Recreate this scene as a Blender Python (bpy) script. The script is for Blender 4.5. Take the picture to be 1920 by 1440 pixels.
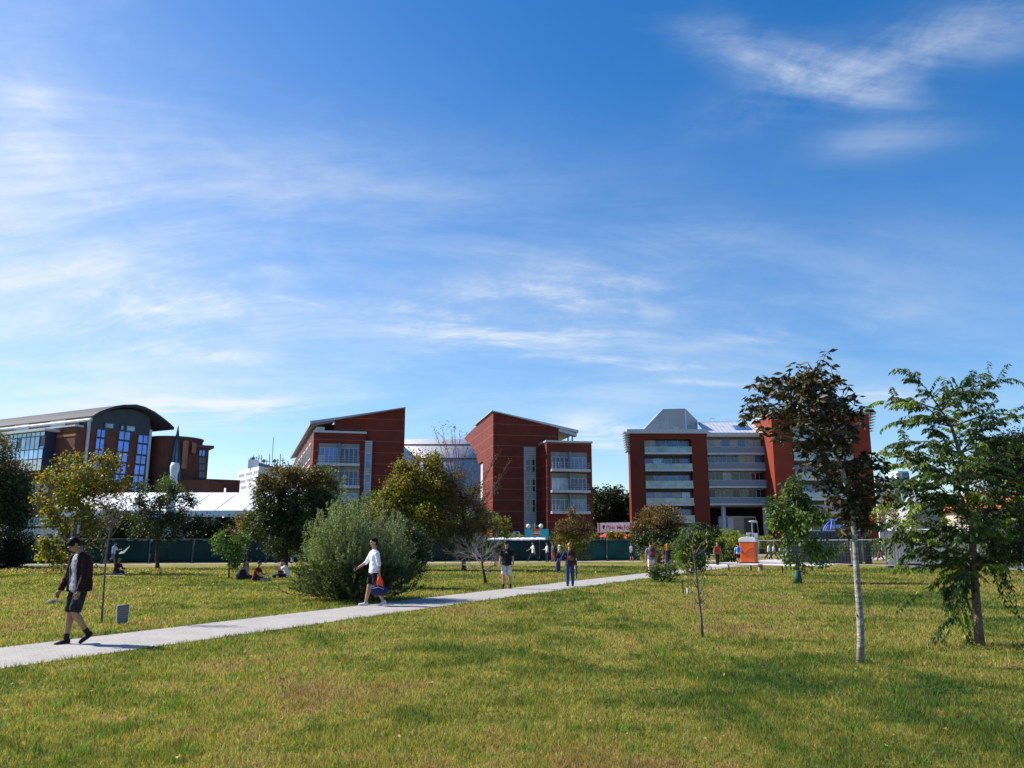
import bpy, math, random
import numpy as np
from mathutils import Vector, Matrix
for o in list(bpy.data.objects): bpy.data.objects.remove(o)
scene = bpy.context.scene
COL = scene.collection
R = math.radians

# ------------------------------------------------------------- camera
FPX = 1498.0                       # focal length in pixels of the 1920 wide photograph
TH = math.atan(300.0 / FPX)        # the horizon lies 300 px under the middle
EYE = 1.65
cd = bpy.data.cameras.new('camera'); cam = bpy.data.objects.new('camera', cd); COL.objects.link(cam)
cd.sensor_width = 36; cd.lens = 36 * FPX / 1920; cd.clip_start = 0.1; cd.clip_end = 6000
cam.location = (0, 0, EYE); cam.rotation_euler = (math.pi / 2 + TH, 0, 0)
scene.camera = cam
scene.render.resolution_x = 1024; scene.render.resolution_y = 768
scene.render.engine = 'CYCLES'
scene.view_settings.view_transform = 'Standard'; scene.view_settings.look = 'None'
scene.view_settings.exposure = 0.85; scene.view_settings.gamma = 1.0

CT, ST = math.cos(TH), math.sin(TH)
def ray(u, v):
    x = (u - 960) / FPX; y = (720 - v) / FPX
    return Vector((x, CT - y * ST, ST + y * CT))
def P(u, v, Y):                    # world point on the sight line of (u, v) at distance Y
    d = ray(u, v); t = Y / d.y
    return Vector((d.x * t, Y, EYE + d.z * t))
def G(u, v, z=0.0):                # point on the ground
    d = ray(u, v); t = (z - EYE) / d.z
    return Vector((d.x * t, d.y * t, z))
def MPP(Y): return Y * 1.01 / FPX  # metres per photo pixel at distance Y

# ------------------------------------------------------------- sun and sky
SUN = Vector((-0.955, 0.295, 0.0)).normalized()
ELEV = R(41)
sdir = Vector((SUN.x * math.cos(ELEV), SUN.y * math.cos(ELEV), math.sin(ELEV)))
ld = bpy.data.lights.new('sun', 'SUN'); ld.energy = 5.0; ld.angle = R(0.53); ld.color = (1.0, 0.93, 0.82)
sun = bpy.data.objects.new('sun', ld); COL.objects.link(sun)
sun.rotation_euler = sdir.to_track_quat('Z', 'Y').to_euler()

def N(nt, typ, **kw):
    n = nt.nodes.new(typ)
    for k, v in kw.items(): setattr(n, k, v)
    return n
world = bpy.data.worlds.new('World'); scene.world = world; world.use_nodes = True
def math_node(nt, op, a, b=None, c=None, clamp=False):
    n = N(nt, 'ShaderNodeMath', operation=op, use_clamp=clamp)
    for i, x in enumerate((a, b, c)):
        if x is None: continue
        if isinstance(x, (int, float)): n.inputs[i].default_value = x
        else: nt.links.new(x, n.inputs[i])
    return n.outputs[0]
def build_world():
    nt = world.node_tree; nt.nodes.clear()
    out = N(nt, 'ShaderNodeOutputWorld'); bg = N(nt, 'ShaderNodeBackground'); bg.inputs[1].default_value = 0.075
    sky = N(nt, 'ShaderNodeTexSky'); sky.sky_type = 'NISHITA'; sky.sun_disc = False
    sky.sun_elevation = ELEV; sky.sun_rotation = math.atan2(SUN.x, SUN.y)
    sky.altitude = 100; sky.air_density = 1.0; sky.dust_density = 0.6; sky.ozone_density = 3.0
    hs = N(nt, 'ShaderNodeHueSaturation'); hs.inputs['Saturation'].default_value = 1.38; hs.inputs['Value'].default_value = 1.30
    hs.inputs['Hue'].default_value = 0.504
    nt.links.new(sky.outputs[0], hs.inputs['Color'])
    tc = N(nt, 'ShaderNodeTexCoord')
    sep = N(nt, 'ShaderNodeSeparateXYZ'); nt.links.new(tc.outputs['Generated'], sep.inputs[0])
    # high thin cloud sheet: the direction projected onto a plane
    zz = math_node(nt, 'ADD', math_node(nt, 'MAXIMUM', sep.outputs[2], 0.0), 0.22)
    px = math_node(nt, 'DIVIDE', sep.outputs[0], zz); py = math_node(nt, 'DIVIDE', sep.outputs[1], zz)
    cmb = N(nt, 'ShaderNodeCombineXYZ'); nt.links.new(px, cmb.inputs[0]); nt.links.new(py, cmb.inputs[1])
    def noise(sx, sy, rot, scale, detail, dist, rough=0.55, off=(0, 0, 0)):
        mp = N(nt, 'ShaderNodeMapping'); mp.inputs['Scale'].default_value = (sx, sy, 1); mp.inputs['Rotation'].default_value = (0, 0, rot)
        mp.inputs['Location'].default_value = off
        nt.links.new(cmb.outputs[0], mp.inputs[0])
        t = N(nt, 'ShaderNodeTexNoise'); t.inputs['Scale'].default_value = scale; t.inputs['Detail'].default_value = detail
        t.inputs['Roughness'].default_value = rough; t.inputs['Distortion'].default_value = dist
        nt.links.new(mp.outputs[0], t.inputs['Vector']); return t.outputs[0]
    n1 = noise(0.55, 1.25, 0.5, 0.9, 9, 0.9, 0.62)
    n2 = noise(0.5, 1.5, 0.3, 1.9, 9, 1.0, 0.66, (3, 1, 0))
    n3 = noise(1.0, 1.0, 0.0, 5.5, 8, 0.6, 0.65, (7, 2, 0))
    wisp = math_node(nt, 'ADD', math_node(nt, 'MULTIPLY', n1, 0.5), math_node(nt, 'MULTIPLY', n2, 0.35))
    wisp = math_node(nt, 'ADD', wisp, math_node(nt, 'MULTIPLY', n3, 0.15))
    def ramp(x, lo, hi):
        m = N(nt, 'ShaderNodeMapRange'); m.interpolation_type = 'SMOOTHSTEP'
        m.inputs[1].default_value = lo; m.inputs[2].default_value = hi
        nt.links.new(x, m.inputs[0]); return m.outputs[0]
    soft = ramp(wisp, 0.30, 0.74); hard = ramp(wisp, 0.43, 0.60)
    def patch(u, v, ru, rv, tilt, amp):            # a bank of cloud in one direction of the sky
        c = ray(u, v).normalized(); r = ray(u + 10, v).normalized() - c; r.normalize()
        up = c.cross(r) * -1; up = r.cross(c).normalized()
        r2 = r * math.cos(tilt) + up * math.sin(tilt); u2 = up * math.cos(tilt) - r * math.sin(tilt)
        tot = None
        for ax, w in ((r2, ru), (u2, rv)):
            d = N(nt, 'ShaderNodeVectorMath', operation='DOT_PRODUCT'); d.inputs[1].default_value = ax * (FPX / w)
            nt.links.new(tc.outputs['Generated'], d.inputs[0])
            q = math_node(nt, 'MULTIPLY', d.outputs['Value'], d.outputs['Value'])
            tot = q if tot is None else math_node(nt, 'ADD', tot, q)
        f = N(nt, 'ShaderNodeVectorMath', operation='DOT_PRODUCT'); f.inputs[1].default_value = c
        nt.links.new(tc.outputs['Generated'], f.inputs[0])
        front = math_node(nt, 'GREATER_THAN', f.outputs['Value'], 0.2)
        e = math_node(nt, 'POWER', 2.71828, math_node(nt, 'MULTIPLY', tot, -1.0))
        return math_node(nt, 'MULTIPLY', math_node(nt, 'MULTIPLY', e, front), amp)
    softp = [patch(60, 420, 300, 260, -0.1, 0.42), patch(560, 380, 420, 110, 0.0, 0.42), patch(1000, 590, 280, 80, 0.12, 0.95),
             patch(260, 570, 280, 60, 0.05, 0.8), patch(1500, 560, 420, 120, 0.1, 0.30), patch(20, 120, 130, 260, 0, 0.28),
             patch(960, 740, 1100, 60, 0, 0.38), patch(1130, 460, 230, 30, 0.05, 0.4)]
    hardp = [patch(1490, 125, 170, 36, -0.30, 0.9), patch(1700, 100, 230, 44, 0.32, 0.75), patch(1020, 575, 190, 48, 0.2, 1.0), patch(900, 600, 170, 40, -.1, .6),
             patch(320, 570, 140, 40, 0.2, 0.9), patch(1150, 678, 110, 9, -0.05, 0.8), patch(380, 665, 90, 14, -0.1, 0.6),
             patch(420, 768, 130, 20, 0.0, 1.0), patch(1125, 815, 85, 28, -0.15, 1.5), patch(300, 770, 200, 30, 0, .6), patch(545, 562, 50, 4, -0.2, 0.8),
             patch(1640, 262, 90, 28, 0.1, 0.30), patch(1480, 620, 140, 14, 0.15, 0.4), patch(1310, 718, 60, 6, -0.1, 0.6),
             patch(1250, 690, 90, 5, 0.03, 0.5), patch(1640, 742, 70, 12, 0.0, 0.8), patch(60, 215, 45, 90, 0.1, 0.45), patch(960, 676, 60, 6, 0, .5)]
    def total(lst):
        a = lst[0]
        for b in lst[1:]: a = math_node(nt, 'ADD', a, b)
        return a
    m = math_node(nt, 'ADD', math_node(nt, 'MULTIPLY', soft, total(softp)), math_node(nt, 'MULTIPLY', hard, total(hardp)))
    veil = total([patch(-120, 480, 430, 330, -0.1, 0.32), patch(500, 660, 1000, 180, 0, 0.17), patch(500, 300, 480, 260, -.3, .09), patch(1150, 480, 500, 160, 0, .06)])
    m = math_node(nt, 'ADD', m, math_node(nt, 'MULTIPLY', veil, math_node(nt, 'ADD', math_node(nt, 'MULTIPLY', hard, .75), .62)))
    m = math_node(nt, 'MULTIPLY', m, 0.92, clamp=True)
    mix = N(nt, 'ShaderNodeMix', data_type='RGBA'); nt.links.new(m, mix.inputs[0])
    nt.links.new(hs.outputs[0], mix.inputs[6]); mix.inputs[7].default_value = (6.4, 6.9, 7.3, 1)
    nt.links.new(mix.outputs[2], bg.inputs[0]); nt.links.new(bg.outputs[0], out.inputs[0])
build_world()

# ------------------------------------------------------------- materials
MATS = {}
def mat(name, col, rough=0.7, metal=0.0, var=0.12, vscale=3.0, bump=0.0, bscale=30.0, ior=None, spec=None, fine=0.0):
    if name in MATS: return MATS[name]
    m = bpy.data.materials.new(name); m.use_nodes = True; nt = m.node_tree
    b = nt.nodes['Principled BSDF']; b.inputs['Roughness'].default_value = rough; b.inputs['Metallic'].default_value = metal
    if ior: b.inputs['IOR'].default_value = ior
    if spec is None and rough >= .6: spec = .22
    if spec is not None: b.inputs['Specular IOR Level'].default_value = spec
    tc = N(nt, 'ShaderNodeTexCoord')
    t = N(nt, 'ShaderNodeTexNoise'); t.inputs['Scale'].default_value = vscale; t.inputs['Detail'].default_value = 6
    nt.links.new(tc.outputs['Object'], t.inputs['Vector'])
    mr = N(nt, 'ShaderNodeMapRange'); mr.inputs[1].default_value = 0.3; mr.inputs[2].default_value = 0.7
    mr.inputs[3].default_value = 1 - var; mr.inputs[4].default_value = 1 + var; nt.links.new(t.outputs[0], mr.inputs[0])
    vm = N(nt, 'ShaderNodeVectorMath', operation='SCALE'); vm.inputs[0].default_value = col[:3]; nt.links.new(mr.outputs[0], vm.inputs['Scale'])
    nt.links.new(vm.outputs[0], b.inputs['Base Color'])
    if bump > 0:
        t2 = N(nt, 'ShaderNodeTexNoise'); t2.inputs['Scale'].default_value = bscale; t2.inputs['Detail'].default_value = 4
        nt.links.new(tc.outputs['Object'], t2.inputs['Vector'])
        bp = N(nt, 'ShaderNodeBump'); bp.inputs['Strength'].default_value = bump; bp.inputs['Distance'].default_value = 0.03
        nt.links.new(t2.outputs[0], bp.inputs['Height']); nt.links.new(bp.outputs[0], b.inputs['Normal'])
    MATS[name] = m; return m
def stripes(name, col, col2, axis, period, frac=0.08, rough=0.7, metal=0.0, var=0.1, off=0.0, bump=0.3):
    """panelled wall: thin joints every `period` metres along an axis (0,1,2) or an (x,y) direction"""
    if name in MATS: return MATS[name]
    m = mat(name, col, rough, metal, var, 0.6); nt = m.node_tree; b = nt.nodes['Principled BSDF']
    tc = N(nt, 'ShaderNodeTexCoord'); d = N(nt, 'ShaderNodeVectorMath', operation='DOT_PRODUCT')
    ax = [(1, 0, 0), (0, 1, 0), (0, 0, 1)][axis] if isinstance(axis, int) else (axis[0], axis[1], 0)
    d.inputs[1].default_value = ax; nt.links.new(tc.outputs['Object'], d.inputs[0])
    x = math_node(nt, 'ADD', math_node(nt, 'DIVIDE', d.outputs['Value'], period), 100.0 + off)
    fr = math_node(nt, 'FRACT', x); lt = math_node(nt, 'LESS_THAN', fr, frac)
    src = b.inputs['Base Color'].links[0].from_socket
    mx = N(nt, 'ShaderNodeMix', data_type='RGBA'); nt.links.new(lt, mx.inputs[0]); nt.links.new(src, mx.inputs[6]); mx.inputs[7].default_value = (*col2, 1)
    nt.links.new(mx.outputs[2], b.inputs['Base Color'])
    # every panel a slightly different tone
    wn = N(nt, 'ShaderNodeTexWhiteNoise', noise_dimensions='1D'); nt.links.new(math_node(nt, 'FLOOR', x), wn.inputs['W'])
    bp = N(nt, 'ShaderNodeBump'); bp.inputs['Strength'].default_value = bump; bp.inputs['Distance'].default_value = 0.05
    nt.links.new(lt, bp.inputs['Height']); bp.invert = True; nt.links.new(bp.outputs[0], b.inputs['Normal'])
    return m
def brick(name, c1, c2, mortar):
    if name in MATS: return MATS[name]
    m = bpy.data.materials.new(name); m.use_nodes = True; nt = m.node_tree; b = nt.nodes['Principled BSDF']; b.inputs['Roughness'].default_value = 0.85
    tc = N(nt, 'ShaderNodeTexCoord'); sp = N(nt, 'ShaderNodeSeparateXYZ'); nt.links.new(tc.outputs['Object'], sp.inputs[0])
    cb = N(nt, 'ShaderNodeCombineXYZ'); nt.links.new(math_node(nt, 'ADD', sp.outputs[0], sp.outputs[1]), cb.inputs[0]); nt.links.new(sp.outputs[2], cb.inputs[1])
    t = N(nt, 'ShaderNodeTexBrick'); t.inputs['Scale'].default_value = 2.2; t.inputs['Color1'].default_value = (*c1, 1); t.inputs['Color2'].default_value = (*c2, 1)
    t.inputs['Mortar'].default_value = (*mortar, 1); t.inputs['Mortar Size'].default_value = 0.02; nt.links.new(cb.outputs[0], t.inputs['Vector'])
    n = N(nt, 'ShaderNodeTexNoise'); n.inputs['Scale'].default_value = 0.7; n.inputs['Detail'].default_value = 6; nt.links.new(tc.outputs['Object'], n.inputs['Vector'])
    mr = N(nt, 'ShaderNodeMapRange'); mr.inputs[1].default_value = .3; mr.inputs[2].default_value = .7; mr.inputs[3].default_value = .75; mr.inputs[4].default_value = 1.25
    nt.links.new(n.outputs[0], mr.inputs[0])
    s = N(nt, 'ShaderNodeVectorMath', operation='SCALE'); nt.links.new(t.outputs[0], s.inputs[0]); nt.links.new(mr.outputs[0], s.inputs['Scale'])
    nt.links.new(s.outputs[0], b.inputs['Base Color']); MATS[name] = m; return m
def glass(name, col=(0.03, 0.05, 0.09), ior=2.2, rough=0.04):
    if name in MATS: return MATS[name]
    m = mat(name, col, rough, 0, 0.5, 0.8, 0.02, 0.7, ior=ior); return m
def attr_mat(name, trans=0.35, rough=0.55, spec=0.4):
    """leaf colour stored per leaf on the mesh"""
    m = bpy.data.materials.new(name); m.use_nodes = True; nt = m.node_tree; b = nt.nodes['Principled BSDF']
    a = N(nt, 'ShaderNodeAttribute'); a.attribute_name = 'Col'; nt.links.new(a.outputs['Color'], b.inputs['Base Color'])
    b.inputs['Roughness'].default_value = rough; b.inputs['Specular IOR Level'].default_value = spec
    tr = N(nt, 'ShaderNodeBsdfTranslucent'); sc = N(nt, 'ShaderNodeVectorMath', operation='MULTIPLY'); sc.inputs[1].default_value = (1.9, 2.1, 0.8)
    nt.links.new(a.outputs['Color'], sc.inputs[0]); nt.links.new(sc.outputs[0], tr.inputs[0])
    mx = N(nt, 'ShaderNodeMixShader'); mx.inputs[0].default_value = trans
    nt.links.new(b.outputs[0], mx.inputs[1]); nt.links.new(tr.outputs[0], mx.inputs[2])
    nt.links.new(mx.outputs[0], nt.nodes['Material Output'].inputs[0]); MATS[name] = m; return m
LEAF = attr_mat('foliage', 0.26)
LEAFD = attr_mat('foliage_dull', 0.15, 0.6, 0.3)

# ------------------------------------------------------------- mesh helpers
ORG = {}
def tag(o, label=None, cat=None, group=None, kind=None):
    if label: o['label'] = label
    if cat: o['category'] = cat
    if group: o['group'] = group
    if kind: o['kind'] = kind
    return o
def thing(name, label, cat, loc=(0, 0, 0), rz=0.0, group=None):
    o = bpy.data.objects.new(name, None); COL.objects.link(o); o.location = loc; o.rotation_euler = (0, 0, rz)
    o.empty_display_size = 0.3; ORG[o] = Vector(loc); return tag(o, label, cat, group)
class MB:
    def __init__(s): s.v = []; s.f = []
    def add(s, vs, fs):
        n = len(s.v); s.v += [tuple(p) for p in vs]; s.f += [tuple(i + n for i in f) for f in fs]; return s
    def box(s, c, d, ax=None):     # centre, full size, optional (x,y) unit direction of its length
        a = Vector((ax[0], ax[1], 0)) if ax else Vector((1, 0, 0)); b = Vector((-a.y, a.x, 0)); c = Vector(c)
        vs = [c + a * (i * d[0] / 2) + b * (j * d[1] / 2) + Vector((0, 0, k * d[2] / 2)) for k in (-1, 1) for j in (-1, 1) for i in (-1, 1)]
        return s.add(vs, [(0, 2, 3, 1), (4, 5, 7, 6), (0, 1, 5, 4), (1, 3, 7, 5), (3, 2, 6, 7), (2, 0, 4, 6)])
    def hexa(s, b4, t4):
        return s.add(list(b4) + list(t4), [(3, 2, 1, 0), (4, 5, 6, 7), (0, 1, 5, 4), (1, 2, 6, 5), (2, 3, 7, 6), (3, 0, 4, 7)])
    def prism(s, poly, ext):       # polygon of 3-D points extruded by a vector
        n = len(poly); e = Vector(ext); a = [Vector(p) for p in poly]
        fs = [tuple(range(n))[::-1], tuple(range(n, 2 * n))] + [(i, (i + 1) % n, n + (i + 1) % n, n + i) for i in range(n)]
        return s.add(a + [p + e for p in a], fs)
    def tube(s, pts, rad, seg=8, cap=True):
        pts = [Vector(p) for p in pts]; n = len(pts)
        if isinstance(rad, (int, float)): rad = [rad] * n
        rings = []; ref = None
        for i, p in enumerate(pts):
            t = (pts[min(i + 1, n - 1)] - pts[max(i - 1, 0)]); t = t.normalized() if t.length > 1e-9 else Vector((0, 0, 1))
            if ref is None: ref = t.orthogonal().normalized()
            x = (ref - t * ref.dot(t)); x = x.normalized() if x.length > 1e-6 else t.orthogonal().normalized(); ref = x; y = t.cross(x)
            rings.append([p + (x * math.cos(2 * math.pi * k / seg) + y * math.sin(2 * math.pi * k / seg)) * rad[i] for k in range(seg)])
        vs = [q for r in rings for q in r]; fs = []
        for i in range(n - 1):
            for k in range(seg):
                a = i * seg + k; b = i * seg + (k + 1) % seg; fs.append((a, b, b + seg, a + seg))
        if cap: fs += [tuple(range(seg))[::-1], tuple((n - 1) * seg + k for k in range(seg))]
        return s.add(vs, fs)
    def loft(s, pts, rx, ry, side, seg=14):     # elliptical rings, round ends
        pts = [Vector(p) for p in pts]; n = len(pts); side = Vector(side)
        P0 = []; 
        def ring(p, t, a, b):
            x = side - t * side.dot(t); x.normalize(); y = t.cross(x)
            return [p + x * (a * math.cos(2 * math.pi * k / seg)) + y * (b * math.sin(2 * math.pi * k / seg)) for k in range(seg)]
        T = []
        for i in range(n):
            t = pts[min(i + 1, n - 1)] - pts[max(i - 1, 0)]; T.append(t.normalized())
        rings = [ring(pts[0] - T[0] * min(rx[0], ry[0]) * 0.28, T[0], rx[0] * .78, ry[0] * .78)]
        for i in range(n): rings.append(ring(pts[i], T[i], rx[i], ry[i]))
        rings.append(ring(pts[-1] + T[-1] * min(rx[-1], ry[-1]) * 0.28, T[-1], rx[-1] * .78, ry[-1] * .78))
        vs = [q for r in rings for q in r]; fs = []
        for i in range(len(rings) - 1):
            for k in range(seg):
                a = i * seg + k; b = i * seg + (k + 1) % seg; fs.append((a, b, b + seg, a + seg))
        fs += [tuple(range(seg))[::-1], tuple((len(rings) - 1) * seg + k for k in range(seg))]
        return s.add(vs, fs)
    def ell(s, c, r, rot=None, seg=14, rings=9):
        c = Vector(c); vs = []; fs = []
        for i in range(1, rings):
            ph = math.pi * i / rings
            for k in range(seg):
                a = 2 * math.pi * k / seg; p = Vector((r[0] * math.sin(ph) * math.cos(a), r[1] * math.sin(ph) * math.sin(a), r[2] * math.cos(ph)))
                vs.append(c + (rot @ p if rot else p))
        for i in range(rings - 2):
            for k in range(seg):
                a = i * seg + k; b = i * seg + (k + 1) % seg; fs.append((a, a + seg, b + seg, b))
        top = len(vs); pz = Vector((0, 0, r[2])); vs.append(c + (rot @ pz if rot else pz)); vs.append(c - (rot @ pz if rot else pz))
        for k in range(seg):
            fs.append((top, k, (k + 1) % seg)); l = (rings - 2) * seg; fs.append((top + 1, l + (k + 1) % seg, l + k))
        return s.add(vs, fs)
    def build(s, name, m, parent=None, smooth=False, local=False, bevel=0.0):
        me = bpy.data.meshes.new(name); org = Vector((0, 0, 0))
        if parent is not None and not local: org = ORG.get(parent, Vector((0, 0, 0)))
        me.from_pydata([(p[0] - org[0], p[1] - org[1], p[2] - org[2]) for p in s.v], [], s.f); me.update()
        me.materials.append(m)
        if smooth: me.shade_smooth()
        o = bpy.data.objects.new(name, me); COL.objects.link(o)
        if parent is not None: o.parent = parent; ORG[o] = ORG.get(parent, Vector((0, 0, 0)))
        if bevel > 0:
            b = o.modifiers.new('bevel', 'BEVEL'); b.width = bevel; b.segments = 2; b.limit_method = 'ANGLE'
        return o
def np_mesh(name, verts, faces_flat, nper, m, cols=None, parent=None, smooth=False, org=None):
    """big meshes of identical polygons; cols: one colour per polygon"""
    me = bpy.data.meshes.new(name); nv = len(verts); nf = len(faces_flat) // nper
    v = np.asarray(verts, dtype=np.float32).reshape(-1, 3)
    if org is not None: v = v - np.array(org, dtype=np.float32)
    me.vertices.add(nv); me.vertices.foreach_set('co', v.ravel())
    me.loops.add(nf * nper); me.loops.foreach_set('vertex_index', np.asarray(faces_flat, dtype=np.int32))
    me.polygons.add(nf); me.polygons.foreach_set('loop_start', np.arange(0, nf * nper, nper, dtype=np.int32))
    me.update(calc_edges=True)
    if cols is not None:
        a = me.attributes.new('Col', 'FLOAT_COLOR', 'FACE'); c = np.ones((nf, 4), dtype=np.float32); c[:, :3] = cols; a.data.foreach_set('color', c.ravel())
    me.materials.append(m)
    if smooth: me.shade_smooth()
    o = bpy.data.objects.new(name, me); COL.objects.link(o)
    if parent is not None: o.parent = parent
    return o
def text(s, name, size, m, origin, right, up, parent, depth=0.02, spacing=1.0, bold=0.0):
    c = bpy.data.curves.new(name, 'FONT'); c.body = s; c.size = size; c.extrude = depth / 2; c.space_character = spacing; c.offset = bold
    t = bpy.data.objects.new('tmp', c); COL.objects.link(t); bpy.context.view_layer.update()
    me = bpy.data.meshes.new_from_object(t.evaluated_get(bpy.context.evaluated_depsgraph_get())); bpy.data.objects.remove(t)
    r = Vector(right).normalized(); q = Vector(up).normalized(); n = r.cross(q); M = Matrix((r, q, n)).transposed().to_4x4()
    org = ORG.get(parent, Vector((0, 0, 0))) if parent else Vector((0, 0, 0))
    M.translation = Vector(origin) - org; me.transform(M); me.materials.clear(); me.materials.append(m)
    o = bpy.data.objects.new(name, me); COL.objects.link(o)
    if parent: o.parent = parent; ORG[o] = org
    return o
class Facade:
    """vertical wall plane through plan points A and B; n points outwards (towards the viewer's side)"""
    def __init__(s, A, B):
        s.A = Vector((A[0], A[1], 0)); d = Vector((B[0], B[1], 0)) - s.A; s.L = d.length; s.d = d.normalized(); s.n = Vector((s.d.y, -s.d.x, 0))
    def px(s, u, v):
        r = ray(u, v); o = Vector((0, 0, EYE)); t = (s.A - o).dot(s.n) / r.dot(s.n); p = o + r * t
        return (p - s.A).dot(s.d), p.z
    def pt(s, a, z, out=0.0): return s.A + s.d * a + Vector((0, 0, z)) + s.n * out
    def box(s, mb, s0, s1, z0, z1, o0, o1):
        b = [s.pt(s0, z0, o0), s.pt(s0, z0, o1), s.pt(s1, z0, o1), s.pt(s1, z0, o0)]
        t = [p + Vector((0, 0, z1 - z0)) for p in b]
        return mb.hexa(b, t)
    def window(s, root, s0, s1, z0, z1, o, nx, ny, fm, gm, fw=0.07, name='window', splits=None):
        if s1 < s0: s0, s1 = s1, s0
        if z1 < z0: z0, z1 = z1, z0
        mb = MB(); d = 0.08
        s.box(mb, s0, s0 + fw, z0, z1, o, o + d); s.box(mb, s1 - fw, s1, z0, z1, o, o + d)
        s.box(mb, s0 + fw, s1 - fw, z0, z0 + fw, o, o + d - .003); s.box(mb, s0 + fw, s1 - fw, z1 - fw, z1, o, o + d - .003)
        for i in range(1, nx):
            c = s0 + (s1 - s0) * i / nx; s.box(mb, c - fw / 2, c + fw / 2, z0 + fw, z1 - fw, o, o + d - .006)
        for j in range(1, ny):
            c = z0 + (z1 - z0) * j / ny; s.box(mb, s0 + fw, s1 - fw, c - fw / 2, c + fw / 2, o, o + d - .009)
        f = mb.build(name, fm, root); g = MB(); s.box(g, s0 + fw * .5, s1 - fw * .5, z0 + fw * .5, z1 - fw * .5, o + .01, o + .03)
        p = g.build('pane', gm, f); return f

# ============================================================= THE SETTING
def lawn_color(nt, pos):
    """patchy autumn lawn: green, olive, straw and brown by place"""
    def ns(scale, det, rough=0.55, off=(0, 0, 0), sx=1.0, sy=1.0):
        mp = N(nt, 'ShaderNodeMapping'); mp.inputs['Location'].default_value = off; mp.inputs['Scale'].default_value = (sx, sy, 0.0); nt.links.new(pos, mp.inputs[0])
        t = N(nt, 'ShaderNodeTexNoise'); t.inputs['Scale'].default_value = scale; t.inputs['Detail'].default_value = det; t.inputs['Roughness'].default_value = rough
        nt.links.new(mp.outputs[0], t.inputs['Vector']); return t.outputs[0]
    a = ns(0.16, 5, 0.6, (3.1, 1.7, 0), 1, 0.8); b = ns(0.75, 6, 0.65, (11, 5, 0), 1, 0.8); c = ns(4.5, 4, 0.6); d = ns(24, 3, 0.7, (5, 5, 0))
    x = math_node(nt, 'ADD', math_node(nt, 'MULTIPLY', a, 0.42), math_node(nt, 'MULTIPLY', b, 0.34))
    x = math_node(nt, 'ADD', x, math_node(nt, 'MULTIPLY', c, 0.14)); x = math_node(nt, 'ADD', x, math_node(nt, 'MULTIPLY', d, 0.10))
    r = N(nt, 'ShaderNodeValToRGB'); nt.links.new(x, r.inputs[0]); e = r.color_ramp.elements
    e[0].position = 0.41; e[0].color = (0.045, 0.085, 0.012, 1); e[1].position = 0.60; e[1].color = (0.22, 0.135, 0.058, 1)
    for p, cc in ((0.445, (0.090, 0.112, 0.017, 1)), (0.48, (0.160, 0.158, 0.028, 1)), (0.515, (0.265, 0.228, 0.052, 1)), (0.555, (0.275, 0.190, 0.072, 1))):
        q = e.new(p); q.color = cc
    return r.outputs[0], c, d
def lawn_material():
    m = bpy.data.materials.new('lawn'); m.use_nodes = True; nt = m.node_tree; b = nt.nodes['Principled BSDF']; b.inputs['Roughness'].default_value = 0.9
    b.inputs['Specular IOR Level'].default_value = 0.15
    g = N(nt, 'ShaderNodeNewGeometry'); col, c, d = lawn_color(nt, g.outputs['Position'])
    mp = N(nt, 'ShaderNodeMapping'); nt.links.new(g.outputs['Position'], mp.inputs[0])
    f = N(nt, 'ShaderNodeTexNoise'); f.inputs['Scale'].default_value = 9; f.inputs['Detail'].default_value = 8; f.inputs['Roughness'].default_value = 0.75; nt.links.new(mp.outputs[0], f.inputs['Vector'])
    mr = N(nt, 'ShaderNodeMapRange'); mr.inputs[1].default_value = .35; mr.inputs[2].default_value = .65; mr.inputs[3].default_value = .55; mr.inputs[4].default_value = 1.15; nt.links.new(f.outputs[0], mr.inputs[0])
    s = N(nt, 'ShaderNodeVectorMath', operation='SCALE'); nt.links.new(col, s.inputs[0]); nt.links.new(mr.outputs[0], s.inputs['Scale']); nt.links.new(s.outputs[0], b.inputs['Base Color'])
    bp = N(nt, 'ShaderNodeBump'); bp.inputs['Strength'].default_value = 0.9; bp.inputs['Distance'].default_value = 0.05; nt.links.new(f.outputs[0], bp.inputs['Height']); nt.links.new(bp.outputs[0], b.inputs['Normal'])
    return m
def blade_material():
    m = bpy.data.materials.new('grass_blades'); m.use_nodes = True; nt = m.node_tree; b = nt.nodes['Principled BSDF']; b.inputs['Roughness'].default_value = 0.6
    b.inputs['Specular IOR Level'].default_value = 0.25
    g = N(nt, 'ShaderNodeNewGeometry'); col, c, d = lawn_color(nt, g.outputs['Position'])
    a = N(nt, 'ShaderNodeAttribute'); a.attribute_name = 'Col'
    s = N(nt, 'ShaderNodeVectorMath', operation='MULTIPLY'); nt.links.new(col, s.inputs[0]); nt.links.new(a.outputs['Color'], s.inputs[1]); nt.links.new(s.outputs[0], b.inputs['Base Color'])
    tr = N(nt, 'ShaderNodeBsdfTranslucent'); s2 = N(nt, 'ShaderNodeVectorMath', operation='MULTIPLY'); s2.inputs[1].default_value = (1.5, 1.6, 0.8); nt.links.new(s.outputs[0], s2.inputs[0]); nt.links.new(s2.outputs[0], tr.inputs[0])
    mx = N(nt, 'ShaderNodeMixShader'); mx.inputs[0].default_value = 0.4; nt.links.new(b.outputs[0], mx.inputs[1]); nt.links.new(tr.outputs[0], mx.inputs[2]); nt.links.new(mx.outputs[0], nt.nodes['Material Output'].inputs[0])
    return m
g = MB(); g.add([(-2500, -600, 0), (2500, -600, 0), (2500, 3500, 0), (-2500, 3500, 0)], [(0, 1, 2, 3)])
tag(g.build('lawn', lawn_material()), kind='structure')

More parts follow.
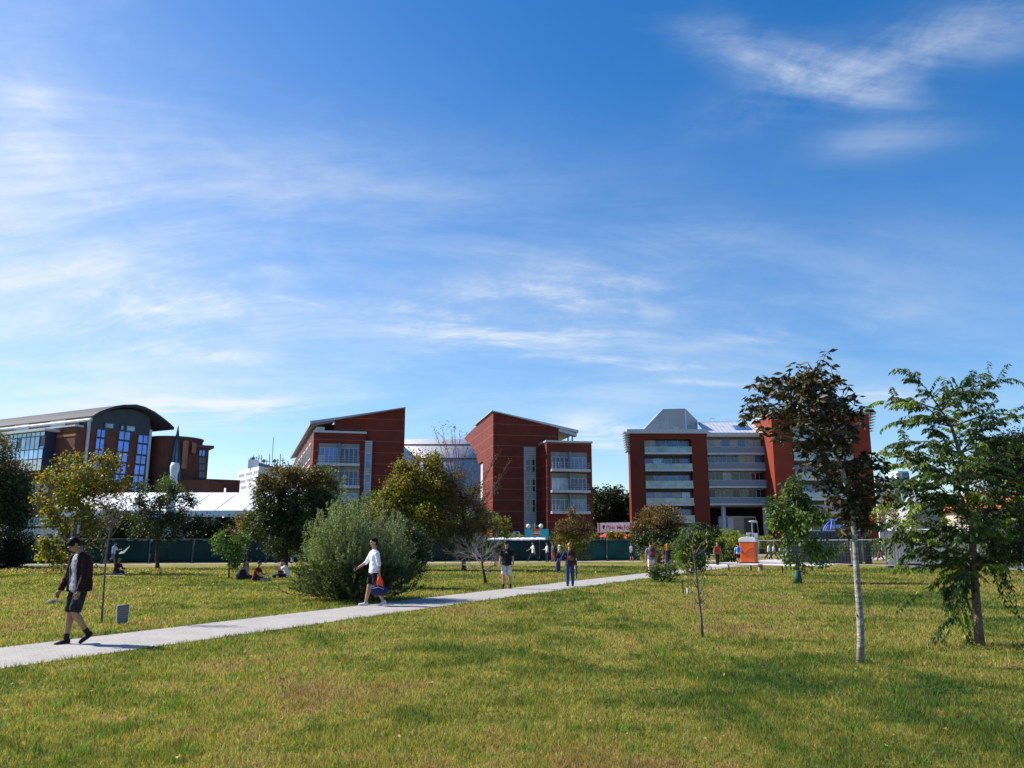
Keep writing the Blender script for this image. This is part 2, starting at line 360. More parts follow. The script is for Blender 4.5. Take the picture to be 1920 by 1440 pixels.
# paved path: photo pixels of its two edges, laid on the ground
UP = [(-260, 1249), (-60, 1221), (0, 1213), (240, 1183), (400, 1168), (480, 1159), (680, 1135), (780, 1122), (960, 1104), (1160, 1080), (1217, 1074), (1300, 1065), (1352, 1059)]
LO = [(-260, 1304), (-60, 1267), (0, 1256), (250, 1213), (400, 1197), (520, 1179), (672, 1158), (780, 1146), (960, 1119), (1160, 1092), (1214, 1085), (1277, 1077), (1385, 1063)]
PE = [(G(*a), G(*b)) for a, b in zip(UP, LO)]
# keep one even width along a smooth centre line
cen = [((a + b) / 2) for a, b in PE]
def fitline(pts):
    xs = np.array([p.x for p in pts]); ys = np.array([p.y for p in pts]); k = np.polyfit(ys, xs, 2); return k
KC = fitline(cen)
def path_center(y): return float(np.polyval(KC, y))
PW = float(np.median([abs((a - b).cross((cen[min(i + 1, len(cen) - 1)] - cen[max(i - 1, 0)]).normalized()).length) for i, (a, b) in enumerate(PE)]))
print('path width', PW, 'centre', [(round(c.x, 1), round(c.y, 1)) for c in cen])
ys = np.concatenate([np.linspace(7, 40, 60), np.linspace(42, 70, 20)])
left = []; right = []
for y in ys:
    x = path_center(y); dx = path_center(y + .1) - path_center(y - .1); t = Vector((dx, .2, 0)).normalized(); n = Vector((-t.y, t.x, 0))
    c = Vector((x, y, 0)); left.append(c + n * PW / 2); right.append(c - n * PW / 2)
def strip(name, L_, R_, z, m):
    mb = MB(); n = len(L_); mb.add([(p.x, p.y, z) for p in L_] + [(p.x, p.y, z) for p in R_], [(i, n + i, n + i + 1, i + 1) for i in range(n - 1)]); return mb.build(name, m)
def paving():
    m = mat('paving', (0.385, 0.365, 0.35), 0.85, 0, 0.10, 1.5, 0.25, 60); nt = m.node_tree; b = nt.nodes['Principled BSDF']
    tc = N(nt, 'ShaderNodeTexCoord'); mp = N(nt, 'ShaderNodeMapping'); mp.inputs['Rotation'].default_value = (0, 0, R(-33)); nt.links.new(tc.outputs['Object'], mp.inputs[0])
    t = N(nt, 'ShaderNodeTexBrick'); t.inputs['Scale'].default_value = 3.3; t.inputs['Mortar Size'].default_value = 0.018; t.inputs['Color1'].default_value = (1, 1, 1, 1); t.inputs['Color2'].default_value = (0.90, 0.90, 0.90, 1); t.inputs['Mortar'].default_value = (0.72, 0.70, 0.66, 1)
    nt.links.new(mp.outputs[0], t.inputs['Vector']); src = b.inputs['Base Color'].links[0].from_socket
    s = N(nt, 'ShaderNodeVectorMath', operation='MULTIPLY'); nt.links.new(src, s.inputs[0]); nt.links.new(t.outputs[0], s.inputs[1])
    n = N(nt, 'ShaderNodeTexNoise'); n.inputs['Scale'].default_value = 14; n.inputs['Detail'].default_value = 8; n.inputs['Roughness'].default_value = .8; nt.links.new(tc.outputs['Object'], n.inputs['Vector'])
    mr = N(nt, 'ShaderNodeMapRange'); mr.inputs[1].default_value = .3; mr.inputs[2].default_value = .7; mr.inputs[3].default_value = .72; mr.inputs[4].default_value = 1.12; nt.links.new(n.outputs[0], mr.inputs[0])
    s2 = N(nt, 'ShaderNodeVectorMath', operation='SCALE'); nt.links.new(s.outputs[0], s2.inputs[0]); nt.links.new(mr.outputs[0], s2.inputs['Scale']); nt.links.new(s2.outputs[0], b.inputs['Base Color'])
    return m
PAV = paving()
def wobble(pts, amp, seed):
    r = random.Random(seed); return [p + Vector((r.uniform(-amp, amp), 0, 0)) for p in pts]
tag(strip('soil_edge', wobble([a + (a - b).normalized() * .09 for a, b in zip(left, right)], .05, 1), wobble([b + (b - a).normalized() * .07 for a, b in zip(left, right)], .05, 2), 0.003, mat('soil', (0.09, 0.065, 0.035), 0.95, 0, 0.3, 5)), kind='structure')
tag(strip('paved_path', left, right, 0.008, PAV), kind='structure')
def quadstrip(name, pts, z, m):
    mb = MB(); mb.add([(p[0], p[1], z) for p in pts], [tuple(range(len(pts)))]); return tag(mb.build(name, m), kind='structure')
conc = mat('concrete_path', (0.46, 0.44, 0.42), 0.85, 0, 0.12, 1)
fa, fb = G(-400, 1062.3), G(1240, 1052.6)
fd = (fb - fa).normalized(); fn = Vector((-fd.y, fd.x, 0))
far_end = fb + fd * 60
quadstrip('fence_path', [fa, far_end, far_end + fn * 2.6, fa + fn * 2.6], 0.005, conc)
quadstrip('cross_path', [(G(1270, 1060).x, 62, 0), (G(1330, 1060).x + 8, 62, 0), (34, 80, 0), (60, 118, 0), (46, 118, 0), (20, 76, 0)], 0.010, conc)
quadstrip('service_road', [(10, 118, 0), (90, 118, 0), (90, 127, 0), (10, 127, 0)], 0.015, mat('road', (0.30, 0.29, 0.28), 0.9))

# ============================================================= BUILDINGS
REDX = (0.40, 0.085, 0.040); REDD = (0.22, 0.045, 0.028)
metal_white = mat('pale_metal', (0.42, 0.45, 0.50), 0.45, 0.3)
frame_grey = mat('window_frame_grey', (0.42, 0.44, 0.48), 0.5, 0.2)
frame_white = mat('window_frame_white', (0.52, 0.54, 0.57), 0.5)
glass_blue_reflection = glass('glass_blue_reflection', (0.06, 0.15, 0.42), 1.6)  # blue base colour stands in for the sky reflected in the panes
glass_dark = glass('glass_dark', (0.015, 0.02, 0.03), 1.6)
glass_sky_reflection = glass('glass_sky_reflection', (0.26, 0.55, 0.90), 1.8)  # light blue base paints a bright sky reflection into the glass
glass_rail = glass('glass_rail', (0.16, 0.27, 0.30), 1.9, 0.12)
curtain = mat('curtain', (0.46, 0.53, 0.62), 0.8, 0, 0.2, 2)
concrete = mat('concrete', (0.20, 0.21, 0.235), 0.85, 0, 0.15, 1.2, 0.1)
dark_in = mat('dark_interior', (0.05, 0.05, 0.06), 0.9)
glass_navy = glass('glass_navy', (.02, .045, .14), 1.5)
WG = random.Random(8); WGL = [glass_blue_reflection, glass_navy, glass_blue_reflection, curtain]
louvre = stripes('louvre', (0.36, 0.36, 0.42), (0.16, 0.16, 0.2), 2, 0.28, 0.25, 0.5, 0.2)
red_front = stripes('red_panel_front', (0.140, 0.022, 0.013), (0.26, 0.12, 0.09), 2, 1.70, 0.036, 0.65, 0, 0.20, 0.1)
red_side = red_front

def vside(root, name, pts, ext, m):
    mb = MB(); mb.prism(pts, ext); return mb.build(name, m, root)

# ---------- right-centre red building (B)
def building_b():
    D = 125.0
    c0 = P(925, 773, D)                                   # the tall corner
    fdir = Vector((0.976, 0.216, 0)); sdirn = Vector((-0.216, 0.976, 0))
    FF = Facade(c0.xy, (c0 + fdir * 20).xy)               # front
    SF = Facade((c0 + sdirn * 30).xy, c0.xy)              # sunlit left side
    root = thing('red_building', 'dark red block with a sunlit curved prow and, on its right, a balcony wing', 'building', (c0.x, c0.y, 0))
    _, ztop = FF.px(925, 773)
    sR, zR = FF.px(1047, 803.5); sE, zE = FF.px(1083, 814)
    # main volume: monoslope top falling to the right; the side wall is cut away in a curve
    depth = 19.0
    body = [FF.pt(0, 0), FF.pt(sR, 0), FF.pt(sR, zR), FF.pt(0, ztop)]
    mb = MB(); mb.prism(body, sdirn * 9.0); mb.build('wall', red_front, root)
    # prow: side panel with the swept lower edge, from the corner backwards
    pr = [(925, 773), (905, 789), (885, 806), (870, 822), (880, 831), (888, 843), (894, 857), (897, 870), (925, 853)]
    pts = [SF.pt(*SF.px(u, v), 0.0) for u, v in pr]
    mb = MB(); mb.prism([p + SF.n * 0.02 for p in pts], SF.n * -0.5); mb.build('curved_side_panel', red_front, root)
    # lower side wall with white framed windows
    sa, za = SF.px(897, 870); sc = SF.L; zb = SF.px(925, 853)[1]
    w = MB(); SF.box(w, sa + 1.0, sc - .01, 0, za + 1.0, -0.9, -0.25); w.build('side_wall', mat('pale_render', (0.50, 0.50, 0.50), .8, 0, .12, 1), root)
    w = MB(); s0 = SF.px(920, 870)[0]; SF.box(w, s0, sc - .02, 0, zb + .2, -0.24, 0.015); w.build('corner_pier', red_front, root)
    for v0, v1 in ((862, 893), (906, 930), (938, 966)):
        a0, z0 = SF.px(903, v1); a1, z1 = SF.px(918, v0); SF.window(root, a0, a1, z0, z1, -0.22, 3, 1, frame_white, glass_dark, 0.3)
    # sloping roof with an overhang on the right
    r0 = FF.pt(-0.35, ztop + 0.12, .5); r1 = FF.pt(sE, zE + .15, .5)
    rt = MB(); rt.prism([r0, r1, r1 + Vector((0, 0, .45)), r0 + Vector((0, 0, .12))], sdirn * 16); rt.build('roof', metal_white, root)
    ov = MB(); ov.prism([FF.pt(sR, zR - .45, .2), FF.pt(sE - .2, zE - .4, .2), FF.pt(sE - .2, zE + .1, .2), FF.pt(sR, zR + .1, .2)], sdirn * 1.2); ov.build('eave', frame_grey, root)
    for u in (1072, 1080):
        a, z = FF.px(u, 829); p = MB(); p.tube([FF.pt(a, z, -2), FF.pt(a, z + 2.2, -2)], .14); p.build('roof_post', frame_grey, root)
    # stair strip with louvres and three windows
    a0, zt = FF.px(982, 838); a1, _ = FF.px(1004.5, 838)
    st = MB(); FF.box(st, a0, a1, 0, zt, -.1, .06); st.build('stair_strip', louvre, root)
    for v0, v1 in ((861, 886), (898, 923), (936, 961)):
        z1 = FF.px(993, v0)[1]; z0 = FF.px(993, v1)[1]; FF.window(root, a0 + .25, a1 - .1, z0, z1, .07, 2, 2, frame_grey, glass_dark, .10)
    # projecting right wing
    cw_s, cw_z = FF.px(1011, 834)
    # find the forward corner so that it lies on the sight line of u=1025.3
    k = 5.0
    for _ in range(40):
        q = FF.pt(cw_s, 0, k); uu = 960 + FPX * q.x / (q.y * CT + (14 - EYE) * ST)
        k += (1025.3 - uu) * 0.05
    WF = Facade(FF.pt(cw_s, 0, k).xy, (FF.pt(cw_s, 0, k) + fdir * 10).xy)
    sw, zw = WF.px(1109, 831); _, zw0 = WF.px(1026, 829); zw = (zw + zw0) / 2
    wing = MB(); wing.prism([WF.pt(0, 0), WF.pt(sw, 0), WF.pt(sw, zw), WF.pt(0, zw)], WF.n * -(k + 8)); wing.build('wing', red_front, root)
    cp = MB(); cp.prism([WF.pt(-.15, zw, .15), WF.pt(sw + .15, zw, .15), WF.pt(sw + .15, zw + .28, .15), WF.pt(-.15, zw + .28, .15)], WF.n * -(k + 8.2)); cp.build('roof_coping', metal_white, root)
    # recessed balconies
    for i in range(3):
        vt = 849 + i * 39.2; vb = 881.5 + i * 39.6
        b0, zb0 = WF.px(1033 , vb + 1.5); b1, zt0 = WF.px(1100, vt)
        rec = MB(); WF.box(rec, b0, b1, zb0, zt0, .01, .05); rec.build('balcony_back', concrete, root)
        sl = MB(); WF.box(sl, b0 - .1, b1 + .25, zb0 - .12, zb0 + .28, 0, 1.1); sl.build('balcony_slab', metal_white, root)
        md = (b0 + b1) / 2
        for (x0, x1) in ((b0 + .1, md - .12), (md + .12, b1 - .1)):
            WF.window(root, x0, x1, zb0 + .3, zt0 - .75, .06, 4, 1, frame_grey, WG.choice(WGL), .09)
        fn_ = MB(); WF.box(fn_, md - .09, md + .09, zb0 + .28, zt0, .07, .95); fn_.build('balcony_divider', concrete, root)
        ra = MB()
        for zz in (.35, .75, 1.15): ra.tube([WF.pt(b0, zb0 + .2 + zz * .9, 1.02), WF.pt(b1 + .1, zb0 + .2 + zz * .9, 1.02)], .022, 6)
        for j in range(13): ra.tube([WF.pt(b0 + (b1 - b0) * j / 12, zb0 + .2, 1.02), WF.pt(b0 + (b1 - b0) * j / 12, zb0 + 1.25, 1.02)], .018, 5)
        ra.build('railing', frame_grey, root)
    return root
building_b()

# ---------- left-centre red building (A)
def building_a():
    D = 118.0
    c1 = P(760, 766, D * 1.0 + 3)
    fdir = Vector((0.976, 0.216, 0)); back = Vector((-0.216, 0.976, 0))
    FF = Facade((c1 - fdir * 30).xy, c1.xy)
    root = thing('red_building', 'dark red block behind the silver bush, its roof climbing to a sharp right-hand point', 'building', (c1.x, c1.y, 0))
    sr, zr = FF.px(760, 766); sl, zl = FF.px(582, 797)
    sw, zwt = FF.px(589, 812); _, zov = FF.px(627, 787); so, _ = FF.px(627, 787)
    # tall part from u=627 to the point on the right
    zov = zl + (zr - zl) * (so - sl) / (sr - sl)
    t = MB(); t.prism([FF.pt(so, 0), FF.pt(sr, 0), FF.pt(sr, zr), FF.pt(so, zov)], back * 9); t.build('wall', red_front, root)
    # lower left block under the overhanging roof
    zc = FF.px(640, 813)[1]; s_c1 = FF.px(686, 815)[0]
    SB = Vector((-0.316, 0.948, 0))
    lb = MB(); lb.prism([FF.pt(sw, 0, .6), FF.pt(so + .01, 0, .6), FF.pt(so + .01, zc, .6), FF.pt(sw, zc, .6)], SB * 14); lb.build('lower_wall', red_front, root)
    fr = MB(); FF.box(fr, so + .01, s_c1, 0, zc, 0.02, .6); fr.build('front_wall', red_front, root)
    cp = MB(); FF.box(cp, sw - .1, s_c1 + .1, zc, zc + .3, -.3, .75); cp.build('coping', metal_white, root)
    # roof sheet: front edge from (582,797) to the point, back far along the long left side
    z_b = 0.0
    ro = MB(); a = FF.pt(sl, zl, .9); b = FF.pt(sr, zr, .9); bb = FF.pt(sl, zl, .9) + SB * 52
    mm_ = FF.pt(so, zov, .9); ro.prism([a, mm_, mm_ + Vector((0, 0, .36)), a + Vector((0, 0, .5))], SB * 52); ro.prism([mm_ + FF.d * .01, b, b + Vector((0, 0, .1)), mm_ + FF.d * .01 + Vector((0, 0, .35))], back * 9.2); ro.build('roof', mat('roof_sheet', (0.30, 0.33, 0.40), .45, .4), root)
    sof = MB(); sof.prism([FF.pt(sl + .2, zl - .25, .7), FF.pt(so, zov - .25, .7), FF.pt(so, zov - .02, .7), FF.pt(sl + .2, zl - .02, .7)], SB * 6); sof.build('eave', mat('soffit', (0.22, 0.20, 0.19), .8), root)
    rw = MB(); rw.prism([FF.pt(sw + .3, zc + .28, -1.6), FF.pt(so + .02, zc + .28, -1.6), FF.pt(so + .02, zov - .3, -1.6), FF.pt(sw + .3, zl + (zov - zl) * (sw + .3 - sl) / (so - sl) - .3, -1.6)], SB * 3); rw.build('recess_wall', mat('recess_shade_brown', (.07, .035, .028), .8), root)  # dark brown carries the shadow under the overhanging roof in its colour
    # long left side: sunlit red pier, then pale top storey with posts, running away
    SF = Facade((FF.pt(sw, 0, .6) + SB * 52).xy, FF.pt(sw, 0, .6).xy)
    L = SF.L
    s2 = MB(); SF.box(s2, 0, L, 0, zc - 0.05, -2.5, -.02); s2.build('side_wall', red_front, root)
    tp = MB(); SF.box(tp, 0, L, zc, zl - .3, -1.5, -.3); tp.build('top_storey', mat('pale_render', (0.5, 0.5, 0.5)), root)
    for i in range(16):
        x = L - 1.6 - i * 3.1
        SF.window(root, x - 1.8, x, zc + .35, zl - .7, -.28, 2, 1, frame_white, glass_dark, .12)
    for j in range(3):
        for i in range(8):
            x = L - 4 - i * 6.0
            SF.window(root, x - 4.2, x, zc - 3.6 - j * 3.4, zc - 1.0 - j * 3.4, 0.02, 3, 1, frame_white, glass_dark, .2)
    # balconies
    for i in range(3):
        vt = 834 + i * 42; vb = 870.5 + i * 41.5
        b0, zb0 = FF.px(596.5 - i * 1.5, vb); b1, zt0 = FF.px(674, vt)
        rec = MB(); FF.box(rec, b0, b1, zb0, zt0, .61, .66); rec.build('balcony_back', concrete, root)
        s_ = MB(); FF.box(s_, b0 - .2, b1 + .1, zb0 - .3, zb0 + .1, .62, 1.7); s_.build('balcony_slab', frame_grey, root)
        md = (b0 + b1) / 2
        for (x0, x1) in ((b0 + .15, md - .12), (md + .12, b1 - .15)):
            FF.window(root, x0, x1, zb0 + .12, zt0 - .6, .68, 4, 1, frame_grey, WG.choice(WGL), .08)
        dv = MB(); FF.box(dv, md - .09, md + .09, zb0 + .1, zt0, .69, 1.5); dv.build('balcony_divider', concrete, root)
        ra = MB()
        for zz in (.35, .7, 1.05): ra.tube([FF.pt(b0, zb0 + .1 + zz, 1.6), FF.pt(b1, zb0 + .1 + zz, 1.6)], .022, 6)
        for j in range(13): ra.tube([FF.pt(b0 + (b1 - b0) * j / 12, zb0 + .1, 1.6), FF.pt(b0 + (b1 - b0) * j / 12, zb0 + 1.15, 1.6)], .016, 5)
        ra.build('railing', frame_grey, root)
    # stair strip
    a0, zt = FF.px(684.5, 827); a1, _ = FF.px(698, 827)
    st = MB(); FF.box(st, a0, a1, 0, zt, .61, .70); st.build('stair_strip', louvre, root)
    for v0, v1 in ((851, 879), (890, 921), (932, 962)):
        z1 = FF.px(690, v0)[1]; z0 = FF.px(690, v1)[1]; FF.window(root, a0 + .1, a1 - .1, z0, z1, .71, 1, 2, frame_grey, glass_blue_reflection, .08)
    # two small things on the terrace
building_a()

# ---------- pale vaulted hall between the two
def hall():
    D = 165.0
    A = P(700, 870, D); B = P(960, 870, D)
    root = thing('vaulted_hall', 'pale grey hall with a curved metal roof, seen between the two dark red blocks', 'building', (A.x + 20, D, 0))
    zt = P(820, 822, D + 14).z; ze = P(820, 905, D).z
    x0, x1 = A.x, B.x
    prof = []
    for i in range(15):
        t = i / 14; a = t * math.pi / 2
        prof.append(Vector((x0, D + 16 * (1 - math.cos(a)) , ze - 2 + (zt - ze + 2) * math.sin(a))))
    mb = MB(); n = len(prof); e = Vector((x1 - x0, 0, 0))
    mb.add(prof + [p + e for p in prof], [(i, n + i, n + i + 1, i + 1) for i in range(n - 1)])
    o = mb.build('roof', stripes('hall_roof', (0.36, 0.36, 0.40), (0.32, 0.33, 0.38), 0, 0.9, 0.1, 0.45, 0.15), root, smooth=True)
    s = o.modifiers.new('solid', 'SOLIDIFY'); s.thickness = .2
    b = MB(); b.box(((x0 + x1) / 2, D + 1.0, (ze - 2) / 2), (x1 - x0, 1.6, ze - 2)); b.build('wall', mat('pale_render', (.5, .5, .5)), root)
    for v in (831, 861):
        z = P(820, v, D + 4).z; s_ = (z - ze + 2) / (zt - ze + 2); a = math.asin(min(1, s_)); y = D + 16 * (1 - math.cos(a))
        g_ = MB(); g_.tube([(x0, y - .2, z), (x1, y - .2, z)], .14, 6); g_.build('gutter', dark_in, root)
    gp = MB(); a = P(757, 836, D - 8); c = P(786, 862, D - 8); d = P(757, 880, D - 8); f = P(786, 880, D - 8)
    gp.prism([a, c, f, d], (0, 3, 0)); gp.build('glass_lantern', glass_sky_reflection, root)
    for u in (884, 889, 892):
        p = MB(); q = P(u, 812, D); p.tube([q, q - Vector((0, 0, 2.0))], .08, 5); p.build('roof_mast', frame_grey, root)
hall()

# ---------- right building (C)
def building_c():
    D = 142.0; Dr = 137.0
    L0 = P(1180, 812, D); 
    root = thing('office_building', 'wide red office block with pale balcony bands, round ground floor columns and grey roof box', 'building', (L0.x + 20, D, 0))
    F = Facade((L0.x, D), (L0.x + 20, D))
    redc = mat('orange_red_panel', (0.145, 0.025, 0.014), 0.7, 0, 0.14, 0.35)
    zt = F.px(1180, 813)[1]
    def bay(F, u0, u1, rows, per, pier_l, pier_r, zt, nwin, seed, ucorr):
        pass
    s0 = 0; s1 = F.px(1208.5, 850)[0]; s2 = F.px(1297, 850)[0]; s3 = F.px(1326, 850)[0]; s4 = s3 + 0.01
    for nm, a, b in (('pier', s0, s1), ('pier', s2, s3)):
        m_ = MB(); F.box(m_, a, b, 0, zt, -12 if a > 1 else -2.2, 0); m_.build(nm, redc, root)
    m_ = MB(); F.box(m_, s1, s2, 0, zt - .6, -12, -1.6); m_.build('bay_wall', concrete, root)
    m_ = MB(); F.box(m_, s1, s2, zt - 1.0, zt - .01, -12, -.02); m_.build('lintel', redc, root)
    m_ = MB(); F.box(m_, s0 - .5, s3 + .3, zt, zt + .75, -2.3, .4); F.box(m_, s1, s3 + .28, zt, zt + .73, -12.3, -2.31); m_.build('roof_edge', metal_white, root)
    rnd = random.Random(5)
    def row(F, x0, x1, zs, h_rail, h_win, nw, inset, slabm, railm, glist, wname='window'):
        sl = MB(); F.box(sl, x0, x1, zs - .35, zs, -1.5, .25); sl.build('balcony_slab', slabm, root)
        rl = MB(); F.box(rl, x0 + .02, x1 - .02, zs + .03, zs + h_rail, .12, .18); rl.build('balustrade', railm, root)
        ra = MB(); ra.tube([F.pt(x0, zs + h_rail + .04, .15), F.pt(x1, zs + h_rail + .04, .15)], .05, 6); ra.build('handrail', frame_grey, root)
        w = (x1 - x0 - .3) / nw
        for i in range(nw):
            F.window(root, x0 + .15 + i * w, x0 + .15 + (i + 1) * w - .03, zs + .05, zs + h_win, inset, rnd.choice((1, 2, 2)), 1, frame_white if rnd.random() < .6 else frame_grey, rnd.choice(glist), .065)
    z1 = F.px(1250, 848)[1]; z2 = F.px(1250, 977)[1]; per = (z1 - z2) / 4
    for i in range(6):
        zs = z1 - i * per
        if zs < .5: continue
        row(F, s1, s2, zs, .92, 2.6, 5 if i else 4, -1.55, frame_white, glass_rail, [glass_blue_reflection, glass_blue_reflection, curtain, glass_dark, glass_sky_reflection] if i else [glass_blue_reflection, curtain])
        fb = MB(); F.box(fb, s1, s2, zs - .95, zs - .36, -1.55, -1.3); fb.build('gap_shade_band', mat('gap_shade_dark', (0.06, 0.065, 0.08), .8), root)  # dark strip painted for the shade in the gap under the slab
    # middle section
    m0, m1 = s3 + .02, F.px(1452, 880)[0] + 3
    zmt = F.px(1380, 813)[1]
    mw = MB(); F.box(mw, m0, m1, F.px(1380, 950)[1], zmt, -11, -1.8); mw.build('middle_wall', concrete, root)
    ft = F.px(1380, 812)[1]; fbm = F.px(1380, 819)[1]
    fa_ = MB(); F.box(fa_, m0, m1, fbm, ft, -.6, .35); fa_.build('fascia', metal_white, root)
    zr0 = ft + .1; rf = MB(); zr1 = P(1380, 792, D + 6).z
    rf.prism([F.pt(m0, zr0, 0), F.pt(m0, zr1, -6), F.pt(m0, zr1 - .3, -6), F.pt(m0, zr0 - .3, 0)], F.d * (m1 - m0)); rf.build('roof', stripes('standing_seam', (0.62, 0.64, 0.68), (0.36, 0.38, 0.44), 0, 0.75, .16, .4, .3), root)
    sk = MB(); q0 = F.px(1383, 806)[0]; q1 = F.px(1415, 806)[0]; h = (zr1 - zr0)
    sk.prism([F.pt(q0, zr0 + h * .25 + .1, -1.5), F.pt(q0, zr0 + h * .6 + .1, -3.6), F.pt(q1, zr0 + h * .6 + .1, -3.6), F.pt(q1, zr0 + h * .25 + .1, -1.5)], (0, 0, .06)); sk.build('roof_window', glass_blue_reflection, root)
    mz = [F.px(1390, v)[1] for v in (852, 882, 914.5, 947)]
    for i, zs in enumerate(mz):
        row(F, m0, m1, zs + .3, .98, 2.55, 10, -1.75, frame_grey, mat('grey_rail', (0.15, 0.20, 0.27), .5, .0), [[glass_blue_reflection, curtain, curtain], [glass_blue_reflection, curtain, glass_blue_reflection], [glass_dark, glass_dark, curtain], [glass_dark, glass_dark, concrete]][i])
    # open ground floor
    und = MB(); F.box(und, m0, m1, 0, mz[3] - .2, -11, -10); und.build('back_wall', dark_in, root)
    for u in (1359, 1437.5):
        s_, _ = F.px(u, 980); c = MB(); p = F.pt(s_, 0, -.6); c.tube([p, p + Vector((0, 0, mz[3] - .1))], .42, 16); c.build('column', mat('column', (.42, .44, .48), .6), root, smooth=True)
    px0 = F.px(1355, 990)[0]; pz = F.px(1380, 968)[1]
    cols = [(1355, 1364.5, metal_white), (1364.5, 1372.5, glass_blue_reflection), (1372.5, 1384, metal_white), (1384, 1404, mat('tan_panel', (.42, .33, .27), .7))]
    for a, b, mm in cols:
        pa = MB(); F.box(pa, F.px(a, 990)[0], F.px(b, 990)[0] - .02, 0, pz, -3.2, -2.6); pa.build('entrance_panel', mm, root)
    dk = MB(); F.box(dk, F.px(1404, 990)[0], F.px(1424, 990)[0], 0, pz - .1, -3.2, -2.8); dk.build('entrance_wall', mat('brown_panel', (.10, .07, .06), .5), root)
    ar = [F.pt(F.px(u, v)[0], F.px(u, v)[1], -2.4) for u, v in ((1355, 968), (1423, 968.5), (1427, 980), (1429.5, 995), (1430, 1012))]
    am = MB(); am.tube(ar, .12, 8); am.build('entrance_arch', frame_white, root)
    # roof box
    pb = [(1203, 809), (1243, 767), (1284.6, 766), (1287, 809)]
    rb = MB(); rb.prism([P(u, v, D + 2.5) for u, v in pb], (0, 7, 0)); rb.build('roof_box', stripes('roof_box_panel', (0.30, 0.32, 0.37), (0.20, 0.21, 0.25), 0, 1.75, .03, .55, .2), root)
    ch = MB(); ch.prism([P(1285, 766, D + 2.6), P(1307, 788, D + 6), P(1307, 812, D + 6), P(1287.5, 812, D + 2.6)], (.4, 1.2, 0)); ch.build('roof_box_side', louvre, root)
    dr = MB(); dr.prism([P(u, v, D + 2.35) for u, v in ((1262, 808), (1262, 800), (1274, 800), (1274, 808))], (0, .2, 0)); dr.build('roof_hatch', frame_grey, root)
    # thin rails and aerials on the roof
    a_ = MB(); p = P(1331, 795, D + 4); a_.tube([p, p + Vector((0, 0, 1.1))], .05, 5); a_.tube([p + Vector((0, 0, 1.0)), p + Vector((.9, 0, 1.0))], .05, 5)
    a_.tube([P(1308, 792, D + 6), P(1450, 786, D + 6)], .03, 5); a_.build('roof_rail', frame_grey, root)
    # fins at the left edge
    for i in range(9):
        f_ = MB(); z = zt + .3 - i * .42; F.box(f_, -1.0 + i * .05, -.02, z - .05, z + .05, -3, .3); f_.build('sun_fin', frame_grey, root)
    # right tower, standing forward
    FR = Facade((P(1450, 880, D).x, Dr), (P(1450, 880, D).x + 10, Dr))
    t1 = FR.px(1488, 850)[0]; t2 = FR.px(1603, 900)[0]; t3 = FR.px(1639, 900)[0]; zt2 = FR.px(1560, 777)[1]; t0 = FR.px(1450, 850)[0]
    lit = mat('orange_red_panel_sunlit', (0.20, 0.033, 0.017), 0.7, 0, 0.14, 0.35)  # brighter copy of the red panel, sunlight on this tower put into the colour
    for a, b in ((t0, t1), (t2, t3)):
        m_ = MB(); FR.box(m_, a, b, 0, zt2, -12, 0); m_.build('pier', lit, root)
    m_ = MB(); FR.box(m_, t1, t2, 0, zt2 - .6, -12, -1.6); m_.build('bay_wall', concrete, root)
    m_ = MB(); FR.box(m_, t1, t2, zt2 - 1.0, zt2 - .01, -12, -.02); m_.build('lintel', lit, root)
    m_ = MB(); FR.box(m_, t0 - .3, t3 + .3, zt2, zt2 + .5, -12.3, .4); m_.build('roof_edge', frame_grey, root)
    zz = FR.px(1560, 823)[1]; zy = FR.px(1560, 972)[1]; per = (zz - zy) / 4
    for i in range(6):
        zs = zz - i * per
        if zs < .4: continue
        row(FR, t1, t2, zs, 1.05, 2.6, 5, -1.55, frame_white, glass_rail, [glass_blue_reflection, glass_blue_reflection, curtain, glass_dark])
        fb = MB(); FR.box(fb, t1, t2, zs - 1.0, zs - .36, -1.55, -1.3); fb.build('gap_shade_band', mat('gap_shade_dark', (.06, .065, .08)), root)  # same painted shade below each slab of the tower
    for i in range(7):
        f_ = MB(); z = zt2 + .1 - i * .5; FR.box(f_, t3 + .02, t3 + 1.3 - i * .12, z - .05, z + .05, -3, .3); f_.build('sun_fin', frame_grey, root)
    rb = MB(); rb.prism([P(u, v, Dr + 3) for u, v in ((1500, 779), (1508, 752), (1545, 735), (1580, 752), (1586, 779))], (0, 7, 0)); rb.build('roof_box', MATS['roof_box_panel'], root)
building_c()

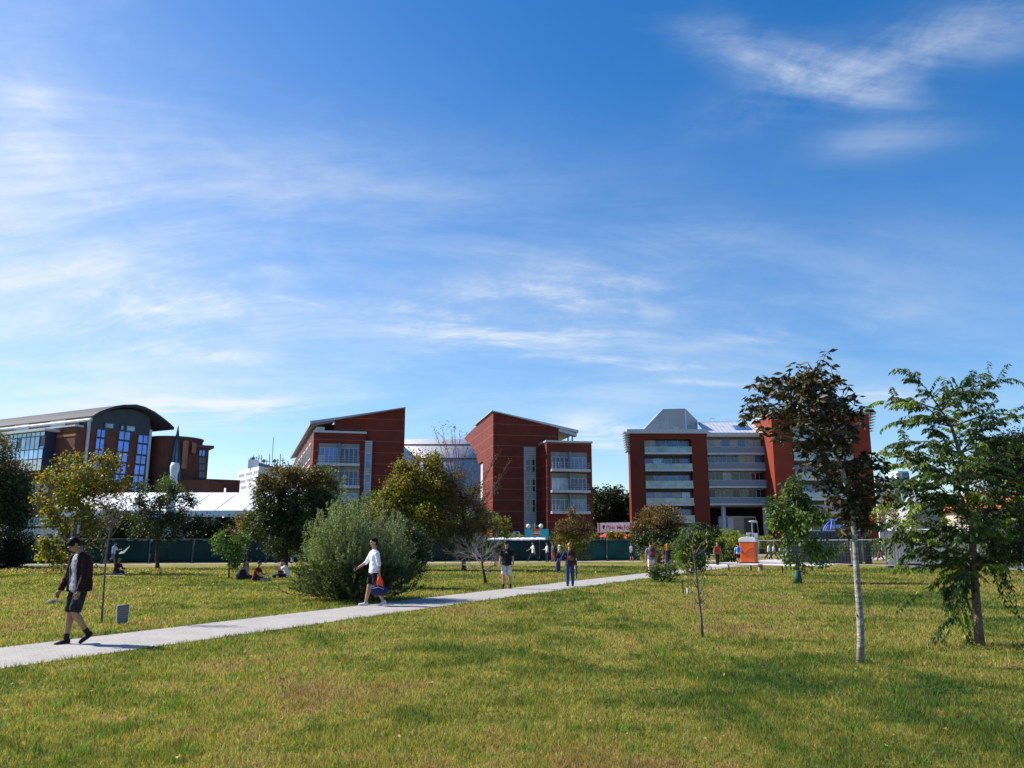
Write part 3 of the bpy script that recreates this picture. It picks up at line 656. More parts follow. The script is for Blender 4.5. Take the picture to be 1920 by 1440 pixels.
# ---------- left brick building with the vaulted roof
def building_l():
    D = 103.0
    Q = P(140, 830, D)
    d2 = Vector((0.54, 0.84, 0)).normalized(); d1 = Vector((-0.885, 0.465, 0)).normalized()
    F2 = Facade(Q.xy, (Q + d2 * 20).xy); F1 = Facade((Q + d1 * 50).xy, Q.xy)
    brk = brick('red_brick', (0.13, 0.036, 0.022), (0.095, 0.028, 0.018), (0.11, 0.06, 0.045))
    root = thing('brick_building', 'brown brick building with a vaulted metal roof and blue glass bay, at the left edge', 'building', (Q.x, Q.y, 0))
    sK = F2.px(165, 830)[0]; sE = F2.px(281, 860)[0]
    zq = F2.px(140, 799)[1]; zl = F2.px(166, 790)[1]
    # brick volume
    b = MB(); b.prism([F2.pt(0, 0), F2.pt(sE, 0), F2.pt(sE, zq), F2.pt(0, zq)], d1 * 55); b.build('wall', brk, root)
    # vault end: arch of the roof on the gable plane, overhanging
    arch = [(163, 786), (176, 778), (190, 772.5), (205, 768), (222, 765), (245, 764.5), (262, 769), (280, 778), (298, 791), (310, 801), (316, 807)]
    ap = [F2.pt(*F2.px(u, v), 0) for u, v in arch]
    s_lo, z_lo = F2.px(163, 786)
    # gable infill
    gi = [F2.pt(*F2.px(u, v + 2.5), 0) for u, v in arch if 163 <= u <= 285] + [F2.pt(sE, zq, 0), F2.pt(F2.px(166, 800)[0], zq, 0)]
    g_ = MB(); g_.prism(gi, d1 * 52); g_.build('gable', mat('gable_panel', (0.045, 0.06, 0.075), .6, 0, .15, 1), root)
    rf = MB(); o1 = F2.n * 1.3; lo = [p + o1 for p in ap]; hi = [p + o1 + Vector((0, 0, .35)) for p in ap]; n = len(lo); ex = d1 * 62
    rf.add(lo + hi + [p + ex for p in lo] + [p + ex for p in hi], [(i, i + 1, n + i + 1, n + i) for i in range(n - 1)] + [(n + i, n + i + 1, 3 * n + i + 1, 3 * n + i) for i in range(n - 1)] + [(i, 2 * n + i, 2 * n + i + 1, i + 1) for i in range(n - 1)] + [(0, n, 3 * n, 2 * n), (n - 1, 3 * n - 1, 4 * n - 1, 2 * n - 1)])
    rf.build('roof', stripes('vault_roof', (0.045, 0.05, 0.068), (0.03, 0.03, 0.04), (d1.x, d1.y), 0.6, .12, .75, 0), root)
    gt = MB(); p = lo[0] + Vector((0, 0, -.15)) - F2.d * .15; gt.tube([p, p + ex], .2, 8); gt.build('gutter', frame_white, root)
    # upper recessed band under the eave on the long side
    ub = MB(); F1.box(ub, 0, F1.L - 1.2, zq - .02, z_lo - .3, -2.2, -1.1); ub.build('clerestory', mat('clerestory', (.06, .06, .08), .5), root)
    cz = MB(); F1.box(cz, 0, F1.L + .1, zq, zq + .22, -1.0, .25); cz.build('coping', metal_white, root)
    for i in range(6):
        x = F1.L - 4 - i * 8; F1.window(root, x - 3.2, x, zq + .35, zq + 1.3, -1.08, 1, 1, frame_grey, glass_rail, .1)
    # corner downpipe strips
    for u, v0, v1 in ((166.5, 787, 1000), (281, 806, 1000)):
        s_, z1 = F2.px(u, v0); t = MB(); t.tube([F2.pt(s_, 0, .2), F2.pt(s_, z1, .2)], .22, 8); t.build('downpipe', metal_white, root)
    # stone band
    z_ = F1.px(120, 815)[1]; bd = MB(); F1.box(bd, 0, F1.L + .04, z_ - .3, z_, -.1, .05); bd.build('brick_band', mat('tan_band', (.36, .17, .09), .8), root)
    # projecting glass bay
    s0, zb = F1.px(18, 884); s1, ztb = F1.px(108, 812)
    zb = F1.px(104, 884)[1]; s0 = F1.px(20, 850)[0]; s1 = F1.px(103, 850)[0]; ztb = F1.px(108, 811)[1]
    k = 1.6
    bx = MB(); F1.box(bx, s0, s1, zb, ztb, .01, k - .06); bx.build('bay_frame', mat('navy_frame', (.02, .025, .07), .4), root)
    tp_ = MB(); F1.box(tp_, s0 - .5, s1 + .6, ztb + .02, ztb + .3, 0, k + .5); tp_.build('bay_roof', frame_white, root)
    h = ztb - zb; n = 10; w = (s1 - s0) / n
    lev = [(0, .30, True), (.30, .55, False), (.55, .88, True), (.88, 1.0, False)]
    for j, (a, c, op) in enumerate(lev):
        for i in range(n):
            g_ = MB(); x0 = s0 + i * w + .09; x1 = s0 + (i + 1) * w - .09; z0 = zb + h * a + .08; z1 = zb + h * c - .06
            tilt = (j, i) in ((2, 1), (2, 4), (2, 9), (0, 1), (0, 4))
            o2 = .55 if tilt else 0
            bb = [F1.pt(x0, z0, k), F1.pt(x0, z0, k + .04), F1.pt(x1, z0, k + .04), F1.pt(x1, z0, k)]
            tt = [F1.pt(x0, z1, k - o2), F1.pt(x0, z1, k + .04 - o2), F1.pt(x1, z1, k + .04 - o2), F1.pt(x1, z1, k - o2)]
            g_.hexa([p for p in bb], [p + (F1.d * .5 * 0 if not tilt else Vector((0, 0, 0))) for p in tt])
            g_.build('pane', glass_sky_reflection if j else mat('blind_glass', (.42, .52, .58), .25, 0, .25, 2), root)
    for u, v0, v1 in ((59, 902, 928), (69, 902, 928), (87, 901, 925)):
        a0, z1 = F1.px(u - 5, v0); a1, z0 = F1.px(u + 5, v1); F1.window(root, a0, a1, z0, z1, .02, 1, 1, dark_in, glass_dark, .1)
    # tall blue window strips on the gable
    for (u0, u1, rows) in ((180, 198, [804, 821, 843, 862, 882, 902]), (222, 245, [808, 826, 848, 867, 889, 904]), (258, 280, [815, 832, 853, 871, 891, 909, 922])):
        for a, c in zip(rows[:-1], rows[1:]):
            uu = (a - 804) * (-0.13)
            x0 = F2.px(u0 + uu + (1 if u0 > 250 else 0), (a + c) / 2)[0]; x1 = F2.px(u1 + uu, (a + c) / 2)[0]
            um = (u0 + u1) / 2 + uu; z1 = F2.px(um, a)[1]; z0 = F2.px(um, c)[1]
            F2.window(root, x0, x1, z0, z1 - .02, .03, 2, 1, mat('navy_frame', (.02, .025, .07)), glass('glass_royal', (.07, .22, .95), 1.9), .11)
    for u0, u1, v0, v1 in ((195, 214, 792, 805), (225, 233, 796, 808), (235, 254, 797, 810.5)):
        x0, z1 = F2.px(u0, v0); x1, z0 = F2.px(u1, v1); z1 = F2.px((u0 + u1) / 2, v0)[1]; z0 = F2.px((u0 + u1) / 2, v1)[1]
        F2.window(root, x0, x1, z0, z1, .05, 1, 1, mat('navy_frame', (.02, .025, .07)), glass_rail, .18)
    # round brick tower and its glass cone
    Dt = 112.0; c = P(328, 850, Dt + 5); rad = 48 * MPP(Dt + 3); zt = P(330, 818, Dt).z
    t = MB(); sg = 40
    t.tube([(c.x, c.y, 0), (c.x, c.y, zt)], rad, sg); t.build('round_tower', brk, root, smooth=False)
    tc_ = MB(); tc_.tube([(c.x, c.y, zt), (c.x, c.y, zt + .25)], rad + .12, sg); tc_.build('tower_coping', mat('dark_coping', (.10, .06, .06), .6), root)
    lk = MB(); e0 = P(283, 820, Dt + 8); lk.prism([(e0.x - 3, Dt + 6, 0), (c.x, Dt + 6, 0), (c.x, Dt + 6, zt - .3), (e0.x - 3, Dt + 6, zt - .3)], (0, 6, 0)); lk.build('link_block', brk, root)
    fr = Dt + 5 - rad
    sp = [(u, v) for u, v in ((333.5, 802), (326, 822))]
    apex = P(334, 803, fr + .3); rb_ = 15 * MPP(fr); base = Vector((apex.x, fr + .3, P(334, 910, fr).z)); mid = apex.lerp(base, .17)
    cn = MB(); cn.tube([base, apex], [rb_, .03], 12); cn.build('glass_cone', glass('glass_teal', (.10, .14, .14), 1.7, .15), root)
    for k_ in range(8):
        a = 2 * math.pi * k_ / 8 + .2; r_ = MB(); r_.tube([base + Vector((math.cos(a), math.sin(a), 0)) * (rb_ + .05), apex], .09, 5); r_.build('cone_rib', mat('navy_frame', (.02, .025, .07)), root)
    cap_ = MB(); cap_.tube([mid, apex + Vector((0, 0, .4))], [rb_ * .17 + .08, .04], 12); cap_.build('cone_cap', mat('dark_slate', (.03, .035, .06), .4), root)
    for u0, u1, v0, v1 in ((351, 357, 828, 880), (362, 366, 830, 850)):
        q = P((u0 + u1) / 2, v0, fr + 1.5); w = (u1 - u0) * MPP(fr); zb_ = P(u0, v1, fr + 1.5).z
        f_ = MB(); f_.box((q.x, fr + (.55 if u0 < 360 else 1.6), (q.z + zb_) / 2), (w, .8, q.z - zb_)); f_.build('tower_fin', brick('orange_brick', (.42, .16, .09), (.36, .13, .07), (.3, .2, .15)), root)
    # block right of the tower, then the low arm with its opening
    Dk = 116.0; Fk = Facade((P(372, 860, Dk).x, Dk), (P(402, 860, Dk).x, Dk + 1.5))
    a0 = 0; a1, z1 = Fk.px(392, 841)
    m_ = MB(); Fk.box(m_, -1, a1, 0, z1, -9, 0); m_.build('end_block', brk, root)
    m_ = MB(); Fk.box(m_, -1, a1 + .6, z1, z1 + .4, -9.3, .5); m_.build('end_roof', mat('dark_coping', (.1, .06, .06)), root)
    for j in range(4):
        w0, zz1 = Fk.px(372.5, 843 + j * 13.5); w1, zz0 = Fk.px(385, 843 + (j + 1) * 13.5 - 1); zz1 = Fk.px(380, 843 + j * 13.5)[1]; zz0 = Fk.px(380, 856 + j * 13.5)[1]
        Fk.window(root, w0, w1, zz0, zz1, .02, 2, 1, mat('navy_frame', (.02, .025, .07)), glass_dark if j else glass('glass_royal'), .12)
    x0 = Fk.px(386, 900)[0]; x1 = Fk.px(450, 905)[0]; zt_ = Fk.px(420, 899)[1]; o0 = Fk.px(390.5, 920)[0]; o1_ = Fk.px(426, 920)[0]; zo = Fk.px(410, 914)[1]
    for a, b_, za, zc in ((x0, x1, zo, zt_), (x0, o0, 0, zo - .01), (o1_, x1, 0, zo - .01)):
        m_ = MB(); Fk.box(m_, a, b_, za, zc, -.8, -.05); m_.build('arm_wall', brk, root)
    # low block in front left of the arm
    lb = MB(); z_ = P(300, 893, Dt - 1).z; lb.prism([(P(290, 900, Dt - 2).x, Dt - 2, 0), (P(392, 900, Dt - 2).x, Dt - 2, 0), (P(392, 900, Dt - 2).x, Dt - 2, z_ - .6), (P(290, 900, Dt - 2).x, Dt - 2, z_ - .6)], (0, 6, 0)); lb.build('low_block', brk, root)
building_l()

# ---------- far tower block
def tower_block():
    D = 380.0
    A = P(444, 900, D + 30); B = P(484, 900, D); C_ = P(541, 900, D + 25)
    root = thing('tower_block', 'distant pale tower block with many small windows and aerials on its roof', 'building', (B.x, B.y, 0))
    zt = P(484, 874, D).z
    b = MB(); b.prism([Vector((A.x, A.y, 0)), Vector((B.x, B.y, 0)), Vector((C_.x, C_.y, 0)), Vector((C_.x, C_.y + 25, 0)), Vector((A.x, A.y + 30, 0))], (0, 0, zt)); b.build('wall', mat('pale_panel', (.62, .63, .68), .8, 0, .06, .1), root)
    F = Facade(A.xy, B.xy)
    for r_ in range(8):
        wm = MB(); z = zt - 3.2 - r_ * 3.1
        for i in range(14):
            if (i * 7 + r_ * 3) % 5 == 0: continue
            x = F.L * (i + .25) / 14; F.box(wm, x, x + F.L / 24, z, z + 1.3, .02, .1)
        wm.build('window_row', mat('far_window', (.13, .15, .2), .3), root)
    F2 = Facade(B.xy, C_.xy)
    for r_ in range(3):
        wm = MB()
        for i in range(5): F2.box(wm, 6 + i * 8, 7.6 + i * 8, zt - 8 - r_ * 6, zt - 6.6 - r_ * 6, .02, .1)
        wm.build('window_row', mat('far_window', (.13, .15, .2)), root)
    pl = MB(); p0 = P(470, 874, D + 12); p1 = P(532, 874, D + 30); zz = P(480, 862.5, D + 12).z
    pl.prism([(p0.x, p0.y, zt - 1), (p1.x, p1.y, zt - 1), (p1.x, p1.y, zz - 3.0), (p1.x - 7, p1.y, zz - 1), (p0.x, p0.y, zz)], (0, 12, 0)); pl.build('plant_room', mat('plant_dark', (.06, .08, .14), .6), root)
    pw = MB(); pw.box((p0.x + 1.5, p0.y - .6, (zt + zz) / 2), (5, 1, zz - zt)); pw.build('plant_wall', mat('pale_panel', (.62, .63, .68)), root)
    rr = random.Random(3)
    for i in range(13):
        u = 470 + i * 5.0; h = rr.uniform(1.5, 5) if i != 8 else 13
        if i == 8: u = 510
        q = P(u, 866 + i * .35, D + 16); a = MB(); a.tube([(q.x, q.y, zz - 4), (q.x, q.y, q.z + h)], .22 if i != 8 else .16, 5)
        if i % 3 == 0: a.tube([(q.x - 1, q.y, q.z + h * .6), (q.x + 1, q.y, q.z + h * .6)], .16, 5)
        if i % 4 == 1: a.tube([(q.x, q.y - .3, q.z + h * .5), (q.x, q.y - .5, q.z + h * .5)], .9, 10)
        a.build('aerial', mat('aerial', (.14, .14, .18), .6), root)
tower_block()

def far_right():
    D = 210.0
    p = P(1655, 885, D); q = P(1690, 885, D)
    root = thing('glass_office', 'distant pale office with a taller white slab, glimpsed between the two right-hand trees', 'building', (p.x, D, 0))
    def blk(nm, u0, u1, v, dep, m, d0=D):
        a = P(u0, v, d0); b = P(u1, v, d0); k = MB(); k.prism([(a.x, d0, 0), (b.x, d0, 0), (b.x, d0, b.z), (a.x, d0, a.z)], (0, dep, 0)); k.build(nm, m, root)
    blk('wall', 1640, 1677, 896, 14, mat('pale_blue_panel', (.52, .58, .64), .6)); blk('glass_wall', 1677.3, 1690, 897.5, 10, glass_dark, D + 1)
    blk('slab_tower', 1683, 1703, 883, 8, mat('white_panel', (.66, .68, .72), .6), D + 6); blk('low_glazing', 1690.3, 1712, 920, 9, glass_rail, D - 2)
    k = MB(); a = P(1696, 890, D + 5.8); k.box((a.x + .4, D + 5.9, a.z - 1.2), (1.8, .1, 3.6)); k.build('sign_mark', mat('sign_blue', (.1, .2, .4)), root)
    D2 = 150.0
    a = P(1705, 946, D2); b = P(1768, 938, D2)
    r2 = thing('white_house', 'low white building mostly hidden behind the drooping tree on the right', 'building', (a.x, D2, 0))
    k = MB(); k.prism([(a.x, D2, 0), (b.x, D2, 0), (b.x, D2, a.z), (a.x, D2, a.z)], (0, 10, 0)); k.build('wall', mat('white_wall', (.36, .37, .40), .8), r2)
    k = MB(); k.prism([(a.x - .5, D2 - .5, a.z), (b.x + .5, D2 - .5, a.z), (b.x - 3, D2 + 4, a.z + 2.2), (a.x + 3, D2 + 4, a.z + 2.2)], (0, 2, 0)); k.build('roof', mat('grey_roof', (.3, .3, .33)), r2)
    F = Facade((a.x, D2), (b.x, D2))
    for i in range(3): F.window(r2, .8 + i * 2, 2.0 + i * 2, a.z - 3, a.z - 1.2, .02, 1, 1, frame_grey, glass_dark)
    D3 = 110.0; a = P(1845, 955, D3); b = P(1990, 955, D3)
    r3 = thing('tiled_house', 'house with an orange tiled roof, behind the trees at the right edge', 'building', (a.x, D3, 0))
    k = MB(); k.prism([(a.x, D3, 0), (b.x, D3, 0), (b.x, D3, a.z), (a.x, D3, a.z)], (0, 10, 0)); k.build('wall', mat('cream_wall', (.42, .36, .3), .8), r3)
    k = MB(); t = P(1870, 922, D3 + 5).z; k.prism([(a.x - .6, D3 - .6, a.z), (a.x - .6, D3 + 10.6, a.z), (a.x + 1, D3 + 5, t)], (b.x - a.x, 0, 0)); k.build('roof', stripes('roof_tiles', (.62, .19, .07), (.35, .1, .05), 0, .35, .2, .8), r3)
    F = Facade((a.x, D3), (b.x, D3))
    for i in range(3): F.window(r3, 1.5 + i * 2.6, 2.8 + i * 2.6, a.z - 2.2, a.z - .8, .02, 2, 1, frame_white, glass_dark)
far_right()

# ============================================================= FENCES, TENTS, SIGNS
steel = mat('galvanised_steel', (0.42, 0.43, 0.45), 0.45, 0.6)
ORD = ['first', 'second', 'third', 'fourth', 'fifth', 'sixth', 'seventh', 'eighth', 'ninth', 'tenth', 'eleventh', 'twelfth', 'thirteenth', 'fourteenth', 'fifteenth', 'sixteenth', 'seventeenth', 'eighteenth', 'nineteenth', 'twentieth'] + ['twenty-' + q for q in ('first', 'second', 'third', 'fourth', 'fifth', 'sixth', 'seventh', 'eighth', 'ninth')]
def screen_fence():
    """green fabric screened site fence along the far path, one thing per panel"""
    cloth = mat('green_screen', (0.006, 0.030, 0.027), 0.75, 0, 0.35, 0.5, 0.5, 1.4)
    cloth2 = mat('green_screen_light', (0.010, 0.070, 0.060), 0.7, 0, 0.45, 0.8, 0.6, 2.0)
    a = fa + fn * 3.0; L = (fb - fa).length + 1.5; n = int(L / 3.5); d = fd; h = 2.05
    rnd = random.Random(4)
    names = []
    for i in range(n):
        p = a + d * (i * 3.5); q = p + d * 3.44; uu = 960 + FPX * ((p.x + q.x) / 2) / (p.y * CT)
        if uu < -60: continue
        bright = uu > 1080
        tilt = rnd.uniform(-.03, .03)
        if 1070 < uu < 1115: lab = 'green screened fence panel with torn sagging cloth, right of the grey screened stretch'
        root = names.append(i) or thing('fence_panel', '%s green cloth screened fence panel from the left edge along the far path' % ORD[len(names) - 1], 'fence panel', (p.x, p.y, 0), math.atan2(d.y, d.x), 'green screened fence panels')
        m = MB(); nx, nz = 14, 6; off = [[rnd.uniform(-.06, .06) for _ in range(nz + 1)] for _ in range(nx + 1)]
        vs = [(3.44 * ix / nx, off[ix][iz] + tilt * iz / nz, .05 + (h - .05) * iz / nz - (0.05 * math.sin(math.pi * ix / nx) if iz == nz else 0)) for ix in range(nx + 1) for iz in range(nz + 1)]
        m.add(vs, [(ix * (nz + 1) + iz, (ix + 1) * (nz + 1) + iz, (ix + 1) * (nz + 1) + iz + 1, ix * (nz + 1) + iz + 1) for ix in range(nx) for iz in range(nz)])
        o = m.build('screen_cloth', cloth2 if bright else cloth, root, smooth=True, local=True); s_ = o.modifiers.new('s', 'SOLIDIFY'); s_.thickness = .01
        f = MB()
        for x in (0.0, 3.44): f.tube([(x, -.06, .02), (x, -.06 , h + .03)], .021, 6)
        f.tube([(0, -.06, h + .02), (3.44, -.06, h + .02)], .021, 6); f.tube([(0, -.06, .1), (3.44, -.06, .1)], .021, 6)
        f.build('panel_frame', mat('weathered_steel', (.12, .13, .13), .6, .3), root, local=True)
        b = MB(); b.box((0, -.1, .06), (.24, .7, .12)); b.build('concrete_foot', concrete, root, local=True, bevel=.02)
screen_fence()

def wire_fence():
    """bare temporary mesh fence on the right"""
    A = G(1424, 1056.5); B = G(1940, 1073.5); d = (B - A).normalized(); L = (B - A).length; n = max(1, round(L / 3.5)); w = L / n; h = 1.95
    proto = None; ang = math.atan2(d.y, d.x)
    for i in range(n):
        p = A + d * (i * w)
        if proto is None:
            root = thing('mesh_fence', 'x', 'mesh fence', (p.x, p.y, 0), ang, 'bare mesh fence panels in front of the grey containers')
            f = MB(); r_ = .022
            f.tube([(0.02, 0, .02), (0.02, 0, h)], r_, 6); f.tube([(w - .05, 0, .02), (w - .05, 0, h)], r_, 6)
            f.tube([(0, 0, h), (w - .03, 0, h)], r_, 6); f.tube([(0, 0, .16), (w - .03, 0, .16)], r_, 6); f.build('panel_frame', mat('bright_steel', (.30, .31, .33), .5, .5), root, local=True)
            m = MB(); nx = int(w / .16)
            for k in range(1, nx): m.tube([(w * k / nx, 0, .16), (w * k / nx, 0, h)], .0035, 4, False)
            for k in range(1, 8): m.tube([(0, 0, .16 + (h - .16) * k / 8), (w, 0, .16 + (h - .16) * k / 8)], .0035, 4, False)
            m.build('wire_mesh', mat('weathered_steel', (.12, .13, .13), .6, .3), root, local=True)
            b = MB(); b.box((w, .0, .07), (.26, .72, .13)); b.build('concrete_foot', mat('dark_foot', (.05, .05, .055), .8), root, local=True, bevel=.02)
            c = MB(); c.box((w, -.03, 1.25), (.10, .07, .12)); c.build('clamp', metal_white, root, local=True)
            proto = root; r = root
        else:
            r = proto.copy(); COL.objects.link(r); r.location = (p.x, p.y, 0)
            for ch in proto.children:
                k = ch.copy(); COL.objects.link(k); k.parent = r
        r['label'] = 'bare steel mesh fence panel, %s from the orange toilet along the fence line' % ['first', 'second', 'third', 'fourth', 'fifth', 'sixth', 'seventh', 'eighth', 'ninth', 'tenth', 'eleventh', 'twelfth', 'thirteenth'][min(i, 12)]
wire_fence()

def container(u0, u1, D, ang, lab, col, zh=2.6, roof=True):
    """box set along its own direction; u0 and u1 are the sight lines of its two front corners"""
    d = Vector((math.cos(R(ang)), math.sin(R(ang)), 0)); k0 = (u0 - 960) / FPX / 1.022; k1 = (u1 - 960) / FPX / 1.022
    A = Vector((k0 * D, D, 0)); t = (k1 * A.y - A.x) / (d.x - k1 * d.y); F = Facade(A.xy, (A + d * t).xy)
    root = thing('container', lab, 'container', (A.x, A.y, 0), 0, 'grey steel containers behind the mesh fence')
    cm = stripes('container_%d' % int(col[0] * 1000 - ang * 10), col, tuple(c * .55 for c in col), (d.x, d.y), .28, .42, .6, 0, .14, 0, .8)
    m = MB(); F.box(m, .08, t - .08, .12, zh - .08, -2.3, -.04); m.build('wall', cm, root)
    f = MB()
    for x in (0, t - .12): F.box(f, x, x + .12, 0, zh, -.12, 0)
    F.box(f, .12, t - .12, zh - .14, zh, -.12, -.003); F.box(f, .12, t - .12, 0, .16, -.12, -.003); f.build('frame', mat('container_frame', (.06, .07, .085), .6), root)
    if roof:
        r = MB(); F.box(r, -.05, t + .05, zh + .01, zh + .09, -2.45, .05); r.build('roof', metal_white, root)
    return root
container(1473, 1616, 70, -17, 'long dark slate container with a white roof edge, under the blue hoops', (.045, .055, .08), 2.72)
container(1621, 1634, 69, -17, 'narrow end of a dark container just right of the pale ringed trunk', (.035, .04, .055), 2.5, False)
container(1659, 1786, 62, -67, 'grey corrugated container standing behind the low black covered object', (.085, .10, .13), 2.62)
container(1796, 1848, 55.9, -67, 'grey container directly behind the stout trunk of the drooping tree', (.075, .09, .12), 2.45, False)
container(1853, 1990, 53.5, -67, 'grey corrugated container cut off by the right edge', (.085, .10, .13), 2.3, False)

def hoops():
    D = 71.5; root = thing('hoop_sculpture', 'tangle of blue tubular hoops standing above the dark container', 'hoop sculpture', (P(1575, 1000, D).x, D, 0))
    blue = mat('blue_tube', (.05, .13, .55), .4, 0, .1)
    def arc(u0, u1, vb, vt, dy=0, lean=0):
        pts = []
        for i in range(15):
            t = i / 14; a = math.pi * t; u = (u0 + u1) / 2 - math.cos(a) * (u1 - u0) / 2 + lean * math.sin(a); v = vb - (vb - vt) * math.sin(a); pts.append(P(u, v, D + dy * t))
        return pts
    for k, args in enumerate(((1543, 1601, 1002, 973), (1546, 1560, 1004, 985, 1, 2), (1558, 1566, 1002, 974, 1.2), (1566, 1600, 1004, 982, 1.5, 6), (1575, 1584, 1003, 984, 1), (1585, 1607, 1003, 986, .8), (1590, 1622, 1004, 990, 1.4, -3), (1575, 1592, 1001, 980, -.8, 5))):
        m = MB(); m.tube(arc(*args), .055, 8); m.build('hoop', blue, root, smooth=True)
    fr = MB()
    for u in (1546, 1573, 1602): q = P(u, 1003, D); fr.tube([(q.x, q.y, 0), q], .06, 6)
    fr.build('support_post', blue, root)
hoops()

def low_box():       # dark low thing with pale lid by the fence foot, u 1690-1737
    D = 57.0; a = P(1689, 1063, D); b = P(1737, 1063, D)
    root = thing('parked_trolley', 'low black flat object with a pale top edge at the foot of the grey container', 'covered trailer', (a.x, D, 0))
    z = P(1700, 1055.5, D).z
    m = MB(); x0, x1 = a.x, b.x; m.prism([(x0, D, .12), (x0 + .5, D, z - .05), (x1 - .35, D, z - .05), (x1, D, .12)], (0, 1.3, 0)); m.build('body', mat('black_tarp', (.02, .02, .025), .4), root, bevel=.04)
    t = MB(); t.box(((x0 + x1) / 2 + .05, D + .62, z - .02), (x1 - x0 - .85, 1.4, .05)); t.build('lid', metal_white, root)
    for x in (x0 + .35, x1 - .35):
        w = MB(); w.tube([(x, D + .1, .13), (x, D + .25, .13)], .13, 14); w.build('wheel', dark_in, root)
low_box()

def toilet():
    D = G(1405, 1056.3).y; a = P(1387.5, 1040, D); b = P(1417, 1040, D); w = b.x - a.x; h = P(1400, 1016, D).z; ht = P(1400, 1006.5, D).z
    root = thing('portable_toilet', 'bright orange portable toilet with a white domed roof at the end of the path', 'portable toilet', (a.x + w / 2, D, 0), R(-23))
    org = mat('orange_plastic', (0.85, 0.13, 0.015), .45, 0, .05, 1.5)
    m = MB(); m.box((0, w * .5, h / 2 + .03), (w, w, h - .06)); m.build('cabin', org, root, local=True, bevel=.05)
    d_ = MB(); d_.box((0, -.02, h / 2), (w * .84, .05, h * .88)); dd = d_.build('door', org, root, local=True, bevel=.02)
    hn = MB(); hn.box((-w * .33, -.07, h * .52), (.06, .05, .2)); hn.build('handle', dark_in, dd, local=True)
    for k in range(4):
        r = .25 + k * .17; ar = MB(); ar.tube([(w * .40 - r * math.cos(t), -.05, h * .28 + k * .06 + r * math.sin(t) * .9) for t in [i / 8 * 1.45 for i in range(9)]], .022, 6); ar.build('door_rib', mat('orange_dark', (.62, .08, .01), .5), dd, local=True)
    rf = MB(); pf = []
    for i in range(9):
        t = i / 8 * math.pi; pf.append((-math.cos(t) * (w / 2 + .05), -.06, h + (ht - h) * (math.sin(t) ** .45)))
    rf.prism(pf, (0, w + .12, 0)); rf.build('roof', mat('white_plastic', (.78, .78, .80), .35), root, local=True, bevel=.03)
    v = MB(); v.tube([(w * .3, w * .8, ht - .1), (w * .3, w * .8, ht + .25)], .05, 8); v.build('vent_pipe', dark_in, root, local=True)
    g = MB(); g.box((w / 2 + .02, w * .5, h / 2), (.04, w * .9, h * .94)); g.build('side_shade_sheet', mat('side_shade_black', (.03, .03, .04), .4), root, local=True)  # near-black sheet paints the shade on the cabin's right side
    bs = MB(); bs.box((0, w * .5, .04), (w + .14, w + .1, .08)); bs.build('base', dark_in, root, local=True)
toilet()

def lamp(u, vtop, D, lab, double=False):
    p = P(u, vtop, D); root = thing('street_lamp', lab, 'street lamp', (p.x, D, 0))
    m = MB(); m.tube([(0, 0, 0), (0, 0, 1.0), (0, 0, p.z)], [.09, .06, .045], 10); m.build('pole', steel, root, local=True)
    if double:
        ar = MB(); ar.tube([(-.75, 0, p.z - .35), (.75, 0, p.z - .35)], .04, 6); ar.build('arm', steel, root, local=True)
        for x in (-.75, .75):
            s = MB(); s.ell((x, -.05, p.z - .35), (.27, .27, .27)); s.build('lamp_globe', mat('white_glass', (.8, .8, .8), .2), root, smooth=True, local=True)
    else:
        s = MB(); s.ell((.15, 0, p.z), (.52, .3, .13)); s.build('lamp_head', metal_white, root, smooth=True, local=True)
lamp(1409.5, 978, 92, 'grey street lamp with one flat head rising behind the orange toilet')
lamp(1002.5, 981, 96, 'street lamp with two white globes in front of the dark red block', True)

def signs():
    D = 91; p = P(1404.5, 1003, D); q = P(1413.5, 1004, D)
    for (c, w, h, lab) in ((p, .62, .5, 'square white sign board on the left of the lamp pole behind the toilet'), (q, .85, .5, 'rounded white sign board on the right of the lamp pole behind the toilet')):
        root = thing('sign_board', lab, 'sign', (c.x, D, 0)); m = MB()
        m.box((0, 0, c.z), (w, .05, h)); m.build('board', mat('white_board', (.75, .75, .77), .5), root, local=True, bevel=.02)
        t = MB(); t.tube([(0, .06, 0), (0, .06, c.z)], .03, 6); t.build('post', steel, root, local=True)
signs()

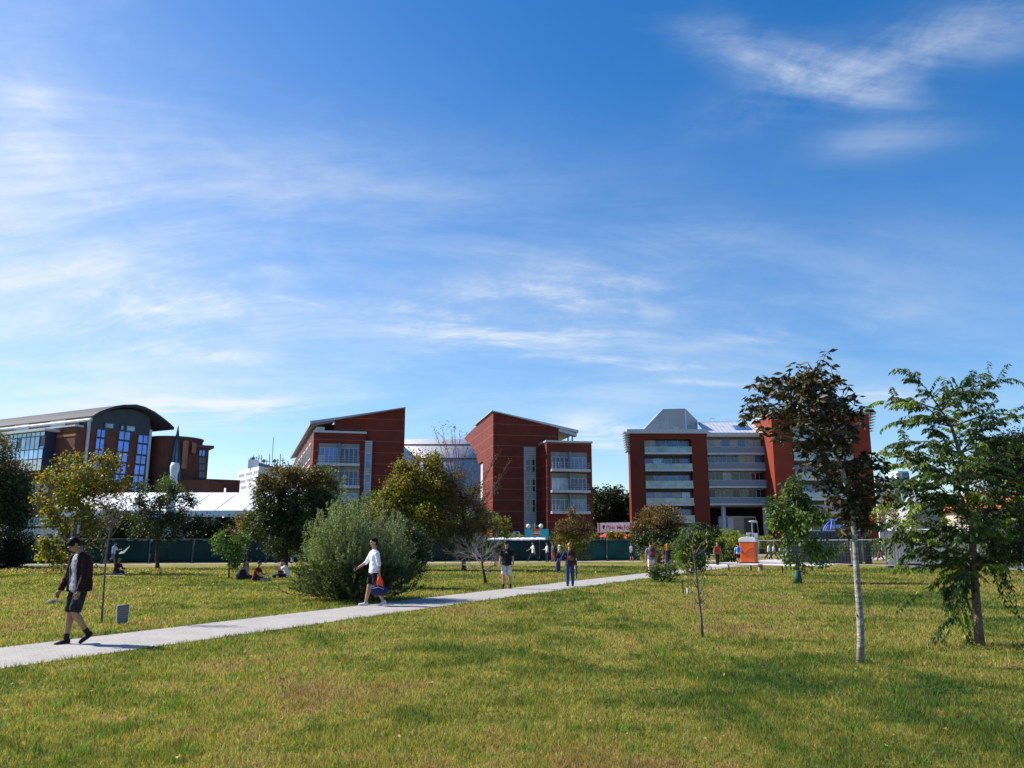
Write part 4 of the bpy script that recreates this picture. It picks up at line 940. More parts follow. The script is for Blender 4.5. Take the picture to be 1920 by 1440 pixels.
def marquee():
    D = 84; a = P(86, 955, D); b = P(560, 958, D); ez = P(300, 954, D).z; rz_ = P(300, 922, D + 7).z; x0, x1 = a.x, b.x
    ez = (P(110, 957, D).z + P(470, 957, D).z) / 2; rz_ = P(360, 923.5, D + 7).z
    root = thing('marquee_tent', 'long white marquee tent with a pale valance, in front of the brown brick building', 'tent', ((x0 + x1) / 2, D, 0))
    pv = mat('white_pvc', (.74, .75, .79), .5, 0, .06, .5, .25, .9); n = 9; w = (x1 - x0) / n
    roof = MB()
    for i in range(n):
        xa = x0 + i * w; xb = xa + w; m = 6
        for j in range(m):
            def pt(x, k, mid): t = k / m; return (x, D + 7 * t, ez + (rz_ - ez) * t - (.16 * math.sin(math.pi * t) if mid else 0))
            xm = (xa + xb) / 2
            roof.add([pt(xa, j, 0), pt(xm, j, 1), pt(xm, j + 1, 1), pt(xa, j + 1, 0)], [(0, 1, 2, 3)]); roof.add([pt(xm, j, 1), pt(xb, j, 0), pt(xb, j + 1, 0), pt(xm, j + 1, 1)], [(0, 1, 2, 3)])
    roof.add([(x0, D + 7, rz_), (x1, D + 7, rz_), (x1, D + 14, ez), (x0, D + 14, ez)], [(0, 1, 2, 3)])
    roof.build('roof', pv, root, smooth=False)
    rb = MB()
    for i in range(n + 1): rb.tube([(x0 + i * w, D - .03, ez + .03), (x0 + i * w + .01, D + 7, rz_ + .02)], .025, 6)
    rb.build('roof_beams', mat('pvc_seam', (.78, .79, .82), .4), root)
    vl = MB(); vl.box(((x0 + x1) / 2, D - .06, ez - .33), (x1 - x0, .06, .62)); vl.build('valance', pv, root)
    ge = MB(); ge.prism([(x0 - .02, D, ez - .6), (x0 - .02, D + 14, ez - .6), (x0 - .02, D + 14, ez), (x0 - .02, D + 7, rz_), (x0 - .02, D, ez)], (-.05, 0, 0)); ge.build('gable_sheet', pv, root)
    for i in range(n + 1):
        l = MB(); l.box((x0 + i * w, D + .1, (ez - .6) / 2), (.16, .16, ez - .6)); l.build('leg', metal_white, root)
    bk = MB(); bk.box(((x0 + x1) / 2, D + 13.8, (ez - .3) / 2), (x1 - x0, .1, ez - .3)); bk.build('back_curtain', mat('dark_curtain', (.03, .03, .035), .9), root)
    # long dark bar counter under the tent
    r2 = thing('bar_counter', 'long dark bar stand in the shade under the white marquee', 'bar stand', (P(400, 990, D + 3).x, D + 3, 0))
    m = MB(); m.box((-6, 0, 1.4), (26, 2.4, 2.6)); m.build('body', mat('dark_bar', (.03, .028, .03), .7), r2, local=True)
    m = MB(); m.box((-2, -1.25, 2.55), (12, .06, .12)); m.build('sign_strip', mat('sign_strip', (.30, .28, .36), .6), r2, local=True)
marquee()

def inflatable():
    D = 80; p = P(325, 905, D); zt = P(325, 868, D).z; zb = P(325, 910, D).z; k = MPP(D)
    root = thing('inflatable_column', 'tall wrinkled white inflatable column rising behind the marquee roof', 'inflatable', (p.x, D, 0))
    m = MB(); pts = []; rd = []; rr = random.Random(2)
    for i in range(26):
        t = i / 25; z = zt * t; u_ = (z - zb) / (zt - zb); r = 8.5 - 2.2 * math.exp(-((u_ - .45) / .22) ** 2) if u_ > 0 else 8.5
        if t > .97: r *= .75
        pts.append((p.x + (t - .9) * .35, D, z)); rd.append(r * k * (1 + rr.uniform(-.05, .05)))
    m.tube(pts, rd, 20); o = m.build('body', mat('white_fabric', (.66, .72, .78), .6, 0, .12, 2, .5, 3), root, smooth=True)
    b = MB(); b.tube([(p.x - .3, D, 0), (p.x - .3, D, .35)], .7, 16); b.build('blower_base', dark_in, root)
inflatable()

def banners():
    wm = mat('banner_pale_blue', (.40, .48, .53), .6, 0, .06, 1)
    D = 78; a = P(14.5, 970, D); b = P(112, 970, D); z1 = P(50, 970.5, D).z; z0 = P(50, 984, D).z; w = b.x - a.x
    r = thing('food_stall', 'food stall with a pale blue name board and a white counter painted with green leaves', 'food stall', (a.x, D, 0))
    m = MB(); m.box((w / 2, 0, (z0 + z1) / 2), (w, .12, z1 - z0)); bd = m.build('name_board', wm, r, local=True)
    text('VEGANLOVE', 'lettering', (z1 - z0) * .78, mat('letter_grey', (.07, .10, .10), .7), (a.x + w * .09, D - .075, z0 + (z1 - z0) * .22), (1, 0, 0), (0, 0, 1), r, .02, 1.12, .004)
    for k, (v, hh) in enumerate(((985.6, .12), (990.6, .07))):
        t = MB(); zz = P(50, v, D).z; t.box((w / 2 + .3, -.05, zz), (w + .3, .2, hh)); t.build('rail', metal_white, r, local=True)
    bk = MB(); bk.box((w / 2, .8, .5 * (z1 + 0)), (w, 1.3, z1 - .3)); bk.build('body', mat('dark_stall', (.03, .035, .04)), r, local=True)
    zc1 = P(50, 992, D).z; c = MB(); c.box((w / 2, .0, zc1 / 2), (w, .14, zc1)); c.build('counter', mat('banner_lilac', (.55, .56, .64), .6, 0, .05, 1), r, local=True)
    lf = MB(); cx = P(56, 1007, D).x - a.x; zz = P(56, 1007, D).z
    for ang in (-70, -38, 0, 38, 70):
        q = R(ang); L_ = .62 if ang == 0 else .5; dx, dz = math.sin(q), math.cos(q); nx_, nz_ = dz, -dx
        lf.prism([(cx, -.09, zz), (cx + dx * L_ * .5 + nx_ * .11, -.09, zz + dz * L_ * .5 + nz_ * .11), (cx + dx * L_, -.09, zz + dz * L_), (cx + dx * L_ * .5 - nx_ * .11, -.09, zz + dz * L_ * .5 - nz_ * .11)], (0, .015, 0))
    lf.build('leaf_print', mat('print_green', (.02, .13, .04)), r, local=True)
    dots = MB()
    for u in (38, 46, 66, 74): q = P(u, 996, D); dots.tube([(q.x - a.x, -.09, q.z), (q.x - a.x, -.075, q.z)], .055, 10)
    dots.build('dot_print', mat('print_dark', (.03, .03, .05)), r, local=True)
    for u in (73, 96):
        q = P(u, 1005, D); t = MB(); t.tube([(q.x - a.x, -.095, q.z), (q.x - a.x, -.08, q.z)], .22, 16); t.build('berry_print', mat('print_maroon', (.10, .02, .03)), r, local=True)
    # teal board with the orange square
    D = 93; a = P(985, 1008, D); b = P(1028.5, 1008, D); w = b.x - a.x; z1 = P(1005, 992, D).z; z0 = P(1005, 1009, D).z
    r = thing('billboard', 'turquoise board with an orange lettered square, below the two-globe lamp', 'billboard', (a.x, D, 0))
    m = MB(); m.box((w / 2, 0, (z0 + z1) / 2), (w, .1, z1 - z0)); m.build('board', mat('turquoise', (.02, .50, .58), .5, 0, .05, 1), r, local=True)
    m = MB(); m.box((w * .47 + 0, -.06, (z0 + z1) / 2 + .14), (w * .36, .02, (z1 - z0) * .80)); m.build('square_border', mat('pale_orange', (.85, .45, .28)), r, local=True)
    m = MB(); m.box((w * .47 + 0, -.075, (z0 + z1) / 2 + .16), (w * .32, .02, (z1 - z0) * .72)); m.build('orange_square', mat('orange_red', (.75, .11, .04)), r, local=True)
    text('2BG', 'lettering', .46, mat('letter_white', (.85, .8, .78)), (a.x + w * .335, D - .09, z0 + (z1 - z0) * .46), (1, 0, 0), (0, 0, 1), r, .02, .95, .008)
    for x in (.2, w - .2):
        t = MB(); t.tube([(x, .1, 0), (x, .1, z1)], .05, 6); t.build('post', steel, r, local=True)
    # small blue sign with white bits
    D = 92; p = P(968, 1000, D); r = thing('small_sign', 'small pale blue and dark sign left of the turquoise board', 'sign', (p.x, D, 0))
    m = MB(); m.box((0, 0, p.z), (.75, .08, .42)); m.build('board', mat('pale_blue_sign', (.35, .58, .66)), r, local=True)
    m = MB(); m.box((.1, -.05, p.z), (.3, .03, .26)); m.build('dark_panel', dark_in, r, local=True)
    t = MB(); t.tube([(0, .06, 0), (0, .06, p.z + .2)], .03, 6); t.build('post', steel, r, local=True)
    # pizza stand
    D = 95; a = P(1121, 990, D); b = P(1190, 990, D); w = b.x - a.x; z1 = P(1150, 980.5, D).z; z0 = P(1150, 998.5, D).z
    r = thing('pizza_banner', 'long white banner with red lettering and red ends above the green fence', 'banner', (a.x, D, 0))
    m = MB(); m.prism([(0, 0, z0), (w, 0, z0 + .1), (w, 0, z1 + .1), (0, 0, z1)], (0, .1, 0)); m.build('banner_cloth', mat('banner_white', (.85, .83, .85), .6), r, local=True)
    for x0, x1 in ((.05, .28), (w - .55, w - .02)):
        m = MB(); m.box(((x0 + x1) / 2, -.015, (z0 + z1) / 2 + .05), (x1 - x0, .02, (z1 - z0) * .92)); m.build('red_end', mat('banner_red', (.72, .12, .17)), r, local=True)
    text('Pizza', 'lettering', .58, mat('letter_red', (.62, .06, .10)), (a.x + .98, D - .02, z0 + .42), (1, 0, 0), (0, 0, 1), r, .02, .9, .004)
    text('Me Forte', 'lettering', .66, mat('letter_red'  , (.62, .06, .10)), (a.x + 1.95 + .25, D - .02, z0 + .36), (1, 0, 0), (0, 0, 1), r, .02, .80, .004)
    h_ = MB(); q = (.68, -.02, (z0 + z1) / 2)
    h_.prism([(q[0], -.02, q[2] - .3), (q[0] + .17, -.02, q[2] + .12), (q[0] + .1, -.02, q[2] + .3), (q[0] - .1, -.02, q[2] + .3), (q[0] - .17, -.02, q[2] + .12)], (0, .015, 0)); h_.build('emblem', mat('emblem_dark', (.16, .04, .06)), r, local=True)
    sw = MB(); sw.tube([(w - .5 + .3 * math.cos(t), -.04, (z0 + z1) / 2 + .05 + .3 * math.sin(t)) for t in [i / 12 * 5.2 for i in range(13)]], .035, 6); sw.build('round_emblem', mat('letter_white', (.85, .8, .78)), r, local=True)
    for x in (.35, .75):
        t = MB(); t.tube([(x, .15, 0), (x, .15, z0 + .3)], .04, 6); t.tube([(x - .0, .15, 1.2), (.35 if x > .5 else .75, .15, 1.7)], .02, 5); t.build('truss_post', steel, r, local=True)
    t = MB(); t.tube([(w - .4, .15, 0), (w - .4, .15, z0 + .3)], .04, 6); t.build('truss_post', steel, r, local=True)
banners()

def umbrellas():
    for (u, v, w, D, lab, c, c2) in ((1138.5, 1000, 1.05, 92, 'crimson parasol under the left half of the white banner', (.70, .03, .05), None), (1166, 1000, 1.15, 92.5, 'orange parasol under the right half of the white banner', (.85, .16, .03), None), (1181, 1003, 1.0, 91, 'red and white parasol nearest the round reddish bush', (.80, .10, .03), None)):
        p = P(u, v, D); r = thing('parasol', lab, 'parasol', (p.x, D, 0), 0, 'red parasols behind the green fence')
        m = MB(); n = 8; top = (0, 0, p.z + .12)
        vs = [top] + [(w * math.cos(2 * math.pi * k / (2 * n)) * (1 if k % 2 == 0 else .93), w * math.sin(2 * math.pi * k / (2 * n)) * (1 if k % 2 == 0 else .93), p.z - .42 + (0 if k % 2 == 0 else .06)) for k in range(2 * n)]
        m.add(vs, [(0, 1 + k, 1 + (k + 1) % (2 * n)) for k in range(2 * n)]); m.build('canopy', mat('parasol_' + str(int(c[1] * 1000)), c, .6), r, local=True)
        t = MB(); t.tube([(0, 0, 0), (0, 0, p.z + .2)], .03, 6); t.build('pole', steel, r, local=True)
        b = MB(); b.tube([(0, 0, 0), (0, 0, .1)], .3, 12); b.build('base', dark_in, r, local=True)
    D = 88; a = P(905, 1010, D); b = P(1024, 1010, D); w = b.x - a.x; z = P(960, 1011, D).z
    r = thing('canopy_row', 'long low scalloped white canopy just above the green fence, under the turquoise board', 'canopy', (a.x, D, 0))
    m = MB(); n = 48; vs = []
    for i in range(n + 1):
        x = w * i / n; h = .0 + .05 * abs(math.sin(i * .55)) + .02 * math.sin(i * 1.7)
        if i in (0, n): h *= .3
        vs += [(x, 0, z - .28), (x, .2, z + h), (x, 1.6, z + h + .15), (x, 3, z - .1)]
    m.add(vs, [(i * 4 + j, i * 4 + 4 + j, i * 4 + 5 + j, i * 4 + 1 + j) for i in range(n) for j in range(3)]); o = m.build('canopy_cloth', mat('white_pvc', (.8, .8, .84)), r, smooth=True, local=True); s = o.modifiers.new('s', 'SOLIDIFY'); s.thickness = .02
    for i in range(5):
        t = MB(); t.tube([(w * (i + .1) / 4.3, .3, 0), (w * (i + .1) / 4.3, .3, z)], .035, 6); t.build('leg', steel, r, local=True)
    p = P(1149, 1008, 90); r = thing('patio_heater', 'dark green post with a pale round cap between the parasols', 'post', (p.x, 90, 0))
    t = MB(); t.tube([(0, 0, 0), (0, 0, p.z + .6)], .17, 12); t.build('post', mat('dark_green_post', (.02, .06, .05)), r, local=True); t = MB(); t.ell((0, 0, p.z + .62), (.24, .24, .1)); t.build('cap', metal_white, r, local=True)
umbrellas()

def small_things():
    # bench: long low plank on thin legs around a round stump
    D = 47.5; x0 = P(1367, 1070, D + 3).x; x1 = P(1469, 1070, D).x; r = thing('bench', 'long low dark plank bench on thin legs, on the grass below the orange toilet', 'bench', (x0, D, 0))
    wd = mat('dark_wood', (.07, .045, .03), .8, 0, .3, 8, .3, 30)
    m = MB(); m.prism([(0, 3.1, .36), (0, 3.4, .36), (x1 - x0, .35, .36), (x1 - x0, 0, .36)], (0, 0, .05)); m.build('seat', wd, r, local=True)
    for t in (.0, .42, .97):
        l = MB(); x = (x1 - x0) * t + .06; y = 3.2 * (1 - t) + .08; l.box((x, y, .18), (.07, .07, .36)); l.build('leg', wd, r, local=True)
    p = G(1426, 1072); r = thing('tree_stump_table', 'round pale wooden stump with a dark top standing against the plank bench', 'stump', (p.x, p.y, 0))
    m = MB(); m.tube([(0, 0, 0), (0, 0, .28)], [.16, .13], 16); m.build('body', mat('pale_wood', (.35, .24, .15), .8, 0, .2, 6), r, local=True)
    m = MB(); m.tube([(0, 0, .28), (0, 0, .44)], [.14, .15], 16); m.build('top', wd, r, local=True)
    # inscribed stone
    p = G(229, 1170.5); k = MPP(p.y); r = thing('memorial_stone', 'small grey inscribed stone marker on the grass beside the path, near the thin leaning sapling', 'stone marker', (p.x, p.y, 0), R(38))
    st = mat('grey_stone', (.20, .19, .18), .9, 0, .2, 8, .5, 60)
    m = MB(); w, h = .235, .40; m.hexa([(-w / 2 + .015, 0, -.02), (w / 2 - .01, 0, -.02), (w / 2 - .01, .13, -.02), (-w / 2 + .015, .13, -.02)], [(-w / 2, .03, h - .02), (w / 2, .03, h), (w / 2 - .0, .13, h), (-w / 2, .13, h - .02)]); m.build('body', st, r, local=True, bevel=.008)
    for j, (wd_, x) in enumerate(((.6, 0), (.5, .01), (.62, 0), (.4, 0), (.55, .01), (.3, 0))):
        t = MB(); z = h - .07 - j * .038; y = .03 * z / h - .004
        xx = -w * wd_ / 2
        rr = random.Random(j)
        while xx < w * wd_ / 2:
            l = rr.uniform(.008, .02); t.box((x + xx + l / 2, y, z), (l, .006, .011)); xx += l + .006
        t.build('inscription', mat('cut_letters', (.42, .40, .37)), r, local=True)
    # boulder and twig left of the walking man
    p = G(95, 1132); r = thing('boulder', 'small pale grey boulder in the grass left of the man in the maroon hoodie', 'rock', (p.x, p.y, 0))
    m = MB(); rr = random.Random(9); rot = Matrix.Rotation(.2, 3, 'X'); m.ell((0, 0, .02), (.15, .12, .10), rot, 12, 8); m.v = [(x * (1 + rr.uniform(-.1, .1)), y, z * (1 + rr.uniform(-.1, .1))) for x, y, z in m.v]; m.build('rock', st, r, smooth=True, local=True)
    m = MB(); m.ell((.21, .02, .01), (.12, .10, .07), None, 10, 7); m.build('lower_rock', mat('dark_stone', (.07, .065, .05), .9, 0, .3, 9, .5, 50), r, smooth=True, local=True)
    # white board lying on the lawn
    p = G(212, 1081); r = thing('white_board', 'narrow white plank lying flat on the grass before the seated person in dark red', 'plank', (p.x, p.y, 0))
    m = MB(); m.box((0, 0, .03), (1.05, .35, .05)); m.build('plank', mat('bleached_board', (.62, .60, .56), .7), r, local=True, bevel=.005)
    # stake and guarded sapling
    p = G(1280.5, 1115); r = thing('wooden_stake', 'short dark stake stuck in the lawn beside the guarded sapling', 'stake', (p.x, p.y, 0), 0)
    m = MB(); m.tube([(.03, 0, -.02), (-.02, 0, .46)], .022, 6); m.build('stake', wd, r, local=True)
small_things()

# ============================================================= TREES
PAL = {
 'yellowgreen': [(.10, .125, .014), (.14, .155, .015), (.26, .21, .02), (.055, .08, .010), (.34, .22, .025), (.07, .085, .012)],
 'darkgreen': [(.024, .040, .010), (.035, .052, .014), (.045, .058, .022), (.02, .032, .012)],
 'deep': [(.013, .024, .008), (.018, .030, .010), (.02, .027, .012)],
 'olive': [(.16, .20, .10), (.14, .18, .085), (.27, .31, .18), (.09, .13, .045), (.17, .175, .06)],
 'autumn': [(.09, .115, .015), (.15, .13, .018), (.30, .15, .025), (.05, .08, .012), (.20, .18, .02)],
 'brown': [(.060, .048, .018), (.085, .058, .022), (.055, .058, .018), (.13, .08, .026)],
 'rust': [(.13, .055, .025), (.10, .07, .02), (.08, .09, .02), (.16, .07, .03)],
 'fresh': [(.06, .12, .02), (.09, .16, .02), (.12, .19, .03), (.05, .09, .02)],
 'mid': [(.05, .085, .02), (.08, .12, .025), (.04, .07, .02)],
 'chestnut': [(.026, .026, .009), (.034, .026, .010), (.055, .038, .013), (.030, .034, .011), (.10, .075, .025), (.02, .022, .007)],
 'shrubyellow': [(.18, .20, .02), (.26, .26, .03), (.10, .15, .02)],
}
BARK = mat('bark_dark', (.055, .042, .034), .95, 0, .35, 12, .6, 40)
BARKG = mat('bark_grey', (.14, .12, .105), .95, 0, .35, 12, .6, 40)
def birch():
    m = mat('bark_pale', (.34, .31, .28), .85, 0, .3, 9, .5, 50); nt = m.node_tree; b = nt.nodes['Principled BSDF']
    tc = N(nt, 'ShaderNodeTexCoord'); mp = N(nt, 'ShaderNodeMapping'); mp.inputs['Scale'].default_value = (6, 6, 34); nt.links.new(tc.outputs['Object'], mp.inputs[0])
    t = N(nt, 'ShaderNodeTexNoise'); t.inputs['Scale'].default_value = 1; t.inputs['Detail'].default_value = 6; nt.links.new(mp.outputs[0], t.inputs['Vector'])
    mr = N(nt, 'ShaderNodeMapRange'); mr.inputs[1].default_value = .44; mr.inputs[2].default_value = .56; mr.inputs[3].default_value = .55; mr.inputs[4].default_value = 1; nt.links.new(t.outputs[0], mr.inputs[0])
    s = N(nt, 'ShaderNodeVectorMath', operation='SCALE'); src = b.inputs['Base Color'].links[0].from_socket; nt.links.new(src, s.inputs[0]); nt.links.new(mr.outputs[0], s.inputs['Scale']); nt.links.new(s.outputs[0], b.inputs['Base Color']); return m
BIRCH = birch()

def leaves(pos, dirs, length, width, rg, pal, fold=0.25, twist=None):
    """one folded rhomb per leaf: pos base point, dirs growth direction"""
    n = len(pos); d = dirs / (np.linalg.norm(dirs, axis=1, keepdims=True) + 1e-9)
    rnd = rg.normal(size=(n, 3)); s = np.cross(d, rnd); s /= (np.linalg.norm(s, axis=1, keepdims=True) + 1e-9); nn = np.cross(s, d)
    L = (length * rg.uniform(.7, 1.25, n))[:, None]; W = L * (width / length)
    b = pos; t = pos + d * L; m = pos + d * L * .45; l = m + s * W * .5 + nn * W * fold; r = m - s * W * .5 + nn * W * fold
    V = np.stack([b, l, t, r], axis=1).reshape(-1, 3)
    F = (np.arange(n)[:, None] * 4 + np.array([0, 3, 2, 2, 1, 0])[None, :]).ravel()   # two triangles
    pal = np.array(pal); c = pal[rg.integers(0, len(pal), n)] * rg.uniform(.7, 1.3, (n, 1))
    return V, F, np.repeat(c, 2, axis=0)
def crown_mesh(name, root, parts, m=None):
    Vs = []; Fs = []; Cs = []; k = 0
    for V, F, C in parts: Vs.append(V); Fs.append(F + k); Cs.append(C); k += len(V)
    return np_mesh(name, np.concatenate(Vs), np.concatenate(Fs), 3, m or LEAF, np.concatenate(Cs), root, org=tuple(ORG[root]))
def tubes_fast(segs, m, name, root, sides=4):
    """many thin straight twigs: (p, q, r0, r1)"""
    A = np.array([s[0] for s in segs], float); B = np.array([s[1] for s in segs], float); r0 = np.array([s[2] for s in segs])[:, None]; r1 = np.array([s[3] for s in segs])[:, None]
    d = B - A; d /= np.linalg.norm(d, axis=1, keepdims=True) + 1e-9; ref = np.where(np.abs(d[:, 2:3]) < .9, np.array([[0, 0, 1.]]), np.array([[1., 0, 0]])); x = np.cross(d, ref); x /= np.linalg.norm(x, axis=1, keepdims=True); y = np.cross(d, x)
    V = []; 
    for (c, r) in ((A, r0), (B, r1)):
        for k in range(sides):
            a = 2 * math.pi * k / sides; V.append(c + (x * math.cos(a) + y * math.sin(a)) * r)
    V = np.stack(V, axis=1).reshape(-1, 3); n = len(A); idx = []
    for k in range(sides): idx += [k, (k + 1) % sides, sides + (k + 1) % sides, sides + k]
    F = (np.arange(n)[:, None] * 2 * sides + np.array(idx)[None, :]).ravel()
    return np_mesh(name, V, F, 4, m, None, root, org=tuple(ORG[root]))
def hashnoise(p, s, seed):
    q = p * s + seed * 7.3
    return (np.sin(q[:, 0] * 1.7 + np.sin(q[:, 1] * 2.3 + seed)) + np.sin(q[:, 1] * 1.9 + np.sin(q[:, 2] * 2.1 + 1.3 * seed)) + np.sin(q[:, 2] * 2.2 + np.sin(q[:, 0] * 1.6 + 2.1 * seed))) / 3

def tree(lab, cat, base, blobs, pal, seed, D=None, trunk=None, tr=.08, leaf=(.09, .055), tips=900, per=8, spread=.18, gap=.0, bark=None, name='tree', group=None, droop=.3, up=0.0, top_bias=0, shell=.35, pal2=None, twig=.012, zbase=0.0, leafmat=None, bare=0.0, stems=1):
    """blobs: (u, v, ru, rv[, depth offset m]) in photo pixels, standing at the tree's own distance"""
    rg = np.random.default_rng(seed); rr = random.Random(seed)
    Y = D if D else G(*base).y; b0 = P(base[0], base[1], Y); b0.z = zbase
    root = thing(name, lab, cat, (b0.x, b0.y, 0), 0, group); k = MPP(Y)
    ell = []
    for b in blobs:
        off = b[4] if len(b) > 4 else 0.0; c = P(b[0], b[1], Y + off); kk = MPP(Y + off); ell.append((np.array(c), np.array([b[2] * kk, max(b[2], b[3]) * kk * .9 if len(b) < 6 else b[5], b[3] * kk])))
    vol = np.array([e[1].prod() ** .8 for e in ell]); cnt = np.maximum(1, (tips * vol / vol.sum()).astype(int))
    T = []
    for (c, r), n in zip(ell, cnt):
        K = max(5, n // 16); q = rg.normal(size=(K, 3)); q /= np.linalg.norm(q, axis=1, keepdims=True); rad = rg.uniform(0.05, 1.12, (K, 1)) ** shell; q = q * rad * rg.uniform(.68, 1.24, (K, 1)); ci = rg.integers(0, K, n * 3); p = c + (q[ci] + rg.normal(size=(n * 3, 3)) * rg.uniform(.07, .17, (K, 1))[ci]) * r
        keep = hashnoise(p, 2.4 / max(.25, float(r.mean())), seed + 1) > gap - .33; p = p[keep][:int(n * .88)]; T.append(p)
    T = np.concatenate(T); T[:, 2] = np.maximum(T[:, 2], .06 + rg.uniform(0, .1, len(T)))
    # trunk and limbs
    tp = [Vector(b0)] + [P(u, v, Y) for u, v in (trunk or [])]
    if len(tp) == 1: tp.append(Vector((b0.x, b0.y, ell[0][0][2])))
    mb = MB(); tp[0].z -= .03
    n = len(tp); fine = []
    for i in range(n - 1):
        for j in range(4):
            t = j / 4; fine.append(tp[i].lerp(tp[i + 1], t) + Vector((rr.uniform(-1, 1), rr.uniform(-1, 1), 0)) * tr * .22 * (0 if i + j == 0 else 1))
    fine.append(tp[-1]); m = len(fine); rads = [tr * (1.35 if i == 0 else 1) * (1 - .65 * i / (m - 1)) for i in range(m)]
    mb.tube(fine, rads, 9)
    for s in range(stems - 1):
        a = rr.uniform(0, 6.28); e = ell[rr.randrange(len(ell))][0]; q0 = Vector((b0.x + math.cos(a) * tr, b0.y + math.sin(a) * tr, 0)); q2 = Vector(e); q1 = q0.lerp(q2, .5) + Vector((rr.uniform(-.2, .2), rr.uniform(-.2, .2), .1)); mb.tube([q0, q1, q2], [tr * .7, tr * .5, tr * .2], 7)
    nodes = [Vector(p) for p in fine[m // 2:]]
    for c, r in ell:
        st = min(fine[m // 3:], key=lambda p: (p - Vector(c)).length + abs(p.z - c[2]) * .4 + (3 if p.z > c[2] else 0)); c = Vector(c); mid = st.lerp(c, .55) + Vector((rr.uniform(-.1, .1), rr.uniform(-.1, .1), -.12 * (c - st).length))
        mb.tube([st, mid, c], [tr * .42, tr * .3, tr * .14], 6); nodes += [mid, mid.lerp(c, .5), c]
        for _ in range(5):
            e = c + Vector([rr.gauss(0, .5) * x for x in r]); mb.tube([c.lerp(mid, rr.uniform(0, .7)), e], [tr * .16, tr * .06], 5); nodes.append(e); 
    mb.build('trunk', bark or BARK, root, smooth=True)
    nd = np.array([tuple(x) for x in nodes]); sel = T[rg.choice(len(T), min(len(T), 420), replace=False)]
    dd = ((sel[:, None, :] - nd[None]) ** 2).sum(2); near = nd[dd.argmin(1)]
    tubes_fast([(a, b, twig, twig * .4) for a, b in zip(near, sel)], bark or BARK, 'twigs', root)
    # leaves in small whorls round every tip
    cen = np.array([e[0] for e in ell]).mean(0)
    Tn = T if bare <= 0 else T[rg.uniform(0, 1, len(T)) > bare]
    pos = np.repeat(Tn, per, axis=0); pos = pos + rg.normal(size=pos.shape) * spread
    out = pos - cen; out /= np.linalg.norm(out, axis=1, keepdims=True) + 1e-9
    dirs = out * .5 + rg.normal(size=pos.shape) * .75 + np.array([0, 0, up - droop]); pos[:, 2] = np.maximum(pos[:, 2], .03)
    parts = []
    if pal2:                     # second leaf tone for the upper leaves, above a wavering height
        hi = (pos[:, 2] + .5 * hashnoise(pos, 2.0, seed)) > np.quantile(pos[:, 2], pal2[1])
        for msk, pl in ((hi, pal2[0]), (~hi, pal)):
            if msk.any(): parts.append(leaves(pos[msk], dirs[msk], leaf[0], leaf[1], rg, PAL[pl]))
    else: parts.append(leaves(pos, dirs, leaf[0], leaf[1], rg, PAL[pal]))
    crown_mesh('crown', root, parts, leafmat)
    return root

GT = 'trees in front of the green fence'
# left edge: tall dark tree and black-green bush
tree('tall dark tree cut off by the left edge, above the rounded black-green bush', 'tree', (-8, 1062), [(10, 900, 55, 45), (-30, 870, 60, 50), (38, 930, 30, 28), (10, 960, 55, 40), (-30, 960, 60, 60), (-15, 1010, 45, 40)], 'darkgreen', 11, D=60, trunk=[(-6, 1000), (0, 900)], tr=.16, leaf=(.20, .13), tips=2600, per=9, spread=.28, pal2=('brown', .75))
tree('dense rounded black-green bush at the left edge beside the green fence', 'bush', (5, 1066), [(2, 1030, 42, 36), (-30, 1020, 40, 40), (25, 1035, 24, 28)], 'deep', 12, D=56, tr=.05, leaf=(.12, .08), tips=2600, per=10, spread=.14, shell=.5, name='bush', stems=4, leafmat=LEAFD)
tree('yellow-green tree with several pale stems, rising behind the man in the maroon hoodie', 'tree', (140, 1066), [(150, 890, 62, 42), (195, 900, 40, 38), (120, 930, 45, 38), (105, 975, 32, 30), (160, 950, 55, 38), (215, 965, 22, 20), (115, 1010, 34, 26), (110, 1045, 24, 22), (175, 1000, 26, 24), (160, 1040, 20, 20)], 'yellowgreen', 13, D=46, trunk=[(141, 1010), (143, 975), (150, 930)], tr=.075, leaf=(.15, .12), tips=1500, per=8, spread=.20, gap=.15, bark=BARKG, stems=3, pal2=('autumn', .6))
def sapling_leaning():
    Y = G(190, 1168).y; root = thing('sapling', 'thin leaning sapling with a nearly bare twiggy top, left of the inscribed stone', 'sapling', tuple(G(190, 1168)))
    pts = [P(u, v, Y) for u, v in ((190, 1169), (193, 1130), (196, 1085), (199, 1040), (206, 1000), (208, 985))]; m = MB(); m.tube(pts, [.026, .023, .021, .019, .016, .013], 8); 
    m.build('trunk', BARKG, root, smooth=True); rr = random.Random(4); segs = []; tips = []
    for i in range(26):
        s = P(207 + rr.uniform(-1, 1), rr.uniform(965, 1012), Y); e = P(212 + rr.uniform(-38, 34), rr.uniform(905, 985), Y + rr.uniform(-.3, .3)); mid = s.lerp(e, .5) + Vector((0, 0, -.06)); segs += [(s, mid, .007, .005), (mid, e, .005, .002)]
        for _ in range(3): q = mid.lerp(e, rr.uniform(0, 1)); w = q + Vector((rr.gauss(0, .12), rr.gauss(0, .1), rr.uniform(.05, .3))); segs.append((q, w, .003, .0015)); tips.append(w)
    tubes_fast(segs, BARKG, 'twigs', root); rg = np.random.default_rng(3); p = np.array([tuple(t) for t in tips]); p = np.repeat(p, 2, axis=0) + rg.normal(size=(len(p) * 2, 3)) * .05
    crown_mesh('crown', root, [leaves(p, rg.normal(size=p.shape) + np.array([0, 0, -.6]), .055, .03, rg, PAL['rust'])])
sapling_leaning()
